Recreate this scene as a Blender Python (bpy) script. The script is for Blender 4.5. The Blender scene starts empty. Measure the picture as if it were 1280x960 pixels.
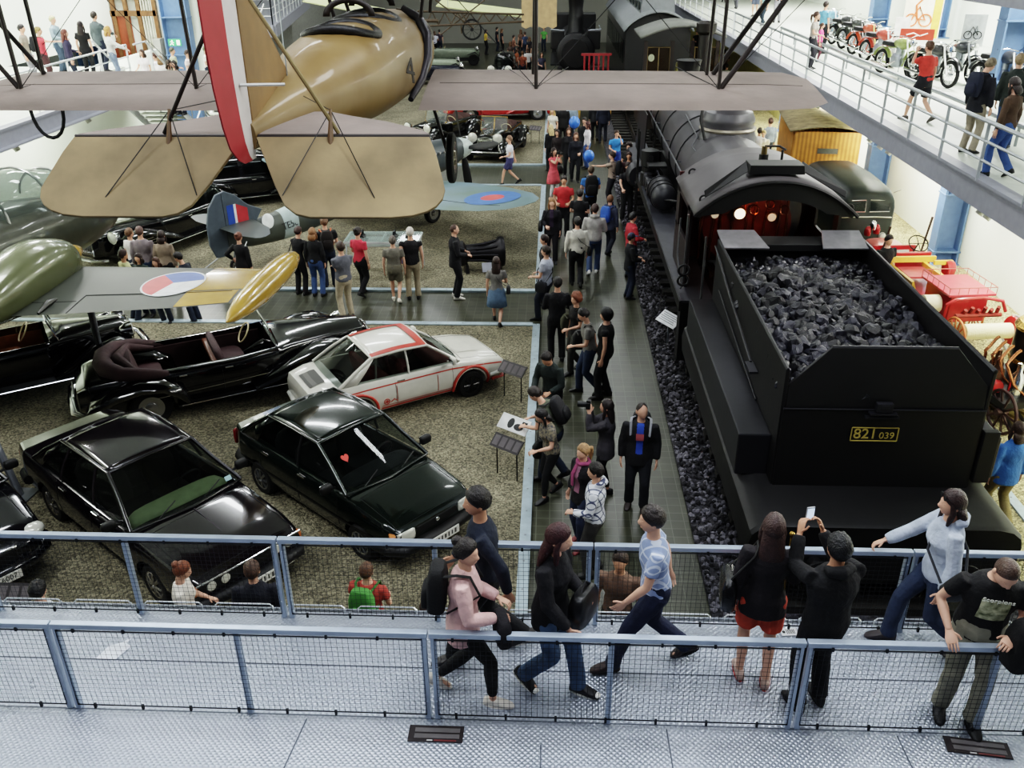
import bpy, bmesh, math, random
import numpy as np
from mathutils import Vector, Matrix, Euler, noise
PI = math.pi
R = math.radians
rnd = random.Random(7)
COL = bpy.context.scene.collection
# ------------------------------------------------------------------ camera model (1280x960 frame)
FOC, CX, CY, CAMH = 1110.0, 640.0, 480.0, 7.8
def _cam():
 fy = Vector((696 - CX, -80 - CY, FOC)).normalized()
 h = Vector((1, -0.010, 0)); x = (h - h.dot(fy) * fy).normalized()
 z = fy.cross(x)
 if z.y > 0: z = -z
 return x, fy, z
_X, _Y, _Z = _cam()
def ray(px, py):
 d = Vector((px - CX, py - CY, FOC))
 return Vector((d.dot(_X), d.dot(_Y), d.dot(_Z)))
def at(px, py, z=0.0):
 r = ray(px, py); t = (z - CAMH) / r.z
 return Vector((r.x * t, r.y * t, z))
def atY(px, py, Y):
 r = ray(px, py); t = Y / r.y
 return Vector((r.x * t, Y, CAMH + r.z * t))
cd = bpy.data.cameras.new('camera'); cam = bpy.data.objects.new('camera', cd); COL.objects.link(cam)
cd.sensor_width = 36; cd.lens = FOC / 1280 * 36; cd.clip_end = 300; cd.clip_start = 0.05
# blender camera looks down -Z, +Y up: columns are camera axes in world
right = Vector((_X.x, _Y.x, _Z.x)); down = Vector((_X.y, _Y.y, _Z.y)); fwd = Vector((_X.z, _Y.z, _Z.z))
cam.matrix_world = Matrix(((right.x, -down.x, -fwd.x, 0), (right.y, -down.y, -fwd.y, 0), (right.z, -down.z, -fwd.z, CAMH), (0, 0, 0, 1)))
bpy.context.scene.camera = cam
# ------------------------------------------------------------------ materials
_mats = {}
def _hex(c):
 if isinstance(c, str):
  c = tuple(int(c[i:i + 2], 16) / 255 for i in (0, 2, 4))
  return tuple(((x / 12.92) if x <= 0.04045 else ((x + 0.055) / 1.055) ** 2.4) for x in c)
 return tuple(c[:3])
def mat(col, rough=0.6, metal=0.0, var=0.12, scale=6.0, bump=0.0, bscale=60.0, coat=0.0, emit=0.0, kind=None, col2=None, alpha=1.0, name=None):
 key = (col if isinstance(col, str) else tuple(col), rough, metal, var, scale, bump, bscale, coat, emit, kind, str(col2), alpha)
 if key in _mats: return _mats[key]
 c = _hex(col); lu = .3 * c[0] + .6 * c[1] + .1 * c[2]; c = tuple(.84 * x + .16 * lu for x in c)
 m = bpy.data.materials.new(name or 'surface'); m.use_nodes = True
 nt = m.node_tree; N = nt.nodes; L = nt.links
 b = N['Principled BSDF']
 b.inputs['Roughness'].default_value = rough; b.inputs['Metallic'].default_value = metal
 if coat: b.inputs['Coat Weight'].default_value = coat; b.inputs['Coat Roughness'].default_value = 0.04
 tc = N.new('ShaderNodeTexCoord'); mp = N.new('ShaderNodeMapping'); L.new(tc.outputs['Object'], mp.inputs['Vector'])
 nz = N.new('ShaderNodeTexNoise'); nz.inputs['Scale'].default_value = scale; nz.inputs['Detail'].default_value = 5
 L.new(mp.outputs['Vector'], nz.inputs['Vector'])
 cr = N.new('ShaderNodeValToRGB'); L.new(nz.outputs['Fac'], cr.inputs['Fac'])
 c2 = _hex(col2) if col2 else tuple(min(1, x * (1 + var)) for x in c)
 c1 = c if col2 else tuple(x * (1 - var) for x in c)
 cr.color_ramp.elements[0].position = 0.32; cr.color_ramp.elements[1].position = 0.68
 cr.color_ramp.elements[0].color = (*c1, 1); cr.color_ramp.elements[1].color = (*c2, 1)
 out = cr.outputs['Color']
 if kind == 'tile':
  br = N.new('ShaderNodeTexBrick'); br.offset = 0.0; br.squash = 1.0
  br.inputs['Scale'].default_value = 1.0; br.inputs['Brick Width'].default_value = 0.2; br.inputs['Row Height'].default_value = 0.2
  br.inputs['Mortar Size'].default_value = 0.006; br.inputs['Bias'].default_value = 0.0
  br.inputs['Color1'].default_value = (*c1, 1); br.inputs['Color2'].default_value = (*c2, 1); br.inputs['Mortar'].default_value = (0.10, 0.105, 0.085, 1)
  L.new(tc.outputs['Object'], br.inputs['Vector'])
  mx = N.new('ShaderNodeMixRGB'); mx.blend_type = 'MULTIPLY'; mx.inputs['Fac'].default_value = 0.5
  L.new(br.outputs['Color'], mx.inputs['Color1']); 
  cr.color_ramp.elements[0].color = (0.6, 0.62, 0.55, 1); cr.color_ramp.elements[1].color = (1.25, 1.25, 1.1, 1)
  L.new(cr.outputs['Color'], mx.inputs['Color2']); out = mx.outputs['Color']
  bp = N.new('ShaderNodeBump'); bp.inputs['Strength'].default_value = 0.25; bp.inputs['Distance'].default_value = 0.004
  L.new(br.outputs['Fac'], bp.inputs['Height']); bp.invert = True; L.new(bp.outputs['Normal'], b.inputs['Normal'])
 elif kind == 'gravel':
  vo = N.new('ShaderNodeTexVoronoi'); vo.inputs['Scale'].default_value = bscale; L.new(tc.outputs['Object'], vo.inputs['Vector'])
  r2 = N.new('ShaderNodeValToRGB'); sp = N.new('ShaderNodeSeparateColor'); L.new(vo.outputs['Color'], sp.inputs['Color']); L.new(sp.outputs[0], r2.inputs['Fac'])
  r2.color_ramp.elements[0].color = (*[x * 0.35 for x in c], 1); r2.color_ramp.elements[1].color = (*[min(1, x * 1.8) for x in c], 1)
  e = r2.color_ramp.elements.new(0.5); e.color = (*c, 1)
  mx = N.new('ShaderNodeMixRGB'); mx.blend_type = 'MULTIPLY'; mx.inputs['Fac'].default_value = 1
  cr.color_ramp.elements[0].color = (0.7, 0.7, 0.68, 1); cr.color_ramp.elements[1].color = (1.2, 1.2, 1.2, 1)
  L.new(r2.outputs['Color'], mx.inputs['Color1']); L.new(cr.outputs['Color'], mx.inputs['Color2']); out = mx.outputs['Color']
  bp = N.new('ShaderNodeBump'); bp.inputs['Strength'].default_value = 0.9; bp.inputs['Distance'].default_value = 0.02; bp.invert = True
  L.new(vo.outputs['Distance'], bp.inputs['Height']); L.new(bp.outputs['Normal'], b.inputs['Normal'])
 elif kind == 'diamond':
  sx = N.new('ShaderNodeSeparateXYZ'); L.new(tc.outputs['Object'], sx.inputs['Vector'])
  def M_(op, a, bb=None):
   n = N.new('ShaderNodeMath'); n.operation = op
   for i, q in enumerate((a, bb)):
    if q is None: continue
    if isinstance(q, (int, float)): n.inputs[i].default_value = q
    else: L.new(q, n.inputs[i])
   return n.outputs[0]
  k = 2 * PI / 0.1
  ca = M_('COSINE', M_('MULTIPLY', M_('ADD', sx.outputs[0], sx.outputs[1]), k)); cb = M_('COSINE', M_('MULTIPLY', M_('SUBTRACT', sx.outputs[0], sx.outputs[1]), k))
  pr = M_('MULTIPLY', ca, cb); hgt = M_('POWER', M_('MAXIMUM', M_('ABSOLUTE', pr), 0.0), 1.6)
  bp = N.new('ShaderNodeBump'); bp.inputs['Strength'].default_value = .6; bp.inputs['Distance'].default_value = 0.01
  L.new(hgt, bp.inputs['Height']); L.new(bp.outputs['Normal'], b.inputs['Normal'])
  rr = N.new('ShaderNodeMapRange'); L.new(nz.outputs['Fac'], rr.inputs['Value']); rr.inputs['To Min'].default_value = rough * 0.92; rr.inputs['To Max'].default_value = rough * 1.1
  L.new(rr.outputs[0], b.inputs['Roughness'])
 elif kind == 'planks':
  wv = N.new('ShaderNodeTexWave'); wv.bands_direction = 'X'; wv.inputs['Scale'].default_value = bscale; wv.inputs['Distortion'].default_value = 0.4
  L.new(mp.outputs['Vector'], wv.inputs['Vector'])
  mx = N.new('ShaderNodeMixRGB'); mx.blend_type = 'MULTIPLY'; mx.inputs['Fac'].default_value = 0.45
  L.new(out, mx.inputs['Color1']); L.new(wv.outputs['Color'], mx.inputs['Color2']); out = mx.outputs['Color']
 elif kind == 'plaid':
  sx = N.new('ShaderNodeTexBrick'); sx.offset = 0; sx.inputs['Scale'].default_value = 1; sx.inputs['Brick Width'].default_value = 0.09; sx.inputs['Row Height'].default_value = 0.09
  sx.inputs['Mortar Size'].default_value = 0.008; sx.inputs['Color1'].default_value = (*c, 1); sx.inputs['Color2'].default_value = (*c, 1); sx.inputs['Mortar'].default_value = (*c2, 1)
  m2 = N.new('ShaderNodeMapping'); m2.inputs['Rotation'].default_value = (PI / 2, 0, 0.4); L.new(tc.outputs['Object'], m2.inputs['Vector']); L.new(m2.outputs['Vector'], sx.inputs['Vector']); out = sx.outputs['Color']
 elif kind == 'stripe':
  wv = N.new('ShaderNodeTexWave'); wv.bands_direction = 'Z'; wv.inputs['Scale'].default_value = bscale
  L.new(mp.outputs['Vector'], wv.inputs['Vector'])
  r2 = N.new('ShaderNodeValToRGB'); r2.color_ramp.interpolation = 'CONSTANT'; L.new(wv.outputs['Fac'], r2.inputs['Fac'])
  r2.color_ramp.elements[0].color = (*c, 1); r2.color_ramp.elements[1].position = 0.5; r2.color_ramp.elements[1].color = (*c2, 1); out = r2.outputs['Color']
 L.new(out, b.inputs['Base Color'])
 if bump and kind not in ('tile', 'gravel', 'diamond'):
  n2 = N.new('ShaderNodeTexNoise'); n2.inputs['Scale'].default_value = bscale; n2.inputs['Detail'].default_value = 4; L.new(mp.outputs['Vector'], n2.inputs['Vector'])
  bp = N.new('ShaderNodeBump'); bp.inputs['Strength'].default_value = bump; bp.inputs['Distance'].default_value = 0.02
  L.new(n2.outputs['Fac'], bp.inputs['Height']); L.new(bp.outputs['Normal'], b.inputs['Normal'])
 if emit:
  b.inputs['Emission Color'].default_value = (*c, 1); b.inputs['Emission Strength'].default_value = emit
 if alpha < 1:
  tr = N.new('ShaderNodeBsdfTransparent'); ms = N.new('ShaderNodeMixShader'); ms.inputs['Fac'].default_value = alpha
  tr.inputs['Color'].default_value = (0.75, 0.8, 0.78, 1)
  L.new(tr.outputs[0], ms.inputs[1]); L.new(b.outputs[0], ms.inputs[2]); L.new(ms.outputs[0], N['Material Output'].inputs['Surface'])
 _mats[key] = m
 return m
GLASS = mat('0a0d0c', 0.03, alpha=0.42, var=0.0, name='tinted_glass')
CLEARGLASS = mat('aab4b0', 0.03, alpha=0.22, var=0.0, name='clear_glass')
BLACK = mat('08080a', 0.55, name='black_paint')
RUBBER = mat('0b0b0b', 0.8, bump=0.2, name='rubber')
CHROME = mat('d8d8da', 0.12, 1.0, var=0.03, name='chrome')
STEEL = mat('9aa0a8', 0.35, 0.9, name='galvanised_steel')
# ------------------------------------------------------------------ mesh builder
class MB:
 def __init__(s): s.v = []; s.f = []; s.m = []; s.M = Matrix(); s.mi = 0
 def at(s, loc=(0, 0, 0), rz=0, rx=0, ry=0, sc=1):
  s.M = Matrix.Translation(loc) @ Matrix.Rotation(rz, 4, 'Z') @ Matrix.Rotation(ry, 4, 'Y') @ Matrix.Rotation(rx, 4, 'X') @ Matrix.Scale(sc, 4)
  return s
 def mat(s, i): s.mi = i; return s
 def add(s, vs, fs):
  n = len(s.v); M = s.M
  s.v += [M @ Vector(p) for p in vs]; s.f += [[i + n for i in f] for f in fs]; s.m += [s.mi] * len(fs); return s
 def box(s, c, d, rz=0, rx=0, ry=0, taper=1.0, ty=None):
  q = Matrix.Rotation(rz, 3, 'Z') @ Matrix.Rotation(ry, 3, 'Y') @ Matrix.Rotation(rx, 3, 'X')
  vs = []
  for z in (-.5, .5):
   k = taper if z > 0 else 1; ky = (ty if ty is not None else taper) if z > 0 else 1
   for x, y in ((-.5, -.5), (.5, -.5), (.5, .5), (-.5, .5)): vs.append(Vector(c) + q @ Vector((x * d[0] * k, y * d[1] * ky, z * d[2])))
  return s.add(vs, [(3, 2, 1, 0), (4, 5, 6, 7), (0, 1, 5, 4), (1, 2, 6, 5), (2, 3, 7, 6), (3, 0, 4, 7)])
 def loft(s, secs, cap=True, closed=True, loop=False):
  n = len(secs[0]); vs = [p for q in secs for p in q]; fs = []
  for i in range(len(secs) - (0 if loop else 1)):
   a = i * n; b = ((i + 1) % len(secs)) * n
   for j in range(n if closed else n - 1):
    k = (j + 1) % n; fs.append((a + j, a + k, b + k, b + j))
  if cap and closed and not loop:
   fs.append(tuple(reversed(range(n)))); fs.append(tuple(range((len(secs) - 1) * n, len(secs) * n)))
  return s.add(vs, fs)
 def tube(s, pts, r, n=8, cap=True, flat=1.0, loop=False):
  pts = [Vector(p) for p in pts]; m = len(pts)
  rs = r if isinstance(r, (list, tuple)) else [r] * m
  secs = []; up = None
  for i, p in enumerate(pts):
   if loop: t = (pts[(i + 1) % m] - pts[i - 1]).normalized()
   else: t = (pts[min(i + 1, m - 1)] - pts[max(i - 1, 0)]).normalized()
   if up is None:
    up = Vector((0, 0, 1)) if abs(t.z) < 0.9 else Vector((0, 1, 0))
   u = (up - up.dot(t) * t)
   if u.length < 1e-5: u = t.orthogonal()
   u.normalize(); w = t.cross(u); up = u
   secs.append([p + rs[i] * (math.cos(a) * w + flat * math.sin(a) * u) for a in [2 * PI * k / n for k in range(n)]])
  return s.loft(secs, cap, True, loop)
 def cyl(s, p0, p1, r, r1=None, n=16): return s.tube([p0, p1], [r, r if r1 is None else r1], n)
 def lathe(s, prof, n=20, c=(0, 0, 0), axis='Z', a0=0, a1=2 * PI):
  c = Vector(c); full = abs(a1 - a0 - 2 * PI) < 1e-6; k = n if full else n + 1
  secs = []
  for r, z in prof:
   ring = []
   for i in range(k):
    a = a0 + (a1 - a0) * i / n
    x, y = r * math.cos(a), r * math.sin(a)
    ring.append(c + Vector((x, y, z) if axis == 'Z' else ((z, x, y) if axis == 'X' else (y, z, x))))
   secs.append(ring)
  return s.loft(secs, full, full)
 def sph(s, c, r, n=14, m=9):
  if not isinstance(r, (tuple, list)): r = (r, r, r)
  secs = []
  for i in range(m + 1):
   t = PI * (i if 0 < i < m else (0.02 if i == 0 else m - 0.02)) / m
   secs.append([Vector(c) + Vector((r[0] * math.sin(t) * math.cos(a), r[1] * math.sin(t) * math.sin(a), -r[2] * math.cos(t))) for a in [2 * PI * k / n for k in range(n)]])
  return s.loft(secs)
 def torus(s, c, R_, r, axis='X', n=24, m=8, squash=1.0):
  c = Vector(c); secs = []
  for i in range(n):
   a = 2 * PI * i / n; ring = []
   for j in range(m):
    b = 2 * PI * j / m; rr = R_ + r * math.cos(b); h = r * squash * math.sin(b)
    x, y = rr * math.cos(a), rr * math.sin(a)
    ring.append(c + Vector((h, x, y) if axis == 'X' else ((x, h, y) if axis == 'Y' else (x, y, h))))
   secs.append(ring)
  return s.loft(secs, False, True, True)
 def prism(s, poly, a, b, axis='Z'):
  f = {'Z': lambda p, h: (p[0], p[1], h), 'X': lambda p, h: (h, p[0], p[1]), 'Y': lambda p, h: (p[0], h, p[1])}[axis]
  return s.loft([[Vector(f(p, a)) for p in poly], [Vector(f(p, b)) for p in poly]])
 def quad(s, *p): return s.add(p, [tuple(range(len(p)))])
 def plate(s, pts, t, nrm=None):
  pts = [Vector(p) for p in pts]
  nn = Vector(nrm) if nrm else (pts[1] - pts[0]).cross(pts[2] - pts[0]).normalized()
  return s.loft([[p - nn * t / 2 for p in pts], [p + nn * t / 2 for p in pts]])
 def build(s, name, mats, parent=None, ang=35, bev=0, sub=0, solid=0, loc=None, rz=0):
  me = bpy.data.meshes.new(name)
  me.from_pydata([tuple(p) for p in s.v], [], s.f)
  if not isinstance(mats, (list, tuple)): mats = [mats]
  for m in mats: me.materials.append(m)
  me.polygons.foreach_set('material_index', s.m)
  bm = bmesh.new(); bm.from_mesh(me); bmesh.ops.recalc_face_normals(bm, faces=bm.faces); bm.to_mesh(me); bm.free()
  return link(name, me, parent, ang, bev, sub, solid, loc, rz)
def link(name, me, parent=None, ang=35, bev=0, sub=0, solid=0, loc=None, rz=0):
 if ang:
  me.polygons.foreach_set('use_smooth', [True] * len(me.polygons)); me.set_sharp_from_angle(angle=R(ang))
 o = bpy.data.objects.new(name, me); COL.objects.link(o)
 if parent: o.parent = parent
 if loc is not None: o.location = loc
 o.rotation_euler.z = rz
 if solid:
  md = o.modifiers.new('s', 'SOLIDIFY'); md.thickness = solid; md.offset = 0
 if bev:
  md = o.modifiers.new('b', 'BEVEL'); md.width = bev; md.segments = 2; md.limit_method = 'ANGLE'; md.angle_limit = R(40)
 if sub:
  md = o.modifiers.new('u', 'SUBSURF'); md.levels = sub; md.render_levels = sub
 return o
def tag(o, label, cat, group=None, kind=None):
 if label: o['label'] = label
 if cat: o['category'] = cat
 if group: o['group'] = group
 if kind: o['kind'] = kind
 return o
def thing(name, label, cat, loc=(0, 0, 0), rz=0, group=None):
 o = bpy.data.objects.new(name, None); o.empty_display_size = 0.2; COL.objects.link(o)
 o.location = loc; o.rotation_euler = (0, 0, rz)
 return tag(o, label, cat, group)
def struct(o): o['kind'] = 'structure'; return o
def copy_tree(o, parent=None, loc=None, rz=None, label=None):
 c = o.copy(); COL.objects.link(c)
 if parent: c.parent = parent
 if loc is not None: c.location = loc
 if rz is not None: c.rotation_euler.z = rz
 if label: c['label'] = label
 for ch in o.children: copy_tree(ch, c)
 return c
_tmp = bpy.data.scenes.new('workbench')
def baked(o):
 """evaluate one unlinked object on its own in a side scene"""
 _tmp.collection.objects.link(o)
 vl = _tmp.view_layers[0]; vl.update(); dg = vl.depsgraph; dg.update()
 me = bpy.data.meshes.new_from_object(o.evaluated_get(dg))
 _tmp.collection.objects.unlink(o); bpy.data.objects.remove(o)
 return me
def text_mesh(name, txt, size, m, parent, M, depth=0.004, align='CENTER', bold=0.0):
 cu = bpy.data.curves.new('t', 'FONT'); cu.body = txt; cu.size = size; cu.extrude = depth; cu.offset = bold; cu.align_x = align; cu.align_y = 'CENTER'
 me = baked(bpy.data.objects.new('t', cu))
 me.transform(M); me.materials.clear(); me.materials.append(m); me.name = name
 q = bpy.data.objects.new(name, me); COL.objects.link(q)
 if parent: q.parent = parent
 return q
def basis(o, x, y, z):
 return Matrix(((x[0], y[0], z[0], o[0]), (x[1], y[1], z[1], o[1]), (x[2], y[2], z[2], o[2]), (0, 0, 0, 1)))
# ------------------------------------------------------------------ setting
TILE = mat('3d3e33', 0.3, kind='tile', var=0.18, scale=2.0, name='green_grey_tiles')
GRAVEL = mat('77715a', 0.9, kind='gravel', bscale=38, scale=0.8, name='beige_gravel')
GRAVEL2 = mat('a89e70', 0.9, kind='gravel', bscale=38, scale=0.8, name='light_gravel')
BALLASTM = mat('35343a', 0.9, kind='gravel', bscale=16, scale=1.2, name='dark_ballast')
KERB = mat('a9bcc6', 0.45, 0.5, var=0.12, scale=8, name='metal_kerb')
WHITEWALL = mat('dfe6d6', 0.8, var=0.04, scale=0.6, name='white_wall')
BLUEPAINT = mat('5877a0', 0.45, var=0.08, name='blue_column_paint')
LILAC = mat('8f919c', 0.5, var=0.06, name='lilac_grey_beam')
DECK = mat('a9b2c2', 0.28, 0.6, kind='diamond', var=0.03, scale=1.2, name='checker_plate')
GALFLOOR = mat('c9cfc0', 0.45, var=0.08, scale=3, name='gallery_floor')
def slab(name, x0, x1, y0, y1, z0, z1, m):
 return struct(MB().box(((x0 + x1) / 2, (y0 + y1) / 2, (z0 + z1) / 2), (x1 - x0, y1 - y0, z1 - z0)).build(name, m, ang=0))
slab('floor', -24, 17, -4, 78, -0.2, 0.0, TILE)
k = 0
def beds():
 i = 1
 for (x0, x1, y0, y1, m) in ((-24, -0.42, 3.0, 18.28, GRAVEL), (-24, -0.42, 20.56, 30.75, GRAVEL), (-24, -0.42, 34.0, 60.0, GRAVEL), (6.3, 7.0, 3.0, 62.0, GRAVEL2), (7.12, 10.6, 3.0, 62.0, GRAVEL2)):
  slab('floor_gravel_%d' % i, x0, x1, y0, y1, 0.0, 0.03, m); i += 1
 slab('floor_track_bed', 2.08, 6.3, 3.0, 62.0, 0.0, 0.06, BALLASTM)
beds()
def kerb(n, x0, y0, x1, y1):
 w = 0.16
 mb = MB(); d = Vector((x1 - x0, y1 - y0, 0)); L_ = d.length; d.normalize(); p = Vector((-d.y, d.x, 0))
 mb.box(((x0 + x1) / 2, (y0 + y1) / 2, 0.03), (abs(x1 - x0) + (w if x0 == x1 else 0), abs(y1 - y0) + (w if y0 == y1 else 0), 0.06))
 mb.mat(1); t = 0.3
 while t < L_ and y0 < 34:
  q = Vector((x0, y0, 0.06)) + d * t; mb.lathe([(0.018, -0.004), (0.016, 0.006), (0.001, 0.007)], 8, q); t += 0.6
 struct(mb.build('trim_%d' % n, [KERB, STEEL], bev=0.004))
kerb(1, -0.35, 3.0, -0.35, 18.35); kerb(2, -0.35, 20.48, -0.35, 30.82); kerb(3, -0.35, 33.95, -0.35, 60)
kerb(4, -23.9, 18.35, -0.43, 18.35); kerb(5, -23.9, 20.48, -0.43, 20.48); kerb(6, -23.9, 30.82, -0.43, 30.82); kerb(7, -23.9, 33.95, -0.43, 33.95)
kerb(8, 7.06, 3.0, 7.06, 40.0)
# walls
slab('wall_right', 10.6, 10.9, -2, 78, 0, 3.55, WHITEWALL)
slab('wall_right_upper', 16.4, 16.7, -2, 78, 3.9, 12, WHITEWALL)
slab('wall_back', -24, 17, 77.5, 78, 0, 12, mat('8d8d84', 0.8, var=0.06, scale=0.3, name='grey_back_wall'))
slab('wall_left', -17.4, -17.1, 6, 40, 0, 3.6, WHITEWALL)
slab('wall_left_upper', -19.4, -19.1, -2, 78, 3.9, 12, WHITEWALL)
slab('trim_9', 10.45, 10.6, 42, 76, 0.0, 3.3, mat('a8a056', 0.7, var=0.1, scale=2, name='yellow_lit_interior'))  # yellow light of the interior beyond, put into this slab's colour
# right gallery
slab('floor_gallery_right', 7.55, 16.4, 4.0, 77, 3.75, 3.9, GALFLOOR)
def beam(n, x, y0, y1, zb, zt):
 mb = MB(); mb.box((x, (y0 + y1) / 2, (zb + zt) / 2), (0.16, y1 - y0, zt - zb)); mb.box((x + .1, (y0 + y1) / 2, zb + .02), (0.3, y1 - y0, 0.04)); mb.box((x - .02, (y0 + y1) / 2, zt + .015), (0.26, y1 - y0, 0.05))
 y = y0 + 1
 while y < y1:
  for zz in (0.1, 0.2, .3):
   for dy in (0, .12): mb.lathe([(0.022, -0.0), (0.02, 0.02), (0.001, 0.024)], 6, (x - .08, y + dy, zb + zz), 'X')
  y += 5.6
 return struct(mb.build('trim_%d' % n, LILAC))
beam(10, 7.55, 4, 77, 3.42, 3.9)
slab('ceiling_gallery_right', 9.3, 16.4, 4, 22.6, 6.4, 6.7, LILAC)
slab('ceiling', -24, 17, -4, 79, 14.0, 14.2, mat('b9bcc0', 0.8, name='ceiling_white'))
def column(n, x, y, z0, z1, w=0.5, d=0.42):
 mb = MB(); H_ = z1 - z0; c = (z0 + z1) / 2
 mb.box((x - w / 2, y, c), (0.05, d, H_)); mb.box((x + w / 2, y, c), (0.05, d, H_)); mb.box((x, y + d * .25, c), (w, 0.05, H_))
 z = z0 + .35
 while z < z1:
  mb.box((x, y, z), (w + .1, d + .04, 0.04)); z += 1.5
 mb.box((x, y, z0 + .02), (w + .3, d + .25, .04))
 struct(mb.build('trim_%d' % n, BLUEPAINT, bev=0.005))
n = 11
for y in (17.0, 22.9, 28.8, 34.7, 40.6): column(n, 10.25, y, 0, 3.75, 0.6); n += 1
for (x, y) in ((11.9, 25.2), (14.9, 45.0), (13.6, 19.0), (15.6, 40)): column(n, x, y, 3.9, 7.6, 0.75, .5); n += 1
def railing(label, pts, z, h=1.02, rails=(0.36, 0.68), post=1.45, m=STEEL, name='railing', group=None, r=0.024):
 """pts = 2D polyline (x, y) or 3D; posts as parts"""
 P = [Vector((p[0], p[1], p[2] if len(p) > 2 else z)) for p in pts]
 t = thing(name, label, 'railing', P[0], 0, group); o0 = P[0]; P = [p - o0 for p in P]
 mb = MB(); mb.tube([p + Vector((0, 0, h)) for p in P], r * 1.15, 8); mb.build('top_rail', m, t)
 for k_ in rails: MB().tube([p + Vector((0, 0, k_)) for p in P], r * .75, 6).build('rail', m, t)
 for a, b in zip(P[:-1], P[1:]):
  L_ = (b - a).length; cnt = max(1, round(L_ / post))
  for i in range(cnt + 1):
   q = a + (b - a) * i / cnt
   MB().box((q.x, q.y, q.z + h / 2), (0.05, 0.03, h)).build('post', m, t)
 return t
railing('long white-grey railing with three bars edging the right gallery', [(7.42, 9.0), (7.42, 40.0)], 3.9, 1.0, post=1.72, m=mat('b9bfc2', 0.35, 0.5, name='rail_paint'), r=.034)
railing('distant white railing on the far end of the right gallery', [(7.42, 40.2), (7.42, 76)], 3.9, 1.0, post=2.2, m=mat('d2d6d8', 0.4, 0.3))
railing('low grey barrier rail in front of the motorcycles on the right gallery', [(9.35, 14), (9.35, 40.0)], 3.9, .42, rails=(), post=2.4, m=mat('8f9698', 0.4, 0.5), name='barrier_rail', r=0.05)
# left galleries
slab('floor_gallery_left', -19.1, -12.9, 10, 29.6, 3.75, 3.9, GALFLOOR)
slab('floor_gallery_left_rear', -19.1, -14.9, 29.6, 31.8, 3.75, 3.9, GALFLOOR)
slab('floor_landing_left', -17.0, -12.0, 31.9, 36.5, 2.45, 2.6, GALFLOOR)
beam(21, -12.82, 10, 29.6, 3.5, 3.9)
railing('white railing along the near left gallery with people leaning on it', [(-13.0, 17.0), (-13.25, 28.6)], 3.9, 1.02, post=2.0, m=mat('d8dcdc', 0.4, 0.3))
def stairs():
 t = thing('staircase', 'white metal stair leading down from the near left gallery', 'stairs', (-13.9, 29.6, 0))
 for i in range(20):
  MB().box((0.0, 0.15 + i * .28, 3.8 - i * .19), (1.6, .3, .05)).build('step', GALFLOOR, t)
 for sx in (-.85, .85): MB().plate([(sx, 0, 3.9), (sx, 5.7, 0.0), (sx, 5.4, 0), (sx, 0, 3.55)], .05, (1, 0, 0)).build('stringer', mat('c9ccce', 0.5), t)
 for sx in (-.85, .85):
  MB().tube([(sx, -.9, 4.92), (sx, 0, 4.92), (sx, 5.6, 1.05)], .03, 8).build('handrail', mat('d8dcdc', 0.4, 0.3), t)
  for i in range(5): MB().cyl((sx, .3 + i * 1.25, 3.6 - i * .85), (sx, .3 + i * 1.25, 4.72 - i * .86), .02).build('post', mat('d8dcdc', 0.4, 0.3), t)
stairs()
def far_gallery():
 a = Vector((-12.6, 42.2, 0)); b = Vector((-15.8, 61, 0)); d = (b - a).normalized()
 rz = math.atan2(d.y, d.x)
 mb = MB(); c = (a + b) / 2; L_ = (b - a).length
 mb.box((c.x, c.y, 4.1), (L_, 0.16, 0.5), rz); mb.box((c.x - 2.2, c.y - .4, 4.3), (L_, 4.6, 0.12), rz)
 mb.box((a.x - 2.2, a.y - .1, 4.1), (4.4, .16, .5))
 struct(mb.build('floor_gallery_far_left', LILAC))
 railing('white railing on the far left gallery beyond the biplane fin', [(-16.9, 42.2), (-12.65, 42.2), (-15.8, 61)], 4.36, 1.05, post=1.6, m=mat('d8dcdc', 0.4, 0.3))
 t = thing('staircase', 'steep white stair and trusses below the far left gallery', 'stairs', (-13.2, 40.9, 0))
 for i in range(18): MB().box((-.1 - .06 * i, -i * .2, 4.3 - i * .24), (1.2, .28, .05)).build('step', GALFLOOR, t)
 for sx in (-.62, .62): MB().tube([(sx, .1, 4.3), (sx - 1.1, -3.5, 0.05)], .07, 6).build('stringer', mat('dfe2e0', 0.4), t)
 for sx in (-.62, .62): MB().tube([(sx, .1, 5.3), (sx - 1.1, -3.5, 1.05)], .03, 6).build('handrail', mat('dfe2e0', 0.4), t)
 mb = MB().box((-14.0, 43.4, 2.2), (.55, .55, 4.3)); struct(mb.build('trim_22', mat('1d2026', 0.5)))
 slab('wall_left_far', -17.3, -17.0, 40, 77, 0, 4, mat('9b9c94', 0.8))
far_gallery()
for i, x in enumerate((-20.2, -16.2)): column(23 + i, x, 40.2, 0, 9, 1.1, .5)
slab('wall_left_end', -24, -15.4, 40.6, 40.8, 0, 9, WHITEWALL)
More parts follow.
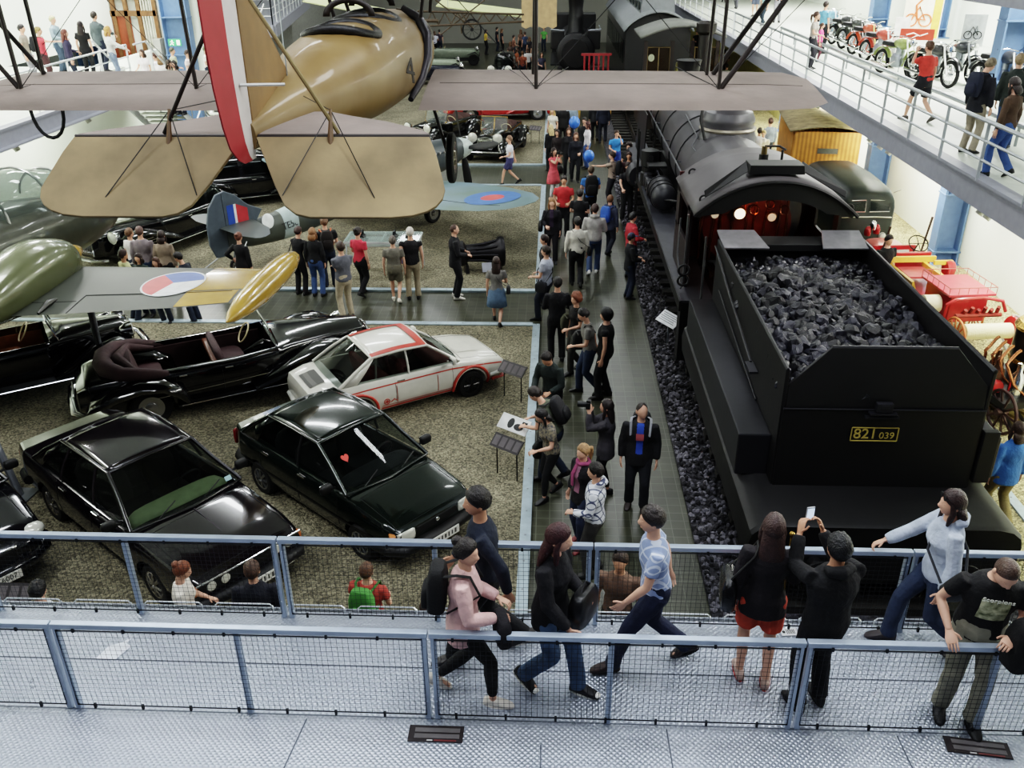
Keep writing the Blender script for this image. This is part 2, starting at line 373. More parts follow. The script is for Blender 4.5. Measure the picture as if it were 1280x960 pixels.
def timber_doors():
 t = thing('timber_door_frame', 'tall brown timber frame with white panes between the two blue columns', 'door frame', (-18.2, 40.45, 3.3))
 W = mat('6e4a22', 0.5, var=0.2, name='brown_timber'); P = mat('e6e4d2', 0.4, emit=0.4); G = mat('8f8d80', .4, .4)
 for i, x in enumerate((-1.3, -.75, -.2, .35, 1.05)): MB().box((x, -.05, 2.2), (.16, .16, 4.6)).build('upright', W, t)
 for z in (1.7, 2.35): MB().box((-.15, -.06, z), (2.5, .14, .22)).build('crossbar', W, t)
 for i, x in enumerate((-1.0, -.48, .08, .7)): MB().box((x, .02, 3.4), (.38, .03, 1.8)).build('pane', P, t)
 MB().box((-.6, .0, .75), (1.0, .06, 1.7)).build('door', mat('8a3a12', 0.5), t)
 for x in (.5, .62, .74, .86, .96): MB().cyl((x, -.1, -.2), (x, -.1, 4), .03).build('pipe', mat('cfccb8', 0.4, 0.3), t)
timber_doors()
def deck():
 mb = MB(); mb.box((-0.5, 4.9, 1.81), (15.0, 3.76, .08))
 for y in (3.1, 6.76): mb.box((-0.5, y, 1.72), (15.0, .06, .26))
 o = struct(mb.build('floor_footbridge', DECK, ang=0))
 mb = MB()
 for x in (-6.5, -1.3, 3.9): mb.box((x, 4.0, .88), (.2, .2, 1.74)); mb.box((x, 6.3, .88), (.2, .2, 1.74))
 struct(mb.build('trim_30', STEEL))
 # seams in the plate
 mb = MB()
 for x0, x1, y0, y1 in ((-2.05, -2.3, 5.4, 3.2), (-.05, -.05, 5.2, 3.2), (1.0, 1.05, 5.4, 3.2), (2.9, 3.0, 5.4, 3.2), (-6.6, 6.8, 5.44, 5.44), (-6.6, 6.8, 6.02, 6.02)):
  d = Vector((x1 - x0, y1 - y0, 0)); q = Vector((-d.y, d.x, 0)).normalized() * .006
  a = Vector((x0, y0, 1.8515)); b = Vector((x1, y1, 1.8515)); mb.quad(a - q, b - q, b + q, a + q)
 struct(mb.build('trim_31', mat('555c68', 0.5, 0.6), ang=0))
deck()
WIRE = mat('2e3136', 0.45, 0.7, name='wire_mesh')
RAILB = mat('a9b8cc', 0.35, 0.4, var=0.08, name='blue_grey_steel')
def mesh_rail(name, label, y, xs, doubles, group, wire, z0=1.85, h=0.95, y_lean=0.0):
 t = thing(name, label, 'railing', (xs[0], y, z0), 0, group)
 X0 = xs[0]; L_ = xs[-1] - X0
 bays = [xs[0]] + [d for d in doubles if xs[0] < d < xs[-1]] + [xs[-1]]
 for a, b in zip(bays[:-1], bays[1:]):
  mb = MB(); mb.box(((a + b) / 2 - X0, 0, h - .025), (b - a - .012, .06, .05)); mb.build('top_rail', RAILB, t, bev=.006)
 for x in xs:
  for dx in ((-.04, .04) if x in doubles else (0,)):
   pm = MB(); pm.box((x + dx - X0, 0, (h - .05) / 2), (.045, .05, h - .05))
   if x in doubles:
    for zz in (.2, .5, .8): pm.lathe([(.012, 0), (.01, .012), (.001, .014)], 8, (x + dx - X0, -.025, zz))
   pm.build('post', RAILB, t, bev=.004)
 for a, b in zip(bays[:-1], bays[1:]):
  mb = MB(); s = .046; rr = .0021 if wire else .0018; yy = -.03
  nx = int((b - a - .1) / s); nz = int((h - .14) / s)
  for i in range(nx + 1): x = a + .05 + i * (b - a - .1) / nx - X0; mb.tube([(x, yy, .07), (x, yy, h - .07)], rr, 4, False)
  for j in range(nz + 1): z = .07 + j * (h - .14) / nz; mb.tube([(a + .05 - X0, yy - .003, z), (b - .05 - X0, yy - .003, z)], rr, 4, False)
  mb.build('mesh_panel', WIRE, t, ang=0)
  fr = MB().tube([(a + .05 - X0, yy, .06), (b - .05 - X0, yy, .06), (b - .05 - X0, yy, h - .06), (a + .05 - X0, yy, h - .06)], .006, 6, False, 1, True)
  x = a + .2
  while x < b: fr.box((x - X0, yy, h - .055), (.02, .02, .035)); fr.box((x - X0, yy, .05), (.02, .02, .05)); x += .42
  fr.build('mesh_frame', WIRE, t)
 return t
mesh_rail('mesh_railing', 'galvanised railing with wire mesh on the near side of the footbridge', 5.46, [-7.1, -5.6, -4.1, -2.55, -0.97, 0.51, 2.05, 3.55, 5.05, 6.5], [-7.1, -4.1, -0.97, 2.05, 5.05], None, True)
mesh_rail('mesh_railing', 'galvanised railing with wire mesh on the far side of the footbridge', 6.66, [-7.0, -5.5, -4.02, -2.55, -1.07, 0.41, 1.85, 3.3, 4.8, 6.4], [-5.5, -2.55, 0.41, 3.3, 4.8], None, False)
def hoops():
 x = -5.45; proto = None
 while x < 6.4:
  if proto is None:
   proto = MB().tube([(0, 0, 0), (0, 0, .07), (.03, 0, .1), (.55, 0, .1), (.58, 0, .07), (.58, 0, 0)], .008, 6).build('toe_hoop', mat('d8dde2', .3, .6), None, loc=(x, 6.74, 1.83))
   tag(proto, 'low bent metal hoop standing along the far edge of the footbridge', 'hoop', 'low hoops along the footbridge edge')
  else:
   o = proto.copy(); COL.objects.link(o); o.location.x = x
  x += .715
hoops()
# ------------------------------------------------------------------ people
SKIN = mat('d6a184', 0.55, var=0.05, scale=14, name='skin')
SKIN2 = mat('c08a68', 0.55, var=0.05, scale=14, name='tan_skin')
LIP = mat('a85850', 0.5, var=0.02); EYEW = mat('e8e4de', 0.3, var=0.0); IRIS = mat('2a1d16', 0.25, var=0.0)
def ik(a, c, l1, l2, pole):
 a = Vector(a); c = Vector(c); d = c - a; L_ = d.length
 if L_ > (l1 + l2) * .995: c = a + d * ((l1 + l2) * .995 / L_); d = c - a; L_ = d.length
 u = d / L_; x = (l1 * l1 - l2 * l2 + L_ * L_) / (2 * L_); h = math.sqrt(max(0, l1 * l1 - x * x))
 p = Vector(pole); p = p - p.dot(u) * u
 p = p.normalized() if p.length > 1e-6 else u.orthogonal().normalized()
 return a + u * x + p * h, c
ARMS = dict(down=(.06, .03, -.53), back=(.06, -.12, -.5), bend=(-.04, .27, -.33), face=(-.11, .27, .13), phone=(-.10, .40, .12), rail=(.04, .42, -.32), hip=(.1, .02, -.36),
   cross=(-.22, .2, -.24), point=(.05, .53, -.06), pocket=(.03, .08, -.47), swf=(.02, .24, -.46), swb=(.05, -.2, -.48), carry=(-.08, .22, -.3), lean=(-.02, .35, -.38), side=(.5, .12, .0), up=(.05, .2, .42))
def remesh(mb, vox, smooth=4):
 me = bpy.data.meshes.new('r'); me.from_pydata([tuple(p) for p in mb.v], [], mb.f)
 bm = bmesh.new(); bm.from_mesh(me); bmesh.ops.recalc_face_normals(bm, faces=bm.faces); bm.to_mesh(me); bm.free()
 o = bpy.data.objects.new('r', me)
 md = o.modifiers.new('r', 'REMESH'); md.mode = 'VOXEL'; md.voxel_size = vox
 if smooth: sm = o.modifiers.new('s', 'SMOOTH'); sm.factor = .5; sm.iterations = smooth
 r = baked(o); bpy.data.meshes.remove(me)
 return r
def wrinkle(me, f, amp, o):
 n = len(me.vertices); co = np.empty(n * 3, np.float32); nr = np.empty(n * 3, np.float32)
 me.vertices.foreach_get('co', co); me.vertices.foreach_get('normal', nr); c = co.reshape(-1, 3) * f
 k = np.array([noise.noise((x + o.x, y + o.y, z)) for x, y, z in c.tolist()], np.float32) * amp
 me.vertices.foreach_set('co', (co.reshape(-1, 3) + nr.reshape(-1, 3) * k[:, None]).ravel()); me.update()
def head_pt(dx, dy, dz, g=0.0):
 """unit direction -> point on a head, centre at origin, face towards +Y"""
 x, y, z = dx * .076, dy * .098, dz * .118
 if dz < 0:
  k = -dz; x *= 1 - .30 * k * k; y *= 1 - (.16 * k if dy > 0 else .34 * k)
  if dy > 0: y += .022 * k
 if dz > .2 and dy > 0: y *= 1 - .08 * (dz - .2)
 if dy > 0:
  e = math.exp
  y += .027 * e(-(x / .014) ** 2 - ((z + .022) / .02) ** 2) + .012 * e(-(x / .011) ** 2 - ((z - .005) / .025) ** 2)
  y -= .011 * (e(-((x - .032) / .018) ** 2 - ((z - .008) / .012) ** 2) + e(-((x + .032) / .018) ** 2 - ((z - .008) / .012) ** 2))
  y += .006 * (e(-((x - .03) / .022) ** 2 - ((z - .032) / .01) ** 2) + e(-((x + .03) / .022) ** 2 - ((z - .032) / .01) ** 2))
  y += .007 * e(-(x / .02) ** 2 - ((z + .095) / .016) ** 2)
 return Vector((x * (1 + g), y * (1 + g), z * (1 + g)))
def head_mesh(mb, n, m):
 secs = []
 for i in range(m + 1):
  t = PI * min(max(i / m, .012), .988); st, ct = math.sin(t), -math.cos(t)
  secs.append([head_pt(st * math.cos(a), st * math.sin(a), ct) for a in [2 * PI * k / n for k in range(n)]])
 mb.loft(secs)
 for sx in (-1, 1):
  mb.sph((sx * .077, -.008, -.005), (.012, .02, .032), 8, 6)
 mb.mat(1).sph((0, .083, -.063), (.024, .014, .0075), 10, 6)
 for sx in (-1, 1):
  mb.mat(2).sph((sx * .032, .077, .008), (.0125, .0105, .0075), 10, 6)
  mb.mat(3).sph((sx * .032, .0845, .008), (.006, .005, .006), 8, 5)
 mb.mat(0)
def hair_cap(mb, thick, front=.5, sides=-.25, back=-.62, n=22, m=14, seed=0, rough=.006):
 secs = []
 for i in range(m + 1):
  f = i / m; ring = []
  for k in range(n):
   a = 2 * PI * k / n
   fr = math.sin(a); lim = front * max(0, fr) ** .8 + sides * (1 - abs(fr)) + back * max(0, -fr)
   th0 = math.acos(max(-1, min(1, lim)))
   t = max(.03, f * th0); st, ct = math.sin(t), math.cos(t)
   p = head_pt(st * math.cos(a), st * math.sin(a), ct)
   d = Vector((st * math.cos(a), st * math.sin(a), ct))
   e = thick * (1 - f ** 6) + rough * noise.noise(d * 5 + Vector((seed, 0, 0))) * (1 - f ** 4) + .002
   ring.append(p + d * e)
  secs.append(ring)
 # inner return so the shell is closed
 for i in range(m, -1, -2):
  secs.append([secs[i][k] - secs[i][k].normalized() * (thick * .6 + .008) for k in range(n)])
 mb.loft(secs)
def hand(mb, w, d, nrm, sx, s=1.0, curl=.5, n=5):
 """w wrist, d pointing along the fingers, nrm palm normal"""
 d = Vector(d).normalized(); nrm = Vector(nrm); nrm = (nrm - nrm.dot(d) * d).normalized(); u = d.cross(nrm) * sx   # u towards thumb side
 w = Vector(w)
 secs = []
 for t, hw, ht in ((-.02, .026, .02), (.01, .03, .017), (.05, .042, .016), (.085, .043, .014), (.098, .036, .009)):
  c = w + d * t * s
  secs.append([c + (u * math.cos(a) * hw + nrm * math.sin(a) * ht) * s for a in [2 * PI * k / 8 for k in range(8)]])
 mb.loft(secs)
 for i, (off, L_) in enumerate(((.032, .070), (.011, .080), (-.011, .074), (-.031, .058))):
  p = w + (d * .088 + u * off) * s; dd = d.copy(); pts = [p - dd * .015 * s, p]; rr = [.0085 * s] * 2
  for k, fr in enumerate((.45, .32, .23)):
   q = Matrix.Rotation(curl * (.75 if k else .5) * (1 + .08 * i), 3, d.cross(nrm)); dd = (q @ dd).normalized(); p = p + dd * L_ * fr * s; pts.append(p); rr.append((.0082 - .0010 * k) * s)
  mb.tube(pts, rr, n)
 p = w + (d * .025 + u * .03) * s; td = (d * .6 + u * .75 + nrm * .25).normalized()
 mb.tube([w + (d * .012 + u * .012) * s, p, p + td * .032 * s, p + (td * .05 + d * .018) * s + nrm * .004], [.012 * s, .0115 * s, .0098 * s, .0078 * s], n)
def ell(c, rx, ry, ax=Vector((1, 0, 0)), ay=Vector((0, 1, 0)), n=14):
 return [Vector(c) + ax * rx * math.cos(a) + ay * ry * math.sin(a) for a in [2 * PI * k / n for k in range(n)]]
PEOPLE = {}
def person(key, label, pos, z=0.0, h=1.72, face=0, arms=('down', 'down'), legs='stand', top=('tee', '555555'), bottom=('trousers', '22252c'), hair=('short', '2a1d15'),
   shoes='1a1a1c', lean=0, pitch=0, turn=0, fat=1.0, fem=False, group=None, near=0, skin=None, inner=None, foot=False, tm=None, xtra=None):
 """pos = pixel of the top of the head (or of the feet when foot=True) on the photograph"""
 if len(pos) == 3: loc = Vector(pos)
 elif foot: loc = at(pos[0], pos[1], z)
 else: p = at(pos[0], pos[1], z + h); loc = Vector((p.x, p.y, z))
 if z == 3.9 and 3 < loc.x < 7.85: loc.x = 7.85
 if z == 0: loc.x = min(loc.x, 10.0)
 if near: h *= 1.055
 far = loc.length; s = h / 1.75; S_ = Matrix.Scale(s, 4)
 vox = .011 if near else (.02 if far < 24 else .03)
 sk = skin or SKIN
 root = thing('person', label, 'person', loc, R(face), group)
 # --- skeleton
 la = R(lean); sp = Vector((0, math.sin(la), math.cos(la))); fw = Vector((0, math.cos(la), -math.sin(la))); X = Vector((1, 0, 0))
 wk = legs if isinstance(legs, (tuple, list)) else dict(stand=(.0, .0), wide=(.05, -.04), walk=(.30, -.32), walk2=(-.32, .30), step=(.16, -.18), step2=(-.2, .16)).get(legs, (0, 0))
 drop = .05 if max(map(abs, wk)) > .25 else (.015 if max(map(abs, wk)) > .1 else 0)
 P = Vector((0, -.10 * math.sin(la), .95 - drop)); C = P + sp * .36; N = P + sp * .53
 hp_ = R(pitch) + la * .55; hd = Vector((0, math.sin(hp_), math.cos(hp_)))
 Hc = N + hd * .155 + Vector((0, .012, 0))
 sw = (.168 if fem else .19) * fat ** .5; L = {}; legspts = []
 for sx, dy in ((-1, wk[0]), (1, wk[1])):
  hipj = P + Vector((sx * .088, 0, -.03)); lift = .07 if dy < -.12 else 0
  an = Vector((sx * (.085 if abs(dy) > .1 else .11), dy + .0, .085 + lift))
  kn, an = ik(hipj, an, .43, .425, (sx * .1, 1, 0)); legspts.append((hipj, kn, an, lift))
 armpts = []
 for sx, a in ((-1, arms[0]), (1, arms[1])):
  sh = P + sp * .45 + Vector((sx * sw, 0, 0))
  if isinstance(a, str):
   o = ARMS[a]; w = sh + Vector((sx * o[0], o[1], o[2]))
  else: w = Vector(a) / s
  el, w = ik(sh, w, .285, .255, (sx * .3, -.1, -1) if a in ('face', 'phone') else (sx * .55, -.75, -.45)); armpts.append((sh, el, w))
 # --- body
 tk, tc = top; bk, bc = bottom
 covered_arm = tk in ('long', 'jacket', 'hoodie'); covered_leg = bk in ('trousers', 'leggings')
 mb = MB(); mb.M = S_
 f = fat; wst = .118 if fem else .14; hipw = .172 if fem else .160; che = .150 if fem else .17
 torso = [(-.16, .10, .085), (-.07, hipw * .92, .112), (.0, hipw, .118), (.12, wst * 1.06, .100), (.2, wst, .095), (.32, che, .115), (.41, sw * .86, .105), (.465, sw * .66, .088), (.51, sw * .40, .068), (.535, .062, .058)]
 bust = lambda t: .025 if fem and .26 < t < .38 else 0
 def tors(infl, lo=-1, hi=9, sc=1.0, extra=0):
  q = []
  for t, rx, ry in torso:
   if lo <= t <= hi:
    ax = sp if t >= 0 else Vector((0, 0, 1))
    c = P + ax * t + fw * bust(t) * .5
    q.append(ell(c, rx * f * sc + infl, ry * f * sc + infl + bust(t) * .5, X, fw))
  return q
 ubody = .9
 mb.loft(tors(0, sc=ubody))
 mb.tube([N - sp * .05, N + sp * .02, Hc - hd * .06 - Vector((0, .012, 0)), Hc - hd * .0 - Vector((0, .01, 0))], [.062, .056, .054, .05], 12)
 def limb(m_, pts, rs, n=10): m_.tube(pts, rs, n)
 for (sh, el, w) in armpts:
  k = .88 if covered_arm else 1.0
  limb(mb, [sh - (el - sh) * .06, sh + (el - sh) * .3, sh + (el - sh) * .7, el, el + (w - el) * .3, el + (w - el) * .75, w], [.044 * k, .049 * k, .044 * k, .039 * k, .041 * k, .031 * k, .026])
 for (hj, kn, an, lf) in legspts:
  k = .85 if covered_leg else 1.0
  limb(mb, [hj + (hj - kn) * .06, hj + (kn - hj) * .25, hj + (kn - hj) * .7, kn, kn + (an - kn) * .3, kn + (an - kn) * .7, an, an - Vector((0, 0, .03))], [.088 * k, .085 * k, .062 * k, .053 * k, .056 * k, .043 * k, .034, .034])
  ftd = Vector((0, 1, -.5 if lf else 0)).normalized(); fr_ = 1 if xtra and 'flats' in xtra else .7; limb(mb, [an + Vector((0, -.03, -.055)), an + ftd * .06 + Vector((0, 0, -.055)), an + ftd * .13 + Vector((0, 0, -.062))], [.026 * fr_, .029 * fr_, .021 * fr_])
 me = remesh(mb, vox, 3)
 # head + hands joined into the same mesh
 hb = MB(); HM = Matrix.Translation(Hc) @ Matrix.Rotation(R(turn), 4, 'Z') @ Matrix.Rotation(-hp_ * .9, 4, 'X')
 hb.M = S_ @ HM
 nn, mm = (30, 26) if near else ((18, 16) if far < 24 else (12, 10))
 head_mesh(hb, nn, mm); hb.M = S_
 hinfo = []
 for i, (sx, (sh, el, w)) in enumerate(zip((-1, 1), armpts)):
  d = (w - el).normalized(); a = arms[i]
  nr = Vector((-sx, 0, 0)) if abs(d.z) > .6 else Vector((-sx * .35, 0, -1))
  if a in ('face', 'phone'): d = (d + Vector((-sx * .25, .2, .8))).normalized(); nr = Vector((-sx, .2, 0))
  curl = .95 if a in ('rail', 'carry', 'bend', 'face', 'phone', 'lean') else .4
  hand(hb, w, d, nr, sx, 1.0, curl, 6 if near else 4); hinfo.append((w, d))
 bm = bmesh.new(); bm.from_mesh(me); tmp = bpy.data.meshes.new('h'); tmp.from_pydata([tuple(p) for p in hb.v], [], hb.f); tmp.polygons.foreach_set('material_index', hb.m)
 b2 = bmesh.new(); b2.from_mesh(tmp); bmesh.ops.recalc_face_normals(b2, faces=b2.faces); b2.to_mesh(tmp); b2.free()
 bm.from_mesh(tmp); bm.to_mesh(me); bm.free()
 me.materials.clear()
 for m_ in (sk, LIP, EYEW, IRIS): me.materials.append(m_)
 me.name = 'body'; link('body', me, root, 60)
 # --- clothing
 TM = tm or mat(tc, 0.85, var=0.16, scale=9, bump=0.5, bscale=28)
 BM = mat(bc, 0.85, var=0.16, scale=10, bump=0.5, bscale=24)
 th = dict(tee=.013, long=.014, jacket=.019, hoodie=.02, vest=.02, tank=.008, dress=.012, none=0).get(tk, .014)
 if tk != 'none':
  cb = MB(); cb.M = S_
  lo = {'tee': -.08, 'tank': -.07, 'jacket': -.13, 'hoodie': -.09, 'long': -.08, 'vest': -.08, 'dress': -.08}[tk]
  secs = tors(th + .004, lo, .52)
  if tk == 'jacket': secs[0] = ell(P + Vector((0, 0, -.17)), hipw * f + .03, .118 * f + .03)
  secs.append(ell(N - sp * .012, .066, .062, X, fw)); cb.loft(secs)
  for (sh, el, w) in armpts:
   if tk in ('tank',): continue
   if tk in ('tee', 'vest', 'dress'):
    e = sh + (el - sh) * (.62 if tk == 'tee' else .3); limb(cb, [sh - (el - sh) * .08, sh + (e - sh) * .5, e], [.048 + th, .053 + th, .052 + th])
   else:
    j = th - .004; q = w - (w - el) * .06
    limb(cb, [sh - (el - sh) * .08, sh + (el - sh) * .3, sh + (el - sh) * .75, el, el + (w - el) * .3, el + (w - el) * .75, q], [.046 + j, .053 + j, .048 + j, .048 + j, .046 + j, .039 + j, .034 + j * .8])
  if tk == 'hoodie' and not (xtra and 'hoodup' in xtra):
   cb.tube([N + Vector((-.09, .0, .0)), N + Vector((-.085, -.07, .015)), N + Vector((0, -.11, .02)), N + Vector((.085, -.07, .015)), N + Vector((.09, .0, 0))], [.03, .045, .055, .045, .03], 8)
  if tk == 'jacket':
   cb.tube([N + Vector((-.05, .07, -.05)), N + Vector((-.075, .0, .0)), N + Vector((0, -.068, .012)), N + Vector((.075, .0, 0)), N + Vector((.05, .07, -.05))], [.014, .022, .022, .022, .014], 6)
  cme = remesh(cb, max(vox, .012), 3)
  # fold noise
  wrinkle(cme, 9, .007, loc)
  cme.materials.clear(); cme.materials.append(TM)
  if inner:
   cme.materials.append(mat(inner, .85, var=.1)); wi = .05 if tk != 'vest' else .045
   for p in cme.polygons:
    c = p.center / s
    if abs(c.x) < wi and p.normal.y > .25 and c.z > 1.0: p.material_index = 1
  cme.name = 'top'; link({'tee': 't_shirt', 'long': 'shirt', 'jacket': 'jacket', 'hoodie': 'hooded_top', 'vest': 'waistcoat', 'tank': 'vest_top', 'dress': 'dress'}[tk], cme, root, 70)
  if inner and tk == 'vest':
   pass
 lb = MB(); lb.M = S_
 if bk in ('trousers', 'leggings', 'shorts'):
  e = dict(trousers=.016, leggings=.006, shorts=.02)[bk]
  lb.loft([ell(P + sp * .11, wst * 1.06 * f + e, .1 * f + e, X, fw), ell(P, hipw * f + e, .118 * f + e), ell(P + Vector((0, 0, -.07)), hipw * .95 * f + e, .115 * f + e), ell(P + Vector((0, 0, -.15)), .12 + e, .09 + e)])
  for (hj, kn, an, lf) in legspts:
   if bk == 'shorts': q = hj + (kn - hj) * .8; limb(lb, [hj + (hj - kn) * .03, hj + (kn - hj) * .3, q], [.09 + e, .09 + e, .083 + e])
   elif bk == 'leggings': limb(lb, [hj + (hj - kn) * .03, hj + (kn - hj) * .25, hj + (kn - hj) * .7, kn, kn + (an - kn) * .3, kn + (an - kn) * .75, an + (kn - an) * .1], [.092 + e, .089 + e, .068 + e, .057 + e, .06 + e, .045 + e, .038 + e])
   else: limb(lb, [hj + (hj - kn) * .03, hj + (kn - hj) * .25, hj + (kn - hj) * .7, kn, kn + (an - kn) * .3, kn + (an - kn) * .7, an - Vector((0, .01, .02))], [.09 + e, .088 + e, .07 + e, .06 + e, .058 + e, .056 + e, .058 + e])
  lme = remesh(lb, max(vox, .012), 3)
  wrinkle(lme, 8, .006 if bk != 'leggings' else .001, loc)
  lme.materials.clear(); lme.materials.append(BM); link(bk, lme, root, 70)
 elif bk == 'skirt':
  lb.loft([ell(P + sp * .1, wst * 1.05 * f + .01, .1 * f + .01), ell(P, hipw * f + .014, .122 * f + .014), ell(P + Vector((0, 0, -.2)), hipw * f + .05, .15 * f), ell(P + Vector((0, .01, -.42)), hipw * f + .075, .18 * f)], False)
  lb.build('skirt', BM, root, 60, solid=.008)
 if tk == 'dress':
  lb = MB(); lb.M = S_
  lb.loft([ell(P + sp * .08, wst * 1.05 + .018, .1 + .018), ell(P, hipw + .02, .13), ell(P + Vector((0, 0, -.2)), hipw + .06, .17), ell(P + Vector((0, .01, -.36)), hipw + .08, .19)], False)
  lb.build('dress_skirt', TM, root, 60, solid=.008)
 # shoes
 SM = mat(shoes if isinstance(shoes, str) else shoes[0], .5, var=.1)
 for (hj, kn, an, lf), sx in zip(legspts, (-1, 1)):
  sb = MB(); sb.M = S_ @ Matrix.Translation(an) @ Matrix.Rotation(-.5 if lf else 0, 4, 'X') @ Matrix.Rotation(-sx * .12, 4, 'Z')
  secs = []
  up_ = 0 if xtra and 'flats' in xtra else .02
  for y, wd, zt in ((-.085, .02, -.03 + up_), (-.075, .034, -.01 + up_), (-.03, .04, .004 + up_), (.03, .043, -.006 + up_), (.09, .048, -.030 + up_ * .6), (.14, .046, -.045 + up_ * .3), (.175, .033, -.057), (.188, .012, -.066)):
   zb = -.084; rg = []
   for a in [2 * PI * k / 10 for k in range(10)]:
    cz = (zt + zb) / 2; rg.append(Vector((wd * math.copysign(abs(math.cos(a)) ** .7, math.cos(a)), y, cz + (zt - zb) / 2 * math.copysign(abs(math.sin(a)) ** .7, math.sin(a)))))
   secs.append(rg)
  sb.loft(secs); o = sb.build('shoe', [SM], root, 50)
  if near or far < 16:
   so = MB(); so.M = sb.M; so.loft([ell((0, .05, -.088), .047, .142), ell((0, .05, -.072), .047, .142)])
   so.build('sole', mat(shoes[1] if not isinstance(shoes, str) else '1c1a18', .6), o, 40)
   if shoes == 'converse' or (not isinstance(shoes, str) and len(shoes) > 2):
    lc = MB(); lc.M = sb.M
    for k in range(4): lc.tube([(-.022, .02 + k * .025, -.012 - k * .008), (.022, .02 + k * .025, -.012 - k * .008)], .004, 5)
    lc.sph((0, .165, -.058), (.036, .028, .016), 10, 6); lc.build('laces', mat(shoes[2], .6), o, 40)
 # hair
 hk, hc = hair
 if hk != 'none':
  HMt = mat(hc, .45, var=.3, scale=30, bump=.6, bscale=70)
  hb = MB(); hb.M = S_ @ HM; sd = loc.x * 3.1 + loc.y
  n_, m_ = (28, 16) if near else (18, 10)
  if hk == 'short': hair_cap(hb, .021, .46, -.2, -.62, n_, m_, sd, .013)
  elif hk == 'buzz': hair_cap(hb, .005, .58, .05, -.45, n_, m_, sd, .001)
  elif hk == 'bald': hair_cap(hb, .005, .93, -.05, -.45, n_, m_, sd, .001)
  elif hk == 'curly':
   hair_cap(hb, .045, .45, -.5, -.75, n_, m_, sd, .03)
  elif hk in ('long', 'mid', 'pony', 'bun'):
   hair_cap(hb, .019, .5, -.28, -.62, n_, m_, sd)
   if hk in ('long', 'mid'):
    Ld = .34 if hk == 'long' else .16; secs = []
    for t, w_, dp, y in ((0, .088, .07, -.035), (.25, .098, .062, -.062), (.55, .105, .05, -.085), (.85, .09, .035, -.09), (1, .05, .02, -.085)):
     secs.append(ell((0, y, -.02 - t * Ld), w_, dp))
    hb.loft(secs)
    for sx in (-1, 1): hb.tube([(sx * .07, .03, .03), (sx * .086, .015, -.05), (sx * .085, .03, -.12), (sx * .075, .04, -.1 - Ld * .5)], [.018, .026, .026, .012], 7)
   elif hk == 'pony': hb.tube([(0, -.1, .03), (0, -.15, .02), (0, -.16, -.08), (0, -.14, -.22)], [.025, .036, .034, .01], 8)
   else: hb.sph((0, -.085, .085), (.05, .05, .045), 12, 8)
  if xtra and 'hoodup' in xtra: hair_cap(hb, .035, .3, -.75, -.98, n_, m_, sd, .004)
  hb.build('hood' if (xtra and 'hoodup' in xtra) else 'hair', HMt, root, 70)
 if xtra and 'cap' in xtra:
  cb = MB(); cb.M = S_ @ HM; hair_cap(cb, .024, .42, .2, .1, 18, 8, 0, 0); cb.plate([(-.07, .07, .05), (.07, .07, .05), (.055, .17, .035), (-.055, .17, .035)], .008); cb.build('cap', mat(xtra['cap'], .7), root, 50)
 if xtra and 'glasses' in xtra:
  gb = MB(); gb.M = S_ @ HM
  zz, yy = xtra['glasses']
  for sx in (-1, 1): gb.lathe([(.022, -.004), (.026, 0), (.022, .004)], 12, (sx * .033, yy, zz), 'Y'); gb.tube([(sx * .058, yy - .005, zz), (sx * .082, -.01, zz + .005)], .004, 5)
  gb.tube([(-.012, yy, zz), (.012, yy, zz)], .004, 5); gb.build('glasses', BLACK, root, 40)
 if xtra and 'scarf' in xtra:
  sb = MB(); sb.M = S_; sb.tube([N + Vector((math.cos(a) * .085, math.sin(a) * .08, -.01 + .01 * math.sin(3 * a))) for a in [2 * PI * i / 12 for i in range(12)]], .032, 8, False, 1, True)
  sb.tube([N + Vector((.03, .085, -.02)), C + Vector((.045, .165, -.0)), C + Vector((.05, .16, -.2))], [.03, .035, .03], 8, True, .5); sb.build('scarf', mat(xtra['scarf'], .9, bump=.6, bscale=40), root, 60)
 M_ = Matrix.Translation(loc) @ Matrix.Rotation(R(face), 4, 'Z') @ S_
 info = dict(loc=loc, M=M_, N=N, C=C, P=P, Hc=Hc, hands=hinfo, arms=armpts, legs=legspts, root=root, s=s, sp=sp, fw=fw, th=th, f=f, S=S_, HM=HM)
 PEOPLE[key] = info
 if xtra and 'print' in xtra:
  pb = MB(); pb.M = S_; w_, h_, zc, col = xtra['print']; secs = []
  for j in range(5):
   t = .2 + zc + (j / 4 - .5) * h_; row = []
   for i in range(6):
    x = (i / 5 - .5) * w_; q = np.interp(t, [a[0] for a in torso], [a[2] for a in torso]); qx = np.interp(t, [a[0] for a in torso], [a[1] for a in torso])
    yy = (q * f + th + .014) * math.sqrt(max(.1, 1 - (x / (qx * f + th + .02)) ** 2)); row.append(P + sp * t + X * x + fw * yy)
   secs.append(row)
  pb.loft(secs, False, False); pb.build('shirt_print', mat(col, .8, var=.5, scale=22) if isinstance(col, str) else col, root, 60)
 return info
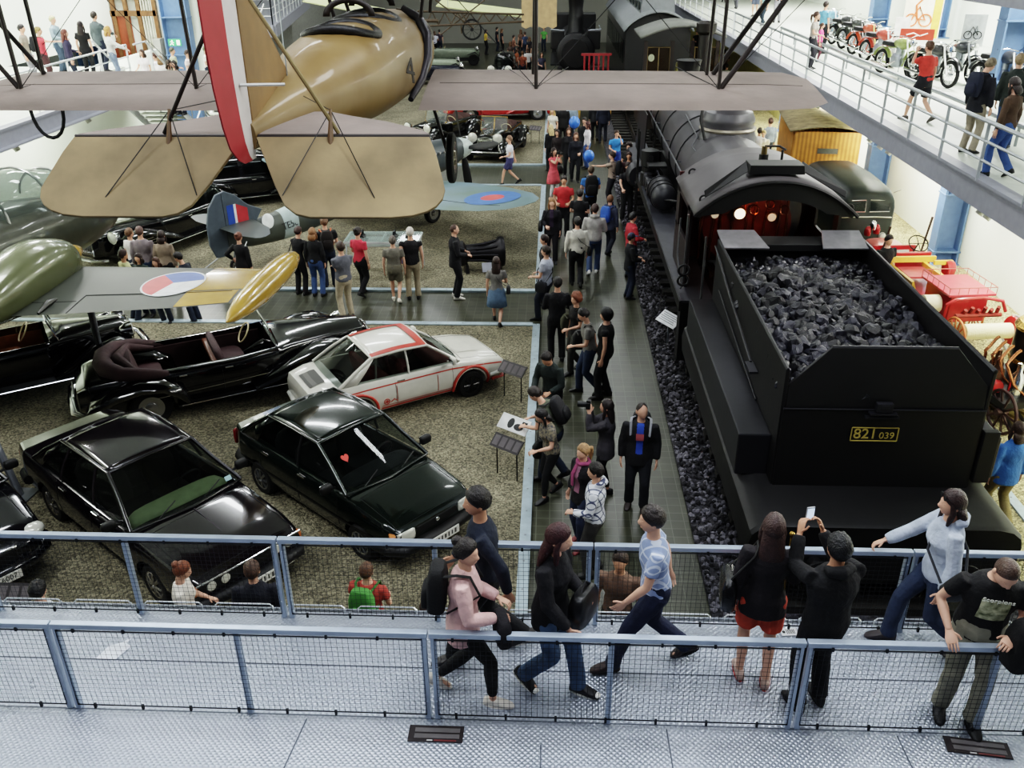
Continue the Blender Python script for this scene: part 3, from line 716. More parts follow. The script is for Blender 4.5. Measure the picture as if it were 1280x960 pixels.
# --- things people wear or hold: top-level objects placed from the wearer's joints
def held(name, label, cat, mb, mats, info, c, group=None, ang=50):
 """mb built in the wearer's own space; c = its centre there"""
 M = info['M']; w = M @ Vector(c); rz = math.atan2(M[1][0], M[0][0])
 inv = Matrix.Rotation(-rz, 4, 'Z') @ Matrix.Translation(-w) @ M
 mb.v = [inv @ Vector(p) for p in mb.v]
 o = mb.build(name, mats, None, ang); o.location = w; o.rotation_euler.z = rz
 return tag(o, label, cat, group)
def rounded_box(mb, c, d, r=.25, rx=0, rz=0, top=.8):
 q = Matrix.Rotation(rz, 3, 'Z') @ Matrix.Rotation(rx, 3, 'X'); secs = []
 for t, k in ((-.5, .72), (-.42, .93), (-.1, 1), (.2, .98), (.42, top), (.5, top * .75)):
  ring = []
  for i in range(16):
   a = 2 * PI * i / 16; x = math.copysign(abs(math.cos(a)) ** .55, math.cos(a)); y = math.copysign(abs(math.sin(a)) ** .55, math.sin(a))
   ring.append(Vector(c) + q @ Vector((x * d[0] / 2 * k, y * d[1] / 2 * k, t * d[2])))
  secs.append(ring)
 return mb.loft(secs)
def backpack(key, label, col, col2=None, size=1.0):
 I = PEOPLE[key]; c = I['C'] - I['fw'] * (.20 * I['f'] + I['th']) - I['sp'] * .04; mb = MB()
 la = -math.atan2(I['sp'].y, I['sp'].z)
 rounded_box(mb, c, (.30 * size, .17 * size, .44 * size), rx=la); rounded_box(mb, c - I['fw'] * .09 * size - I['sp'] * .08, (.22 * size, .08, .2 * size), rx=la)
 for sx in (-1, 1):
  sh = I['arms'][0 if sx < 0 else 1][0]; o = .125 + I['th']
  mb.mat(1).tube([c + Vector((sx * .09, .05, 0)) + I['sp'] * .17, sh + Vector((-sx * .06, -.05, .065 + I['th'])), sh + Vector((-sx * .055, .06, .055 + I['th'])), I['C'] + Vector((sx * .13, 0, 0)) + I['fw'] * o - I['sp'] * .0, c + Vector((sx * .15, .1, 0)) - I['sp'] * .16], .018, 6, True, .5)
 return held('backpack', label, 'backpack', mb, [mat(col, .8, bump=.3), mat(col2 or col, .8)], I, c)
def strapbag(key, label, col, side=1, size=(.34, .12, .26), drop=-.02, strap=True, shine=.5, name='shoulder_bag', cross=True, y=0.0):
 I = PEOPLE[key]; mb = MB(); c = I['P'] + Vector((side * (.24 * I['f'] + I['th'] + size[1] * .3), y, drop))
 rounded_box(mb, c, (size[1], size[0], size[2]), top=.7)
 if strap:
  sh = I['arms'][0 if (side < 0) != cross else 1][0]; u = I['th'] + .07; sg = 1 if sh.x > 0 else -1
  mb.mat(1).tube([c + Vector((0, .1, size[2] * .45)), I['C'] + Vector((side * .07, 0, -.1)) + I['fw'] * (.125 * I['f'] + I['th'] + .02) if cross else sh + Vector((-sg * .04, .07, .0)), sh + Vector((-sg * .06, .045, u * .75)), sh + Vector((-sg * .06, -.05, u * .75)), I['C'] + Vector((side * .07, 0, -.1)) - I['fw'] * (.125 * I['f'] + I['th'] + .02) if cross else sh + Vector((-sg * .04, -.08, .0)), c + Vector((0, -.1, size[2] * .45))], .014, 6, True, .5)
 else:
  mb.mat(1).tube([c + Vector((0, .1, size[2] * .4)), c + Vector((0, .08, size[2] * .4 + .2)), c + Vector((0, -.08, size[2] * .4 + .2)), c + Vector((0, -.1, size[2] * .4))], .01, 6)
 return held(name, label, 'bag', mb, [mat(col, shine, bump=.2), mat(col, .5)], I, c)
def gadget(key, label, kind):
 I = PEOPLE[key]; (wl, dl), (wr, dr) = I['hands']; c = (wl + wr) / 2 + (dl + dr).normalized() * .09; mb = MB()
 if kind == 'phone':
  c = c + Vector((0, .02, .05)); mb.box(c, (.065, .012, .125)); mb.mat(1).box(c - Vector((0, .008, 0)), (.056, .004, .1)); return held('mobile_phone', label, 'phone', mb, [mat('c9ccd2', .3, .4), mat('b9d0ee', .2, emit=1.2)], I, c, ang=20)
 c = c + Vector((0, .01, .02)); mb.box(c, (.14, .07, .095)); mb.box(c + Vector((0, 0, .06)), (.06, .06, .035)); mb.lathe([(.045, 0), (.045, .05), (.048, .06), (.048, .13), (.04, .14), (.03, .135)], 16, c + Vector((0, .03, 0)), 'Y'); mb.mat(1).lathe([(.001, .125), (.036, .126)], 12, c + Vector((0, .03, 0)), 'Y')
 return held('camera', label, 'camera', mb, [mat('141416', .5), mat('1d2a44', .05)], I, c, ang=30)
def balloon(label, pos, z, r=.17, col='2f74e0'):
 p = at(pos[0], pos[1], z); mb = MB(); mb.lathe([(.002, -1.3 * r), (.1 * r, -1.27 * r), (.1 * r, -1.16 * r)] + [(r * math.sin(t) + .002, -1.12 * r * math.cos(t)) for t in [PI * (i + 1) / 15 for i in range(15)]], 18)
 o = mb.build('balloon', mat(col, .25, coat=.5, var=.04), None, 60); o.location = p
 kn = MB().tube([(0, 0, -1.2 * r), (.02, .01, -1.8 * r), (.0, 0, -2.6 * r)], .003, 4).build('string', mat('d8d8d8'), o)
 return tag(o, label, 'balloon')
# ------------------------------------------------------------------ who stands where
BZ = 1.85; GZ = 3.9
BK = '17171a'; NV = '1b2233'; JN = '2c4468'; DJ = '1e2a3e'; GY = '6c6c6c'; KH = '8a8064'
P_ = person
# footbridge
P_('pink', 'woman in a pale pink jacket and black leggings walking along the footbridge', (575, 681), BZ, 1.64, -90, ('bend', 'bend'), (-.27, .24), ('jacket', 'dfb0ac'), ('leggings', '101012'), ('bun', '1d1413'), ('d8d0c4', 'efe9df'), fem=True, near=1, lean=4, turn=-25, xtra={'flats': 1})
backpack('pink', 'black backpack on the woman in the pale pink jacket', '121214')
I = PEOPLE['pink']; mb = MB(); rounded_box(mb, I['hands'][1][0] + Vector((.0, .04, -.1)), (.3, .13, .27), rz=.3); held('folded_coat', 'dark folded coat over the arm of the woman in pink', 'coat', mb, mat('1f1d22', .9, bump=.6, bscale=20), I, I['hands'][1][0])
P_('dkred', 'woman with long dark red hair in a black jacket and blue jeans walking', (690, 664), BZ, 1.70, -118, ('carry', 'swf'), (.24, -.2), ('jacket', '15141a'), ('trousers', '47617f'), ('long', '3a1418'), ('17171c', 'e8e6de', 'f0efe8'), fem=True, near=1, turn=10, lean=3, pitch=8)
I = PEOPLE['dkred']; mb = MB(); rounded_box(mb, I['hands'][0][0] + Vector((.04, .03, -.08)), (.36, .16, .3)); mb.mat(0).tube([I['hands'][0][0] + Vector((.1, .03, .05)), I['hands'][0][0] + Vector((.0, .02, .12)), I['hands'][0][0] + Vector((-.08, .03, .05))], .012, 6); held('handbag', 'large black handbag carried by the woman with dark red hair', 'bag', mb, mat('0e0e12', .35), I, I['hands'][0][0])
P_('dkman', 'man in a dark navy sweater walking left behind the woman in pink', (604, 617), BZ, 1.78, 95, ('swb', 'swf'), 'walk', ('long', '1a2233'), ('trousers', '14151b'), ('short', '1c1614'), ('2a2628', 'ddd8d0'), near=1, lean=4, turn=10, skin=SKIN2)
P_('checked', 'person in a light blue checked shirt striding left along the footbridge', (826, 640), BZ, 1.68, 92, ('swf', 'swb'), (.36, -.34), ('tee', '8fa0c4'), ('trousers', '1d2540'), ('short', '2a211f'), ('2b1a1a', '141214'), near=1, lean=6, tm=mat('8a9cc6', .85, kind='plaid', col2='c6cfe2'))
P_('longhair', 'woman with very long brown hair and orange shorts seen from behind', (968, 658), BZ, 1.66, -8, ('down', 'bend'), (.03, -.05), ('jacket', '1c171d'), ('shorts', 'c2401c'), ('long', '3a2420'), ('b89a8c', 'c9463a'), fem=True, near=1, xtra={'flats': 1})
strapbag('longhair', 'shiny black handbag hanging at the side of the long-haired woman', '0b0b0e', -1, (.42, .14, .3), .06, True, .15, 'handbag', False)
P_('phone', 'man in a black hooded top holding up a phone at the far railing', (1050, 684), BZ, 1.70, 14, ('phone', 'phone'), (.02, .06), ('hoodie', '101014'), ('trousers', '14141a'), ('short', '0d0d10'), '141416', near=1, fat=1.1, skin=SKIN2)
gadget('phone', 'white mobile phone held up by the man in the black hooded top', 'phone')
P_('greyw', 'woman in a pale grey hooded top and jeans walking by the far railing', (1198, 620), BZ, 1.68, 88, ('down', 'rail'), (-.3, .28), ('hoodie', 'aeb9cc'), ('trousers', '26344e'), ('mid', '2f1a18'), ('3a3438', '2a2830'), fem=True, near=1, lean=2, xtra={'glasses': (.07, .088)})
strapbag('greyw', 'small dark bag with a long strap on the woman in pale grey', '23252c', -1, (.2, .08, .18), -.02, True)
PRINT = mat('d6d4a8', .8, var=.9, scale=16, col2='3c4a24')
P_('printman', 'man in a black printed t-shirt and olive trousers leaning on the near railing', (1192, 893), BZ, 1.74, 168, ('carry', (.27, .19, 1.04)), (.08, -.03), ('tee', '111114'), ('trousers', '8a8674'), ('buzz', '4a3428'), '141416', near=1, lean=10, pitch=34, fat=1.12, turn=10, foot=True, xtra={'print': (.2, .22, .10, PRINT)})
def tee_lettering():
 I = PEOPLE['printman']; y = .135 * I['f'] + .02
 c = I['P'] + I['sp'] * .435 + I['fw'] * (.128 * I['f'] + .02)
 M = I['S'] @ basis(c, Vector((-1, 0, 0)), I['sp'], I['fw'])
 text_mesh('shirt_lettering', 'Scorpions', .055, mat('d8d8cc', .7), I['root'], M, .002)
tee_lettering()
I = PEOPLE['printman']; mb = MB(); rounded_box(mb, I['hands'][0][0] + Vector((-.12, -.02, -.06)), (.3, .22, .42), rz=.4); held('folded_jacket', 'black jacket hung over the arm of the man in the printed t-shirt', 'jacket', mb, mat('101012', .9, bump=.6, bscale=18), I, I['hands'][0][0])
# on the floor just beyond the footbridge
P_('w1', 'man in white with dark hair below the footbridge at far left', (44, 729), 0, 1.66, 0, ('bend', 'bend'), 'stand', ('long', 'd8dade'), ('trousers', NV), ('short', '141214'))
P_('w2', 'woman in a white lace top with auburn hair beside the black saloon', (220, 704), 0, 1.62, -75, ('bend', 'bend'), 'stand', ('tee', 'e6ded2'), ('trousers', DJ), ('bun', '7a4020'), fem=True, pitch=15)
P_('w3', 'man in a dark suit with brown hair in front of the black saloon', (313, 704), 0, 1.72, 10, ('down', 'down'), 'stand', ('jacket', '1a1c2a'), ('trousers', '15161c'), ('short', '4a3020'))
P_('w4', 'child in a red top with a green backpack seen from behind below the footbridge', (457, 706), 0, 1.52, -10, ('bend', 'bend'), 'stand', ('tee', 'b03a2a'), ('trousers', JN), ('short', '5a3a22'), fat=1.1)
backpack('w4', 'big green backpack on the child in the red top', '3f8a2e', '2c6a22', 1.15)
P_('w5', 'person in an ochre top half hidden behind the woman in pink', (532, 754), 0, 1.3, 30, ('down', 'down'), 'stand', ('tee', 'a8702c'), ('trousers', JN), ('short', '3a2418'))
P_('w6', 'man in brown seen through the wire mesh between two footbridge posts', (776, 690), 0, 1.74, 165, ('down', 'down'), 'stand', ('tee', '6a5040'), ('trousers', '3a3428'), ('short', '3a2a20'), skin=SKIN2)
# walkway
P_('blueT', 'man in an open black jacket over a blue t-shirt facing the footbridge', (803, 504), 0, 1.80, 172, ('down', 'down'), (.06, -.06), ('jacket', '17171c'), ('trousers', '1e2129'), ('bald', '2a201c'), '2a1d1a', inner='2a50b4', turn=28, fat=1.06, xtra={'print': (.11, .11, .13, mat('b0525a', .8))})
backpack('blueT', 'dark backpack with grey straps on the man in the blue t-shirt', '26262a', '8a8c92')
P_('photog', 'woman in a dark grey jacket taking a photograph on the walkway', (760, 500), 0, 1.70, 80, ('face', 'face'), (.05, -.05), ('jacket', '3b383e'), ('leggings', '14141a'), ('long', '241a18'), fem=True)
gadget('photog', 'black camera held up by the woman in the dark grey jacket', 'camera')
P_('scarf', 'blonde woman in a black coat with a pink scarf', (730, 556), 0, 1.66, 130, ('down', 'pocket'), (.08, -.06), ('jacket', '18161b'), ('trousers', '26304a'), ('pony', '9a7448'), '7a2626', fem=True, inner='8a5a70', xtra={'scarf': '96406a'})
P_('plaid', 'young man in a white checked hooded top looking left', (746, 580), 0, 1.76, 80, ('bend', 'down'), (.05, -.04), ('hoodie', 'd6dae2'), ('trousers', '3c3a3a'), ('short', '1c1614'), tm=mat('dadde6', .85, kind='plaid', col2='4a506a'))
P_('olive', 'man in an olive shirt bending over beside the gravel strip', (692, 480), 0, 1.72, 75, ('bend', 'bend'), 'step', ('tee', '565c4c'), ('trousers', DJ), ('short', '241a16'), lean=26, pitch=25)
backpack('olive', 'dark backpack on the man in the olive shirt', '1a1a1e')
P_('braids', 'dark-haired woman in a patterned top carrying a black bag', (689, 505), 0, 1.64, 120, ('bend', 'swb'), 'step', ('tee', '8a7f68'), ('leggings', '111115'), ('mid', '100e10'), fem=True, lean=12, pitch=22, tm=mat('8f8468', .9, var=.6, scale=30, col2='3a3c48'))
strapbag('braids', 'big black bag of the woman in the patterned top', '101012', 1, (.38, .14, .32), -.15, True, .7, 'handbag', False)
P_('greenj', 'man in a dark green jacket looking down by the gravel edge', (691, 432), 0, 1.74, 150, ('bend', 'bend'), 'stand', ('jacket', '1f2a28'), ('trousers', '1a1a20'), ('short', '1c1512'), lean=14, pitch=25, skin=SKIN2)
P_('suit', 'man in a plain black sweater seen from behind on the walkway', (697, 347), 0, 1.80, 4, ('bend', 'bend'), 'stand', ('long', '17181f'), ('trousers', '131318'), ('short', '15100e'))
P_('ginger', 'woman with frizzy ginger hair and a dark top', (721, 366), 0, 1.68, 120, ('bend', 'down'), 'step', ('tee', '1c1a1c'), ('trousers', '34342e'), ('curly', '7a4022'), fem=True)
strapbag('ginger', 'camouflage green shoulder bag of the woman with ginger hair', '4a4a3a', 1, (.36, .15, .34), .1, True, .9)
P_('blurgrey', 'person in a grey t-shirt walking left with a black bag', (738, 384), 0, 1.76, 95, ('bend', 'swb'), 'step2', ('tee', '75736e'), ('trousers', '23334e'), ('short', '181414'), lean=8, pitch=15)
strapbag('blurgrey', 'black and white bag carried by the person in the grey t-shirt', '141417', 1, (.36, .16, .38), .05, True, .6, 'shoulder_bag', True, .12)
P_('hoodup', 'person with a black hood up and a white t-shirt sleeve', (759, 386), 0, 1.80, 80, ('down', 'down'), (.08, -.06), ('vest', '121216'), ('trousers', '14151b'), ('short', '0e0e12'), inner='dcdcde', fat=1.12, xtra={'hoodup': 1})
P_('polo', 'man in a pale grey polo shirt with a dark shoulder strap', (683, 307), 0, 1.76, 70, ('bend', 'bend'), 'step', ('tee', 'aab0c2'), ('trousers', '1e2638'), ('short', '2e221c'), fat=1.15)
strapbag('polo', 'dark bag on the hip of the man in the pale polo shirt', '1d1f28', -1, (.28, .1, .24), -.03)
P_('behindpolo', 'man half hidden behind the man in the pale polo shirt', (681, 294), 0, 1.70, 80, ('down', 'down'), 'stand', ('long', '26242a'), ('trousers', BK), ('short', '2e1c16'))
P_('blondeblk', 'blonde woman in an open black coat walking towards the camera', (690, 248), 0, 1.72, 178, ('down', 'bend'), (.1, -.1), ('jacket', '15131a'), ('trousers', '14121a'), ('mid', '8a6238'), fem=True, inner='2e1f36')
strapbag('blondeblk', 'black shoulder bag of the blonde woman in the black coat', '121216', 1, (.34, .13, .26), .05, True, .5, 'shoulder_bag', False)
P_('redman', 'man in a red t-shirt holding something with both hands', (705, 220), 0, 1.80, 175, ('bend', 'bend'), (.06, -.06), ('tee', 'c01e24'), ('trousers', '15151c'), ('short', '241814'), fat=1.15, skin=SKIN2)
P_('blkback', 'man in a black t-shirt seen from behind beside the man in red', (725, 237), 0, 1.74, -15, ('bend', 'bend'), 'stand', ('tee', '17171b'), ('trousers', '15151a'), ('short', '241a16'))
P_('strap', 'man in a white shirt with a dark strap across his back', (722, 271), 0, 1.78, 5, ('down', 'down'), 'step', ('long', 'd2cdbf'), ('trousers', '14151a'), ('short', '17120f'), fat=1.05)
strapbag('strap', 'black bag of the man in the white shirt', '101014', 1, (.26, .1, .22), -.02)
P_('greyhood', 'man in a light grey hooded top seen from behind', (744, 255), 0, 1.84, -5, ('bend', 'bend'), 'step2', ('hoodie', '9c9895'), ('trousers', '34486a'), ('short', '36201a'), ('d8d8d8', 'f0f0f0'), fat=1.08)
P_('bluepack', 'boy with a blue backpack walking away near the locomotive', (763, 244), 0, 1.66, -35, ('down', 'down'), 'step', ('jacket', '353a4e'), ('trousers', '1d2432'), ('short', '6a4426'))
backpack('bluepack', 'bright blue backpack on the boy near the locomotive', '2a5ab0', '1f3a70')
P_('blueback', 'man in a blue t-shirt and dark waistcoat seen from behind', (739, 208), 0, 1.82, 5, ('bend', 'bend'), 'stand', ('tee', '2b6cb4'), ('trousers', '131319'), ('short', '4a3826'), fat=1.1)
backpack('blueback', 'large black backpack on the man in the blue t-shirt', '131316', size=1.25)
P_('pinkdress', 'girl in a coral pink dress and white leggings taking a photograph', (692, 185), 0, 1.70, -140, ('face', 'face'), 'stand', ('dress', 'e2525e'), ('leggings', 'e6e4e2'), ('mid', '2a1a18'), 'caa084', fem=True)
gadget('pinkdress', 'small black camera held up by the girl in the pink dress', 'camera')
strapbag('pinkdress', 'black bag at the side of the girl in the pink dress', '101014', -1, (.3, .12, .26), .05, True, .5, 'shoulder_bag', False)
P_('fairblk', 'woman with long fair hair in black at the walkway edge', (689, 156), 0, 1.68, 20, ('down', 'down'), 'stand', ('long', '1a1a20'), ('trousers', BK), ('long', 'c8b07a'), fem=True)
P_('dkhair', 'dark-haired person in a dark jacket beside the fair-haired woman', (697, 162), 0, 1.62, 150, ('down', 'down'), 'stand', ('jacket', '241a1e'), ('trousers', BK), ('mid', '2a1812'), fem=True)
P_('blk1', 'woman in a black coat with brown hair in the middle of the walkway group', (711, 160), 0, 1.70, 180, ('bend', 'down'), 'stand', ('jacket', '1b1a20'), ('trousers', '16161c'), ('mid', '4a2a1c'), fem=True)
P_('blk2', 'woman in a dark jacket holding a leaflet in front of the walkway group', (720, 165), 0, 1.72, 185, ('bend', 'down'), (.12, -.1), ('jacket', '181a26'), ('trousers', '15161e'), ('mid', '5a3420'), fem=True)
P_('whitetop', 'woman in a white top and jeans looking left', (735, 152), 0, 1.72, 100, ('down', 'down'), 'stand', ('long', 'dcd6dc'), ('trousers', '3a5a94'), ('mid', '4a1f1c'), fem=True)
P_('behindwhite', 'man in black just behind the woman in the white top', (731, 147), 0, 1.78, 150, ('down', 'down'), 'stand', ('jacket', '1a1c22'), ('trousers', BK), ('short', '1d1614'))
P_('drink', 'boy in a bright blue t-shirt drinking beside the locomotive', (771, 163), 0, 1.68, 190, ('face', 'bend'), 'stand', ('tee', '2a8ad8'), ('trousers', '1e3e90'), ('short', '3a261c'), fat=1.05)
P_('pointing', 'man with a backpack pointing left with an outstretched arm', (766, 190), 0, 1.76, 75, ('point', 'down'), 'stand', ('tee', 'a89484'), ('trousers', '26262e'), ('short', '3a2a22'))
backpack('pointing', 'black backpack on the man pointing left', '17171b')
P_('lean1', 'man in a black t-shirt leaning beside the locomotive front', (2.2, 26.6, 0), 0, 1.78, 190, ('rail', 'rail'), 'stand', ('tee', '16161a'), ('trousers', BK), ('short', '2a1a14'), fat=1.1)
P_('lean2', 'woman with curly dark hair standing by the locomotive front', (2.45, 29.6, 0), 0, 1.74, 160, ('bend', 'down'), 'stand', ('tee', '18161a'), ('trousers', BK), ('curly', '2a1614'), fem=True)
P_('lean3', 'man in maroon between the two people by the locomotive', (2.35, 28.2, 0), 0, 1.74, 170, ('bend', 'down'), 'stand', ('tee', '3a1c20'), ('trousers', BK), ('short', '3a2018'), skin=SKIN2)
P_('fairwhite', 'fair-haired woman in a white top at the far end of the kerb', (691, 135), 0, 1.68, 150, ('down', 'down'), 'stand', ('tee', 'd8d2c4'), ('trousers', '4a4438'), ('long', 'c09a58'), fem=True)
P_('far1', 'tall man in black standing beyond the blue balloon', (704, 128), 0, 1.8, 0, ('down', 'down'), 'stand', ('jacket', '18181c'), ('trousers', BK), ('short', '201612'))
P_('far2', 'man in a pale denim shirt beyond the blue balloon', (715, 127), 0, 1.75, 20, ('down', 'down'), 'stand', ('long', '8ea2b4'), ('trousers', '3a4250'), ('short', '2c1c14'))
P_('far3', 'man in dark trousers under the biplane wing, left of a pair', (745, 122), 0, 1.76, 0, ('down', 'down'), 'step', ('jacket', '25262c'), ('trousers', '16171e'), ('short', '2c1c14'))
P_('far4', 'man in navy under the biplane wing, right of a pair', (755, 124), 0, 1.78, 0, ('down', 'down'), 'stand', ('jacket', '1e2436'), ('trousers', '181d2c'), ('short', '181210'))
P_('redj', 'person in a red jacket beside the track ballast', (791, 266), 0, 1.70, -70, ('down', 'bend'), 'stand', ('jacket', 'b02030'), ('trousers', '1e2a44'), ('short', '161214'))
P_('capboy', 'boy in a blue and red cap beside the track ballast', (789, 292), 0, 1.6, -80, ('bend', 'bend'), 'stand', ('jacket', '17181d'), ('trousers', '1c2740'), ('short', '1a1412'), ('222226', 'e0e0e0'), xtra={'cap': '2a3050'})
P_('walker', 'man in a white shirt and striped shorts walking on the cross path', (637, 168), 0, 1.74, 100, ('bend', 'swb'), 'walk', ('tee', 'cfd0d8'), ('shorts', '3c3c66'), ('short', '7a5a44'), '1a1a1c')
# visitors at the display case
P_('c1', 'woman in black bending over at the left end of the display case', (378, 368), 0, 1.68, -20, ('lean', 'lean'), 'stand', ('long', '141417'), ('trousers', '14141a'), ('short', '3a2018'), foot=True, lean=14, fem=True)
strapbag('c1', 'black bag hanging beside the woman bending over', '18181c', -1, (.34, .14, .28), -.2, True, .5, 'shoulder_bag', False)
P_('c2', 'woman with light brown hair in black and blue jeans', (399, 370), 0, 1.70, -5, ('down', 'down'), 'stand', ('long', '17171b'), ('trousers', '3a5684'), ('mid', '8a5c30'), fem=True, foot=True)
P_('c3', 'man in a black t-shirt with an orange-trimmed backpack', (414, 360), 0, 1.80, 20, ('bend', 'bend'), 'stand', ('tee', '16161a'), ('trousers', DJ), ('short', '6a482c'), foot=True)
backpack('c3', 'black backpack with orange panels', '26201e', 'c05a28')
P_('c4', 'man in a plain grey t-shirt standing near the convertible', (425, 303), 0, 1.80, 40, ('cross', 'cross'), 'stand', ('tee', '62646e'), ('trousers', 'b0a288'), ('short', '3a261a'), fat=1.1)
P_('c5', 'woman in a red t-shirt and black trousers at the display case', (446, 284), 0, 1.72, -25, ('bend', 'down'), 'step', ('tee', 'c8223e'), ('trousers', '14141a'), ('bun', '241610'), fem=True, xtra={})
P_('c6', 'older person in grey-brown shirt and knee trousers at the display case', (490, 295), 0, 1.64, 5, ('down', 'down'), 'step', ('tee', '6a665c'), ('shorts', '6a6656'), ('short', '5a5048'), 'd8d4c8', fat=1.1)
P_('c7', 'white-haired man in a dark waistcoat over a white shirt', (512, 285), 0, 1.76, 10, ('back', 'down'), 'stand', ('vest', '1c1a1e'), ('trousers', 'a2957a'), ('short', 'c4bcb0'), fat=1.05)
P_('c8', 'man in a black jacket standing side-on by the jet engine', (567, 281), 0, 1.82, -75, ('bend', 'bend'), 'stand', ('jacket', '15151b'), ('trousers', '13141c'), ('bald', '4a2e22'), ('ddd8d0', 'f0ece4'))
P_('c9', 'girl in a denim skirt and patterned tights walking away', (620, 319), 0, 1.62, 0, ('down', 'bend'), 'walk', ('tee', '7c7a78'), ('skirt', '5c7896'), ('long', '2e1c16'), '141416', fem=True, skin=None)
strapbag('c9', 'dark shoulder bag of the girl in the denim skirt', '2a2a30', 1, (.22, .1, .2), .0)
P_('d1', 'woman in a black long-sleeved top beside the spitfire-style tail', (297, 291), 0, 1.66, -15, ('hip', 'down'), 'stand', ('long', '131316'), ('trousers', '1c1214'), ('bun', '6a3a26'), fem=True)
PEOPLE['d1']['root']['label'] = 'woman in a black long-sleeved top beside the camouflaged tail fin'
P_('d2', 'person in white partly hidden behind the man in the grey shirt', (160, 286), 0, 1.7, -30, ('down', 'down'), 'stand', ('tee', 'd2ccc8'), ('trousers', DJ), ('short', '6a4a2c'))
P_('d3', 'man in a mauve-grey shirt seen from behind by the black limousine', (173, 284), 0, 1.78, 5, ('down', 'down'), 'stand', ('long', '7c7276'), ('trousers', '2c4468'), ('short', '5a4038'), fat=1.12)
P_('d4', 'woman in a beige-grey top with dark hair by the black limousine', (200, 289), 0, 1.72, 0, ('down', 'down'), 'stand', ('long', '80705e'), ('trousers', BK), ('mid', '2a1610'), fem=True, fat=1.15)
P_('d5', 'person in a pale yellow shirt behind the grey wing', (152, 313), 0, 1.68, -40, ('bend', 'bend'), 'stand', ('tee', 'b9bb82'), ('trousers', DJ), ('short', '3a241a'), skin=SKIN2)
P_('d6', 'dark-haired child behind the grey wing beside the yellow shirt', (172, 317), 0, 1.5, 170, ('down', 'down'), 'stand', ('tee', '2e3a34'), ('trousers', DJ), ('mid', '2a1812'), fem=True)
P_('d7', 'woman with brown hair looking down behind the roundel', (194, 322), 0, 1.55, 170, ('down', 'down'), 'stand', ('tee', '3a2c28'), ('trousers', DJ), ('mid', '4a2c1c'), fem=True)
P_('d8', 'man in a dark t-shirt stooping behind the grey wing', (230, 315), 0, 1.66, 80, ('bend', 'bend'), 'stand', ('tee', '1a1f2c'), ('trousers', DJ), ('short', '1a1412'), lean=14, pitch=15)
# right side
P_('tender', 'man in a black t-shirt standing beside the tender', (1112, 294), 0, 1.74, -160, ('down', 'down'), 'stand', ('tee', '121216'), ('trousers', DJ), ('short', '1a1210'), fat=1.1)
P_('bluedress', 'person in a blue jacket and khaki trousers walking by the right kerb', (1277, 528), 0, 1.72, 10, ('down', 'down'), 'step', ('jacket', '2f6cb4'), ('trousers', '8a7a4a'), ('mid', '3a2418'))
P_('r1', 'man in a white shirt behind the locomotive dome', (950, 160), 0, 1.7, -30, ('bend', 'bend'), 'stand', ('long', 'e2e0e2'), ('trousers', NV), ('short', '2a1a14'))
P_('r2', 'blond child in white beside the locomotive dome', (955, 163), 0, 1.62, 160, ('down', 'down'), 'stand', ('tee', 'd8d0b8'), ('trousers', KH), ('short', 'b09a5c'))
P_('r3', 'man in a blue-grey shirt seen from behind by the yellow wagon', (964, 148), 0, 1.8, 20, ('down', 'down'), 'stand', ('long', '7c8794'), ('trousers', '2c3038'), ('short', '4a2c20'), fat=1.1)
# right gallery
P_('g1', 'man in a red and navy t-shirt walking on the right gallery', (1166, 49), GZ, 1.78, 25, ('face', 'down'), 'walk', ('tee', 'd8301c'), ('shorts', '26262c'), ('short', '5a3e28'), '4a443e', lean=4, fat=1.1)
P_('g2', 'man in a dark jacket with a bag looking down on the right gallery', (1234, 72), GZ, 1.78, -60, ('down', 'down'), 'stand', ('jacket', '23242c'), ('trousers', '8f8570'), ('short', '77684e'), pitch=28, lean=6)
backpack('g2', 'dark navy backpack on the man looking down on the gallery', '1c2236')
P_('g3', 'man in a dark green jacket at the right edge of the gallery', (1277, 68), GZ, 1.78, -30, ('down', 'down'), 'stand', ('jacket', '28302c'), ('trousers', JN), ('short', '8a7450'))
P_('g4', 'woman in a brown top and jeans walking on the right gallery', (1272, 96), GZ, 1.70, 30, ('down', 'down'), 'step', ('long', '56412f'), ('trousers', '3d5e9a'), ('mid', '241612'), fem=True, pitch=14)
P_('g5', 'man in a navy jacket behind the woman in brown on the gallery', (8.15, 14.7, 3.9), GZ, 1.72, 60, ('bend', 'bend'), 'step', ('jacket', '2a3040'), ('trousers', '2a4478'), ('short', '1e1612'))
P_('g6', 'woman in a grey top and dark trousers by the gallery railing', (1021, 15), GZ, 1.70, -120, ('down', 'bend'), 'stand', ('tee', 'a39a90'), ('trousers', '23222c'), ('pony', '4a2e1c'), fem=True)
P_('g7', 'small child in bright pink by the gallery railing', (1028, 29), GZ, 1.22, -110, ('bend', 'down'), 'stand', ('tee', 'f0408a'), ('leggings', '5a2a3a'), ('pony', '4a2e1c'), fem=True)
P_('g8', 'person in a light blue shirt beside the child in pink', (1033, 2), GZ, 1.74, -60, ('bend', 'down'), 'stand', ('tee', '62a6c6'), ('trousers', '191a20'), ('short', '2c1c14'))
P_('g9', 'man in a black t-shirt and grey trousers on the far gallery', (976, -22), GZ, 1.8, 170, ('bend', 'bend'), 'stand', ('tee', '1c1a22'), ('trousers', '8c8c94'), ('short', '2c1c14'), fat=1.15)
P_('g10', 'person in an orange shirt on the far gallery', (948, -25), GZ, 1.76, 150, ('down', 'down'), 'stand', ('tee', 'e0501a'), ('shorts', '5a6478'), ('short', '2c1c14'))
P_('g11', 'person in dark clothes on the far gallery left of the orange shirt', (924, -30), GZ, 1.74, 150, ('down', 'down'), 'step', ('jacket', '262636'), ('trousers', '55555c'), ('short', '2c1c14'))
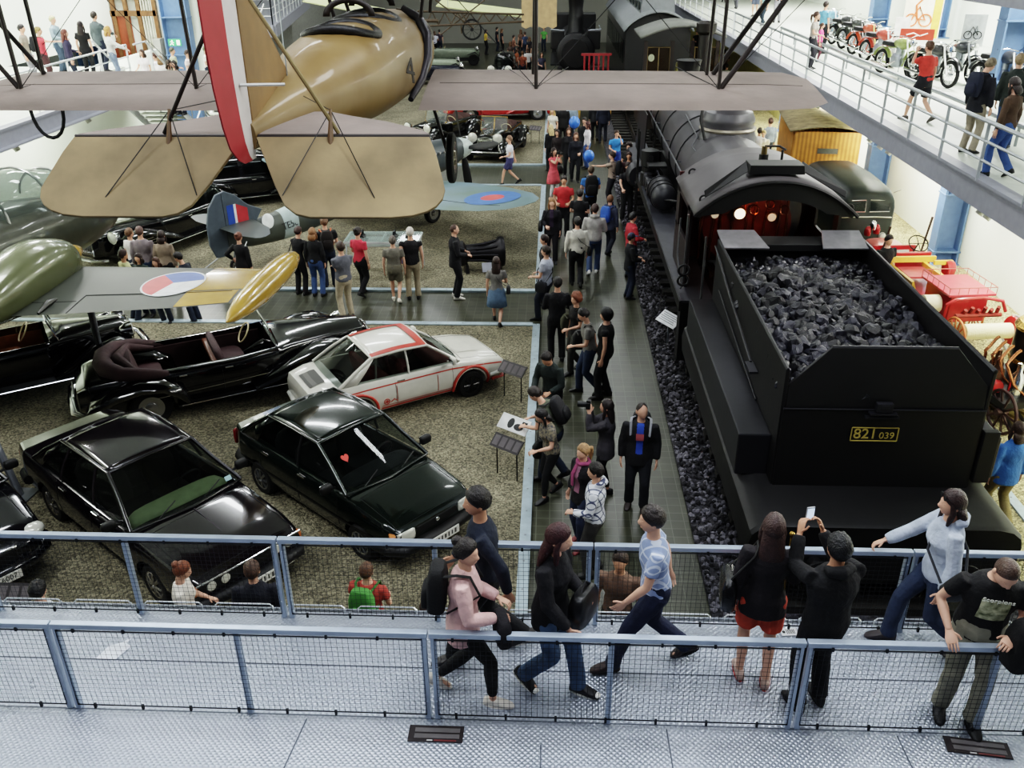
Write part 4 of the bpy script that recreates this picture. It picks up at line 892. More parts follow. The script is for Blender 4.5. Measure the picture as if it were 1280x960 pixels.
P_('g12', 'person in navy on the far gallery beyond the wing strut', (908, -34), GZ, 1.72, 170, ('down', 'down'), 'step', ('jacket', '2a3046'), ('trousers', '4a3440'), ('short', '2c1c14'))
P_('g13', 'person in pale teal beside the orange shirt on the far gallery', (958, -14), GZ, 1.6, 130, ('down', 'down'), 'step', ('tee', '8cc0c0'), ('trousers', '23303c'), ('mid', '2c1c14'), fem=True)
# left gallery
P_('l1', 'boy in a grey-beige t-shirt on the left gallery', (25, 31), GZ, 1.70, -80, ('down', 'down'), 'stand', ('tee', '9c9484'), ('trousers', '8a8a90'), ('short', '1a1412'))
P_('l2', 'person in a red top carrying a black bag on the left gallery', (46, 34), GZ, 1.66, -70, ('down', 'point'), 'stand', ('tee', 'd83a48'), ('trousers', '4a2a2c'), ('short', '8c7a3a'))
backpack('l2', 'black backpack on the person in the red top', '15151a')
P_('l3', 'person in a grey-blue jacket behind the biplane strut on the left gallery', (64, 20), GZ, 1.74, -90, ('bend', 'bend'), 'stand', ('jacket', '8297a0'), ('trousers', '3a4c60'), ('short', 'b0a878'))
P_('l4', 'woman with brown hair in a dark top beside the strut on the left gallery', (79, 37), GZ, 1.62, -60, ('bend', 'down'), 'stand', ('long', '34304a'), ('trousers', NV), ('long', '6a3424'), fem=True)
P_('l5', 'woman with long dark hair in black by the left gallery railing', (99, 27), GZ, 1.70, 0, ('down', 'down'), 'stand', ('tee', '121214'), ('trousers', '15161c'), ('long', '211612'), fem=True)
P_('l6', 'man in a dark grey jacket holding the left gallery railing', (116, 15), GZ, 1.84, -30, ('down', 'rail'), 'stand', ('jacket', '4a5658'), ('trousers', '1d2438'), ('short', '2c241a'))
P_('l7', 'fair-haired woman in a white blouse and jeans at the railing corner', (133, 33), GZ, 1.66, -60, ('rail', 'rail'), 'stand', ('long', 'e6e4dc'), ('trousers', '8090a8'), ('mid', 'c0903c'), fem=True)
SX = [(177, 62, 'e8dfe2', '3a2416'), (193, 66, 'ece8ea', '4a2c1e'), (199, 70, 'efe9e4', '7a5a30'), (214, 60, 'b0b894', '4a4630'), (210, 75, '8a8478', '3a2c1c'), (233, 63, 'e6d4ce', '3a2a20'), (217, 76, '9a8c78', '2c241a'), (256, 58, 'ece4dc', '55603a')]
SL = ['in white leftmost', 'in white second from the left', 'with light hair third from the left', 'in a cap and pale green', 'low in the middle', 'in pale pink near the strut', 'in brown in the middle', 'in white beside the red rudder']
for i, (x, y, c, hc) in enumerate(SX):
 P_('st%d' % i, 'visitor %s among those beyond the left stair' % SL[i], (x, y), 2.6, 1.7, rnd.choice((-90, 90, 160, 20)), ('down', 'bend'), 'stand', ('tee', c), ('trousers', DJ), ('short' if i % 2 else 'mid', hc))
P_('greenl', 'person in a bright green top below the left gallery', (127, 140), 0, 1.7, -100, ('down', 'down'), 'stand', ('tee', '3aa860'), ('trousers', DJ), ('short', '2a2018'))
P_('farl', 'man in dark grey on the white stair beyond the biplane fin', (318, 8), 3.2, 1.75, 40, ('down', 'bend'), 'step', ('jacket', '4a5658'), ('trousers', '1e1e24'), ('short', '6a3420'))
# far crowd at the end of the hall
FC = [(531, 33, '7aa838', 'in a lime green top at the far left'), (543, 39, 'c8c8d8', 'in a pale shirt second from the far left'), (549, 37, '3a2c3c', 'in plum with dark hair'), (607, 37, 'd8b818', 'in a yellow top near the spoked wheel'), (621, 34, '25232a', 'in black near the back door'), (627, 36, '302a34', 'in dark grey near the back door'),
  (642, 44, '8a5c48', 'in brown at the left of the crowd'), (651, 37, '74584a', 'in tan behind the crowd'), (656, 40, '3c4a68', 'in blue in the crowd'), (662, 46, '22222a', 'in black in the crowd'), (668, 50, '3a2a2a', 'in dark brown in the crowd'), (646, 60, 'a8582c', 'in orange-brown in front of the crowd'), (653, 64, '8a4428', 'in rust in front of the crowd'), (660, 60, 'd8d4d0', 'in white in front of the crowd'), (671, 62, '1c1c22', 'in black right of the crowd'), (677, 66, '46465a', 'in slate right of the crowd'), (680, 34, '58b048', 'in bright green beside the old engine'), (638, 52, '5a4a44', 'in grey-brown left of the crowd')]
for i, (x, y, c, l) in enumerate(FC):
 P_('fc%d' % i, 'distant visitor %s' % l, (x, y), 0, 1.72, rnd.choice((0, 40, 160, 200, -70)), ('down', rnd.choice(('down', 'bend'))), 'stand', ('tee', c), ('trousers', BK if i % 2 else DJ), (('short', 'mid')[i % 2], rnd.choice(('2a1c14', '4a3020', '6a4a2a'))))
FR = [(836, 22, '2a2826', 'in dark clothes left of the yellow opening'), (849, 27, '302a22', 'in brown by the yellow opening'), (857, 31, '3a2a1c', 'in dark brown right of the yellow opening'), (897, 38, '15151a', 'in black under the right gallery'), (919, 55, '5a3020', 'in maroon under the right gallery'), (926, 62, '4a3028', 'in russet under the right gallery'), (909, 80, 'a8b0a4', 'in pale grey behind the wing')]
for i, (x, y, c, l) in enumerate(FR):
 P_('fr%d' % i, 'distant visitor %s' % l, (x, y), 0, 1.75, rnd.choice((0, 90, -90, 180)), ('down', 'bend'), 'stand', ('tee' if i else 'long', c), ('trousers', BK), ('short', '241a14'))
# balloons
balloon('blue balloon floating among the walkway group', (718, 153), 1.75, .2)
balloon('blue balloon held at the hip of the woman in the white top', (736, 195), .95, .19)
balloon('blue balloon held behind his back by the white-haired man', (506, 319), 1.0, .2)
# ------------------------------------------------------------------ motor cars
def cut(mb, cutter):
 def mk(m):
  me = bpy.data.meshes.new('c'); me.from_pydata([tuple(p) for p in m.v], [], m.f)
  bm = bmesh.new(); bm.from_mesh(me); bmesh.ops.recalc_face_normals(bm, faces=bm.faces); bm.to_mesh(me); bm.free()
  return bpy.data.objects.new('c', me)
 a, b = mk(mb), mk(cutter); _tmp.collection.objects.link(b)
 md = a.modifiers.new('b', 'BOOLEAN'); md.operation = 'DIFFERENCE'; md.object = b; md.solver = 'EXACT'; md.use_self = True
 me = baked(a); bpy.data.objects.remove(b); return me
class Body:
 """lower body shell described by stations (y, half width, bottom z, top z, crown)"""
 def __init__(s, st, tuck=.9, shoulder=.93): s.st = np.array(st, float); s.tuck = tuck; s.sh = shoulder
 def par(s, y): return [float(np.interp(y, s.st[:, 0], s.st[:, i])) for i in range(1, 5)]
 def half(s, y):
  w, zb, zt, c = s.par(y); h = zt - zb
  return [(0, zb), (w * .8, zb), (w * s.tuck, zb + .03), (w * .975, zb + h * .22), (w, zb + h * .48), (w * .99, zb + h * .7), (w * (s.sh + .04), zb + h * .88), (w * s.sh, zb + h * .97), (w * (s.sh - .06), zt), (w * .5, zt + c * .8), (0, zt + c)]
 def ring(s, y):
  hf = s.half(y); return [Vector((x, y, z)) for x, z in hf] + [Vector((-x, y, z)) for x, z in hf[-2:0:-1]]
 def mesh(s, n=40):
  y0, y1 = s.st[0, 0], s.st[-1, 0]; ys = sorted(set([y0 + (y1 - y0) * i / n for i in range(n + 1)] + list(s.st[:, 0])))
  return MB().loft([s.ring(y) for y in ys])
 def x_at(s, y, z):
  hf = s.half(y)[2:9]; return float(np.interp(z, [q[1] for q in hf], [q[0] for q in hf]))
 def z_at(s, y, x):
  hf = s.half(y)[7:]; return float(np.interp(abs(x), [q[0] for q in hf][::-1], [q[1] for q in hf][::-1]))
 def ribbon(s, mb, sx, y0, y1, z0, z1, off=.004, n=24):
  """z0/z1 constants or functions of y"""
  f = lambda q, y: q(y) if callable(q) else q; rows = []
  for i in range(n + 1):
   y = y0 + (y1 - y0) * i / n; a, b = f(z0, y), f(z1, y)
   rows.append([Vector((sx * (s.x_at(y, a + (b - a) * k / 3) + off), y, a + (b - a) * k / 3)) for k in range(4)])
  return mb.loft(rows, False, False)
 def seam(s, mb, y, z0, z1, r=.004):
  for sx in (-1, 1): mb.tube([(sx * (s.x_at(y, z0 + (z1 - z0) * k / 6) + .0005), y, z0 + (z1 - z0) * k / 6) for k in range(7)], r, 5)
 def topline(s, mb, pts, r=.004): mb.tube([(x, y, s.z_at(y, x) + .001) for x, y in pts], r, 5)
 def toppatch(s, mb, pts, off=.005, n=10):
  (x0, ya), (x1, yb) = pts; rows = []
  for i in range(n + 1):
   y = ya + (yb - ya) * i / n; rows.append([Vector((x0 + (x1 - x0) * k / n, y, s.z_at(y, x0 + (x1 - x0) * k / n) + off)) for k in range(n + 1)])
  return mb.loft(rows, False, False)
def wheel(root, p, r, wd, style='alloy', rimc='8c8f94', sx=1):
 w = MB(); w.lathe([(r * .62, -wd * .42), (r * .68, -wd * .5), (r * .9, -wd * .5), (r * .985, -wd * .34), (r, -wd * .1), (r, wd * .1), (r * .985, wd * .34), (r * .9, wd * .5), (r * .68, wd * .5), (r * .62, wd * .42)], 28, p, 'X')
 t = w.build('wheel', RUBBER, root, 40); M_ = mat(rimc, .25, .85); o = sx * wd * .5; p = Vector(p)
 rb = MB()
 if style == 'disc':
  rb.lathe([(r * .66, o * .7), (r * .62, o * 1.0), (r * .5, o * .92), (r * .3, o * .85), (r * .28, o * 1.1), (r * .16, o * 1.25), (.001, o * 1.3)], 24, p, 'X')
 elif style == 'spoke':
  rb.torus(p, r * .68, .02, 'X', 28, 6)
  for k in range(14): a = 2 * PI * k / 14; rb.tube([p + Vector((o * .8, 0, 0)), p + Vector((0, math.cos(a) * r * .68, math.sin(a) * r * .68))], .008, 4)
  rb.lathe([(.06, -.05), (.06, o), (.03, o * 1.3), (.001, o * 1.3)], 12, p, 'X')
 else:
  rb.lathe([(r * .66, o * .6), (r * .64, o * .95), (r * .56, o * .9), (r * .54, o * .4), (.001, o * .4)], 24, p, 'X')
  for k in range(5 if style == 'alloy' else 8):
   a = 2 * PI * k / (5 if style == 'alloy' else 8); rb.tube([p + Vector((o * .9, math.cos(a) * r * .12, math.sin(a) * r * .12)), p + Vector((o * .82, math.cos(a) * r * .58, math.sin(a) * r * .58))], r * .085, 6)
  rb.lathe([(r * .2, o * .5), (r * .2, o * .9), (r * .1, o * 1.0), (.001, o)], 14, p, 'X')
 rb.build('rim', M_, t, 30); return t
def patch(mb, a, b, c, d, bulge=(0, 0, 0), n=8, m=6, close=0.0):
 """a,b bottom left/right; d,c top left/right"""
 a, b, c, d, B = map(Vector, (a, b, c, d, bulge)); rows = []
 for j in range(m + 1):
  v = j / m; row = []
  for i in range(n + 1):
   u = i / n; row.append((a * (1 - u) + b * u) * (1 - v) + (d * (1 - u) + c * u) * v + B * (math.sin(PI * u)) * (1 if close == 0 else math.sin(PI * v)))
  rows.append(row)
 return mb.loft(rows, False, False)
def number_plate(root, txt, p, x, y, z, w=.5, h=.11, m=None):
 pl = MB(); M_ = basis(p, x, y, z); pl.M = M_; pl.box((0, 0, 0), (w, h, .012)); o = pl.build('number_plate', mat('d9d8cf', .5), root, 0)
 if txt: text_mesh('plate_lettering', txt, h * .85, BLACK, o, M_ @ Matrix.Translation((0, 0, .0065)), .001)
 else:
  mb = MB(); mb.M = M_
  for i in range(7): mb.box((w * (-.36 + .12 * i), 0, .0065), (w * (.05 if i % 3 else .07), h * (.55 if i % 2 else .62), .002))
  mb.build('worn_marks', mat('4a4844', .7, var=.3), o, 0)
 return o
def seat(root, p, col, w=.5, name='seat', rz=0, h=.55, rear=False):
 mb = MB(); mb.M = Matrix.Translation(p) @ Matrix.Rotation(rz, 4, 'Z'); rounded_box(mb, (0, .05, .12), (w, .5, .2), top=.95); rounded_box(mb, (0, -.22, .12 + h * .55), (w, .16, h), rx=.22, top=.85)
 return mb.build(name, col, root, 50)
def modern_car(name, label, loc, rz, S):
 t = thing(name, label, 'car', loc, rz); B = Body(S['st'], S.get('tuck', .9), S.get('sh', .93)); paint = S['paint']; G = S['cab']; r = S['r']; wy = S['wy']; tr = S['track']
 cu = MB()
 for y in wy:
  for sx in (-1, 1): cu.tube([(sx * (tr - .16), y, r), (sx * 1.3, y, r)], r + .055, 28)
 zb = G['zb']; cu.prism([(-G['wb'] + .07, G['yr'] + .12), (G['wb'] - .07, G['yr'] + .12), (G['wb'] - .07, G['yf'] - .1), (-G['wb'] + .07, G['yf'] - .1)], .28, 2)
 me = cut(B.mesh(), cu); me.materials.clear(); me.materials.append(paint); me.name = 'body'; link('body', me, t, 38)
 MB().box((0, (wy[0] + wy[1]) / 2, .3), (tr * 2 - .4, wy[1] - wy[0] + .9, .2)).build('underbody', BLACK, t)
 for y in wy:
  for sx in (-1, 1): wheel(t, (sx * (tr - .02), y, r), r, .19, S.get('rim', 'alloy'), S.get('rimc', '8c8f94'), sx)
 # greenhouse
 wb, wr, yf, yr, rf, rr, H_ = G['wb'], G['wr'], G['yf'], G['yr'], G['rf'], G['rr'], G['H']; zf, zr = G.get('zf', zb), G.get('zr', zb)
 rows = []
 for i in range(13):
  u = i / 12; y = rf + (rr - rf) * u; e = .035 * math.sin(PI * min(1, u * 1.0)) ; row = []
  for k in range(11):
   x = -1 + 2 * k / 10; row.append(Vector((x * wr, y, H_ - .035 + e + .045 * (1 - abs(x) ** 2.6))))
  rows.append(row)
 MB().loft(rows, False, False).build('roof', S.get('roofm', paint), t, 50, solid=.03)
 zt = H_ - .03
 pm = MB()
 for sx in (-1, 1):
  pm.tube([(sx * wb, yf, zf), (sx * (wb * .35 + wr * .65) * 1.0, yf * .42 + rf * .58, zf * .42 + zt * .58), (sx * wr, rf, zt)], .03, 8)
  pm.tube([(sx * wr, rf, zt), (sx * (wr + .012), (rf + rr) / 2, zt + .03), (sx * wr, rr, zt)], .026, 8)
  pm.tube([(sx * wr, rr, zt), (sx * (wb * .5 + wr * .5), rr * .5 + yr * .5, zr * .5 + zt * .5 + .02), (sx * wb * .97, yr, zr)], .034, 8)
 pm.tube([(-wb, yf, zf), (0, yf + G.get('bulge', .1), zf + .0), (wb, yf, zf)], .018, 8); pm.tube([(-wr, rf, zt), (0, rf + .03, zt + .045), (wr, rf, zt)], .026, 8); pm.tube([(-wr, rr, zt), (0, rr - .03, zt + .045), (wr, rr, zt)], .026, 8)
 pm.build('pillars', S.get('pillarm', paint), t, 50)
 patch(MB(), (-wb, yf, zf), (wb, yf, zf), (wr, rf, zt), (-wr, rf, zt), (0, G.get('bulge', .1) * .8, .02)).build('windscreen', GLASS, t, 60)
 patch(MB(), (wb * .97, yr, zr), (-wb * .97, yr, zr), (-wr, rr, zt), (wr, rr, zt), (0, -.05, .03)).build('rear_window', GLASS, t, 60)
 for sx in (-1, 1):
  ed = G['win']   # belt y and roof y pairs, front to rear
  for (b0, t0), (b1, t1) in zip(ed[:-1], ed[1:]):
   zz = lambda y: zf + (zr - zf) * (yf - y) / (yf - yr)
   MB().loft([[Vector((sx * wb * .99, b0, zz(b0))), Vector((sx * (wb * .5 + wr * .5 + .015), (b0 + t0) / 2, (zz(b0) + zt) / 2)), Vector((sx * wr, t0, zt))], [Vector((sx * wb * .99, b1, zz(b1))), Vector((sx * (wb * .5 + wr * .5 + .015), (b1 + t1) / 2, (zz(b1) + zt) / 2)), Vector((sx * wr, t1, zt))]], False, False).build('side_window', GLASS, t, 60)
  for (b1, t1) in ed[1:-1]: MB().tube([(sx * wb * .995, b1, zf), (sx * (wb * .5 + wr * .5 + .02), (b1 + t1) / 2, (zf + zt) / 2), (sx * wr, t1, zt)], .022, 6).build('window_post', S.get('trimm', BLACK), t)
  b1, t1 = ed[-1]
  MB().loft([[Vector((sx * wb * .99, b1, zr)), Vector((sx * (wb * .5 + wr * .5 + .02), (b1 + t1) / 2, (zr + zt) / 2)), Vector((sx * wr, t1, zt))], [Vector((sx * wb * .97, yr, zr)), Vector((sx * (wb * .5 + wr * .5 + .01), (yr + rr) / 2, (zr + zt) / 2)), Vector((sx * wr, rr, zt))]], False, False).build('rear_quarter', paint, t, 60, solid=.02)
 # interior
 it = S.get('inter', mat('1c1c1c', .9)); MB().box((0, (yf + yr) / 2, .34), (wb * 2 - .2, yf - yr - .4, .05)).build('cabin_floor', BLACK, t)
 for sx in (-1, 1): seat(t, (sx * .36, (rf + rr) / 2 + .25, .36), it)
 seat(t, (0, rr + .25, .36), it, 1.15, 'rear_seat')
 db = MB(); rounded_box(db, (0, yf - .26, zf - .1), (wb * 2 - .18, .4, .26), top=.9); db.build('dashboard', S.get('dash', it), t, 50)
 MB().torus((0, 0, 0), .18, .014, 'Z', 20, 6).build('steering_wheel', BLACK, t, 50, loc=(-.36, yf - .58, zf + .0)).rotation_euler.x = R(62)
 # details
 sm = MB()
 for y in S['seams']: B.seam(sm, y, .32, zb - .03)
 for sx in (-1, 1): B.ribbon(sm, sx, S['seams'][-1], S['seams'][0], .31, .318, .002)
 if 'hood' in S:
  x, y0, y1 = S['hood']; B.topline(sm, [(-x, y0 + (y1 - y0) * i / 8) for i in range(9)]); B.topline(sm, [(x, y0 + (y1 - y0) * i / 8) for i in range(9)])
  for y in (y0, y1): B.topline(sm, [(-x + 2 * x * i / 8, y) for i in range(9)])
 sm.build('panel_gaps', BLACK, t, 0)
 for sx in (-1, 1):
  for y in S['handles']: MB().box((sx * (B.x_at(y, zb - .1) + .012), y, zb - .1), (.025, .16, .03)).build('door_handle', S.get('handlem', CHROME), t, 0, bev=.006)
  mm = MB(); mm.tube([(sx * wb, yf - .25, zb + .02), (sx * (wb + .12), yf - .22, zb + .07)], .02, 6); rounded_box(mm, (sx * (wb + .17), yf - .22, zb + .09), (.2, .09, .13)); mm.mat(1).box((sx * (wb + .17), yf - .27, zb + .09), (.15, .01, .09)); mm.build('wing_mirror', [S.get('mirrorm', BLACK), CHROME], t, 40)
  MB().tube([(sx * .34 + .1, yf + .03, zf + .02), (sx * .34 - .2, yf - .06, zf + .11)], .009, 5).build('wiper', BLACK, t)
 for f_, nm in ((1, 'front_bumper'), (-1, 'rear_bumper')):
  y = B.st[-1, 0] if f_ > 0 else B.st[0, 0]; w = B.par(y)[0]; z, bh = S['bump']; W_ = max(B.st[:, 1])
  wa, wc = B.par(y - f_ * .42)[0], B.par(y - f_ * .15)[0]; MB().tube([(-wa * .97, y - f_ * .42, z), (-wc * .98, y - f_ * .15, z), (-w * .93, y + f_ * .0, z), (0, y + f_ * .05, z), (w * .93, y + f_ * .0, z), (wc * .98, y - f_ * .15, z), (wa * .97, y - f_ * .42, z)], bh / 2, 10, True, .9).build(nm, S.get('bumpm', BLACK), t, 50)
 S['extra'](t, B); return t
def lamp_box(t, name, p, d, m, rz=0, frame=None):
 mb = MB(); rounded_box(mb, (0, 0, 0), d, top=.95); o = mb.build(name, m, t, 40, loc=p, rz=rz); return o
LAMP = mat('d8d8cc', .12, .3, var=.1, name='headlamp_glass'); TAIL = mat('8c1410', .2, name='tail_lamp')
def hatch():
 paint = mat('0b1713', .16, .25, var=.1, coat=.6, name='dark_green_paint')
 st = [(-1.98, .62, .34, .86, .0), (-1.94, .70, .28, .93, .01), (-1.7, .79, .24, .96, .015), (-1.0, .81, .22, .95, .01), (0, .81, .22, .93, .01), (.85, .81, .22, .92, .02), (1.2, .80, .22, .89, .03), (1.75, .77, .24, .80, .035), (1.95, .72, .28, .74, .03), (2.0, .68, .34, .70, .02)]
 def extra(t, B):
  for sx in (-1, 1): lamp_box(t, 'headlamp', (sx * .54, 1.965, .63), (.3, .10, .17), LAMP, sx * -.12); lamp_box(t, 'indicator', (sx * .715, 1.90, .63), (.09, .14, .15), mat('b06a28', .2), sx * -.5)
  MB().box((0, 1.985, .63), (.74, .05, .12)).build('grille', BLACK, t, 0, bev=.01); bd = MB().lathe([(.035, 0), (.03, .012), (.001, .014)], 14, (0, 2.01, .64), 'Y'); bd.build('badge', CHROME, t)
  number_plate(t, None, (0, 2.16, .43), (-1, 0, 0), (0, 0, 1), (0, 1, 0), .52, .12)
  for sx in (-1, 1): lamp_box(t, 'tail_lamp', (sx * .62, -1.955, .72), (.22, .06, .26), TAIL)
  ht = MB(); pts = [(.5 * s_ * (16 * math.sin(a) ** 3) / 16, (13 * math.cos(a) - 5 * math.cos(2 * a) - 2 * math.cos(3 * a) - math.cos(4 * a)) / 26) for s_ in (1,) for a in [2 * PI * i / 24 for i in range(24)]]
  n_ = Vector((0, .62, .78)).normalized(); u = Vector((-1, 0, 0)); v = n_.cross(u) * 1
  ht.M = basis((.43, .60, 1.235), u, Vector((0, -.78, .62)), n_); ht.prism([(x * .12, y * .12) for x, y in pts], 0, .004); ht.build('heart_sticker', mat('d8321e', .5), t, 0)
  sr = MB(); sr.box((0, -.18, 1.425), (.72, .5, .012)); sr.build('sunroof', mat('1a2420', .08, coat=.5), t, 0, bev=.004)
  rl = MB()
  for sx in (-1, 1): B.ribbon(rl, sx, -1.6, 1.6, .5, .54, .008)
  rl.build('side_moulding', BLACK, t, 30)
 modern_car('hatchback_car', 'dark green angular car with a red heart sticker on its windscreen', (-3.08, 11.34, 0), R(-130.3), dict(st=st, paint=paint, r=.28, wy=(-1.2, 1.25), track=.72, rim='multi', rimc='9a9c9c',
  cab=dict(zb=.94, wb=.75, wr=.60, yf=1.0, yr=-1.62, rf=.22, rr=-1.02, H=1.42, win=((.92, .18), (-.15, -.15), (-1.2, -.98))), seams=(.82, -.15, -1.1), hood=(.64, 1.15, 1.93), handles=(-.02, -.95), bump=(.43, .2), inter=mat('1f2426', .9), extra=extra))
def saloon():
 paint = mat('120c14', .14, .2, var=.1, coat=.7, name='black_plum_paint')
 st = [(-2.5, .68, .36, .84, .0), (-2.45, .78, .3, .92, .01), (-2.1, .87, .25, .96, .015), (-1.2, .9, .22, .96, .015), (0, .9, .22, .94, .01), (.9, .9, .22, .93, .02), (1.3, .89, .22, .91, .035), (2.1, .86, .25, .84, .04), (2.38, .82, .28, .79, .03), (2.5, .78, .34, .74, .02)]
 def extra(t, B):
  for sx in (-1, 1):
   for x in (.38, .58): mb = MB().lathe([(.001, .05), (.06, .045), (.075, .02), (.078, -.05)], 18, (sx * x, 2.47, .66), 'Y'); mb.build('headlamp', LAMP, t, 40)
   lamp_box(t, 'indicator', (sx * .76, 2.44, .66), (.1, .1, .13), mat('b0622a', .2), sx * -.3); lamp_box(t, 'fog_lamp', (sx * .5, 2.56, .44), (.2, .06, .1), LAMP)
   lamp_box(t, 'tail_lamp', (sx * .6, -2.47, .72), (.34, .06, .16), TAIL)
  MB().box((0, 2.49, .66), (1.5, .03, .15)).build('grille', BLACK, t, 0, bev=.01); MB().tube([(-.78, 2.5, .75), (0, 2.53, .76), (.78, 2.5, .75)], .012, 6).build('grille_trim', CHROME, t)
  number_plate(t, None, (0, 2.655, .46), (-1, 0, 0), (0, 0, 1), (0, 1, 0), .52, .12)
  MB().tube([(0, 1.25, .955), (0, 2.3, .85)], .008, 6).build('bonnet_crease', mat('5a525e', .2, .8), t)
  st_ = MB().quad((-.72, 1.08, 1.0), (-.62, 1.085, 1.0), (-.62, 1.05, 1.06), (-.72, 1.045, 1.06)); st_.build('window_sticker', mat('8ab0b4', .5), t, 0)
 CR = mat('3a3236', .2, .6)
 modern_car('saloon_car', 'large black saloon with a pale green dashboard behind its windscreen', (-5.78, 10.5, 0), R(-128), dict(st=st, paint=paint, r=.31, wy=(-1.42, 1.5), track=.78, rim='multi', rimc='a8a49c',
  cab=dict(zb=.96, wb=.83, wr=.62, yf=1.12, yr=-1.75, rf=.32, rr=-1.02, H=1.46, win=((1.02, .28), (.12, .0), (-.85, -.75), (-1.42, -1.0))), seams=(.95, .05, -.95), hood=(.72, 1.3, 2.4), handles=(.2, -.75), bump=(.45, .18), inter=mat('2a2622', .9), dash=mat('8ea072', .7), trimm=CR, extra=extra))
def coupe():
 paint = mat('d2d0c4', .25, var=.04, coat=.4, name='white_paint'); RD = mat('c03018', .35, var=.08, name='red_stripe'); 
 st = [(-2.08, .62, .38, .72, .0), (-2.02, .72, .3, .80, .01), (-1.7, .81, .24, .86, .02), (-1.0, .83, .2, .88, .015), (0, .82, .2, .86, .01), (.7, .82, .2, .85, .02), (1.0, .82, .2, .83, .03), (1.5, .82, .22, .76, .035), (1.95, .74, .28, .66, .03), (2.05, .66, .34, .58, .02)]
 def extra(t, B):
  sm = MB()
  for sx in (-1, 1):
   B.ribbon(sm, sx, -1.95, 1.95, lambda y: float(np.interp(y, [-2, -1, .8, 1.5, 2], [.70, .74, .73, .66, .56])), lambda y: float(np.interp(y, [-2, -1, .8, 1.5, 2], [.725, .765, .755, .685, .585])), .004, 40)
   B.ribbon(sm, sx, -.72, .78, .25, .30, .005); B.ribbon(sm, sx, -.72, .78, .33, .345, .005)
  sm.build('red_stripes', RD, t, 40)
  for sx in (-1, 1):
   for wy in (-1.2, 1.2):
    pts = []
    for i in range(15):
     a = R(-8) + R(196) * i / 14; y = wy + math.cos(a) * .40; z = .30 + math.sin(a) * .40; pts.append((sx * (B.x_at(y, max(.26, z)) + .02), y, z))
    MB().tube(pts, .028, 8).build('wheel_flare', RD, t, 50)
  for sx in (-1, 1): B.ribbon(MB(), sx, -.38, .45, .40, .68, .006).build('number_panel', paint, t, 30)
  ol = MB()
  for sx in (-1, 1): B.seam(ol, .47, .36, .7, .008); B.seam(ol, -.4, .36, .7, .008)
  ol.build('door_outline', RD, t, 30)
  em = MB()
  for sx in (-1, 1):
   x = sx * (B.x_at(-.6, .42) + .008); em.torus((x, -.62, .42), .055, .008, 'X', 20, 5); em.box((x, -.62, .42), (.006, .07, .02)); em.box((x, -.62, .42), (.006, .02, .07)); em.box((x, -.5, .42), (.006, .1, .014), 0, .6); em.box((x, -.44, .42), (.006, .1, .014), 0, -.6)
  em.build('side_emblem', RD, t, 30)
  for sx in (-1, 1):
   mb = MB().lathe([(.001, .04), (.06, .035), (.08, .01), (.082, -.06)], 18, (sx * .48, 1.99, .52), 'Y'); mb.build('headlamp', LAMP, t, 40); mb = MB().lathe([(.001, .04), (.05, .035), (.065, .01), (.066, -.06)], 18, (sx * .29, 2.03, .51), 'Y'); mb.build('headlamp', LAMP, t, 40)
   lamp_box(t, 'tail_lamp', (sx * .5, -2.05, .6), (.28, .05, .12), TAIL)
  MB().tube([(-.74, 1.7, .27), (-.68, 2.0, .25), (0, 2.1, .24), (.68, 2.0, .25), (.74, 1.7, .27)], .05, 8, True, .5).build('front_spoiler', RD, t)
  vm = MB(); B.toppatch(vm, ((-.32, -1.93), (.32, -1.62)), .012); vm.build('engine_vent', mat('50504a', .5, .2, kind='stripe', bscale=8, col2='2a2a26'), t, 40)
  bp_ = MB(); B.toppatch(bp_, ((-.34, 1.12), (.34, 1.6)), .01); bp_.build('bonnet_panel', paint, t, 40)
  br = MB()
  for x in (-.6, .6): br.tube([(x, -.75, .45), (x * .93, -.68, 1.2)], .02, 6)
  br.tube([(-.58, -.7, 1.18), (.58, -.7, 1.18)], .02, 6); br.tube([(-.6, -.75, .5), (.56, -.7, 1.15)], .018, 6); br.build('roll_cage', mat('b8b4ac', .4), t)
  rt = MB()
  for sx in (-1, 1):
   rows = []
   for i in range(9): y = -.78 + 1.12 * i / 8; rows.append([Vector((sx * x, y, 1.30 + .05 * (1 - (x / .62) ** 2.6) + .035 * math.sin(PI * i / 8) + .002)) for x in (.49, .54, .58, .605)])
   rt.loft(rows, False, False)
  rows = []
  for i in range(4): y = .2 + .15 * i / 3; rows.append([Vector((x, y, 1.30 + .05 * (1 - abs(x / .62) ** 2.6) + .035 * math.sin(PI * (.35 - y) / 1.15) + .006)) for x in [-.6 + .15 * k for k in range(9)]])
  rt.loft(rows, False, False); rt.build('roof_stripe', RD, t, 50)
 modern_car('rally_coupe', 'small white rally coupe with red stripes and red wheel arches', (-2.86, 14.88, 0), R(-56.8), dict(st=st, paint=paint, r=.29, wy=(-1.2, 1.2), track=.74, rim='multi', rimc='3c3c3c', sh=.92,
  cab=dict(zb=.88, zf=.85, zr=.87, wb=.74, wr=.60, yf=.98, yr=-1.5, rf=.36, rr=-.78, H=1.31, win=((.88, .32), (-.1, -.1), (-1.15, -.72))), seams=(.8, -.42), hood=(.6, 1.08, 1.92), handles=(-.3,), bump=(.4, .1), bumpm=mat('d8d8d0', .4), inter=mat('6a2420', .8), dash=mat('5a2a24', .8), trimm=paint, mirrorm=mat('d2d0c4', .3), extra=extra))
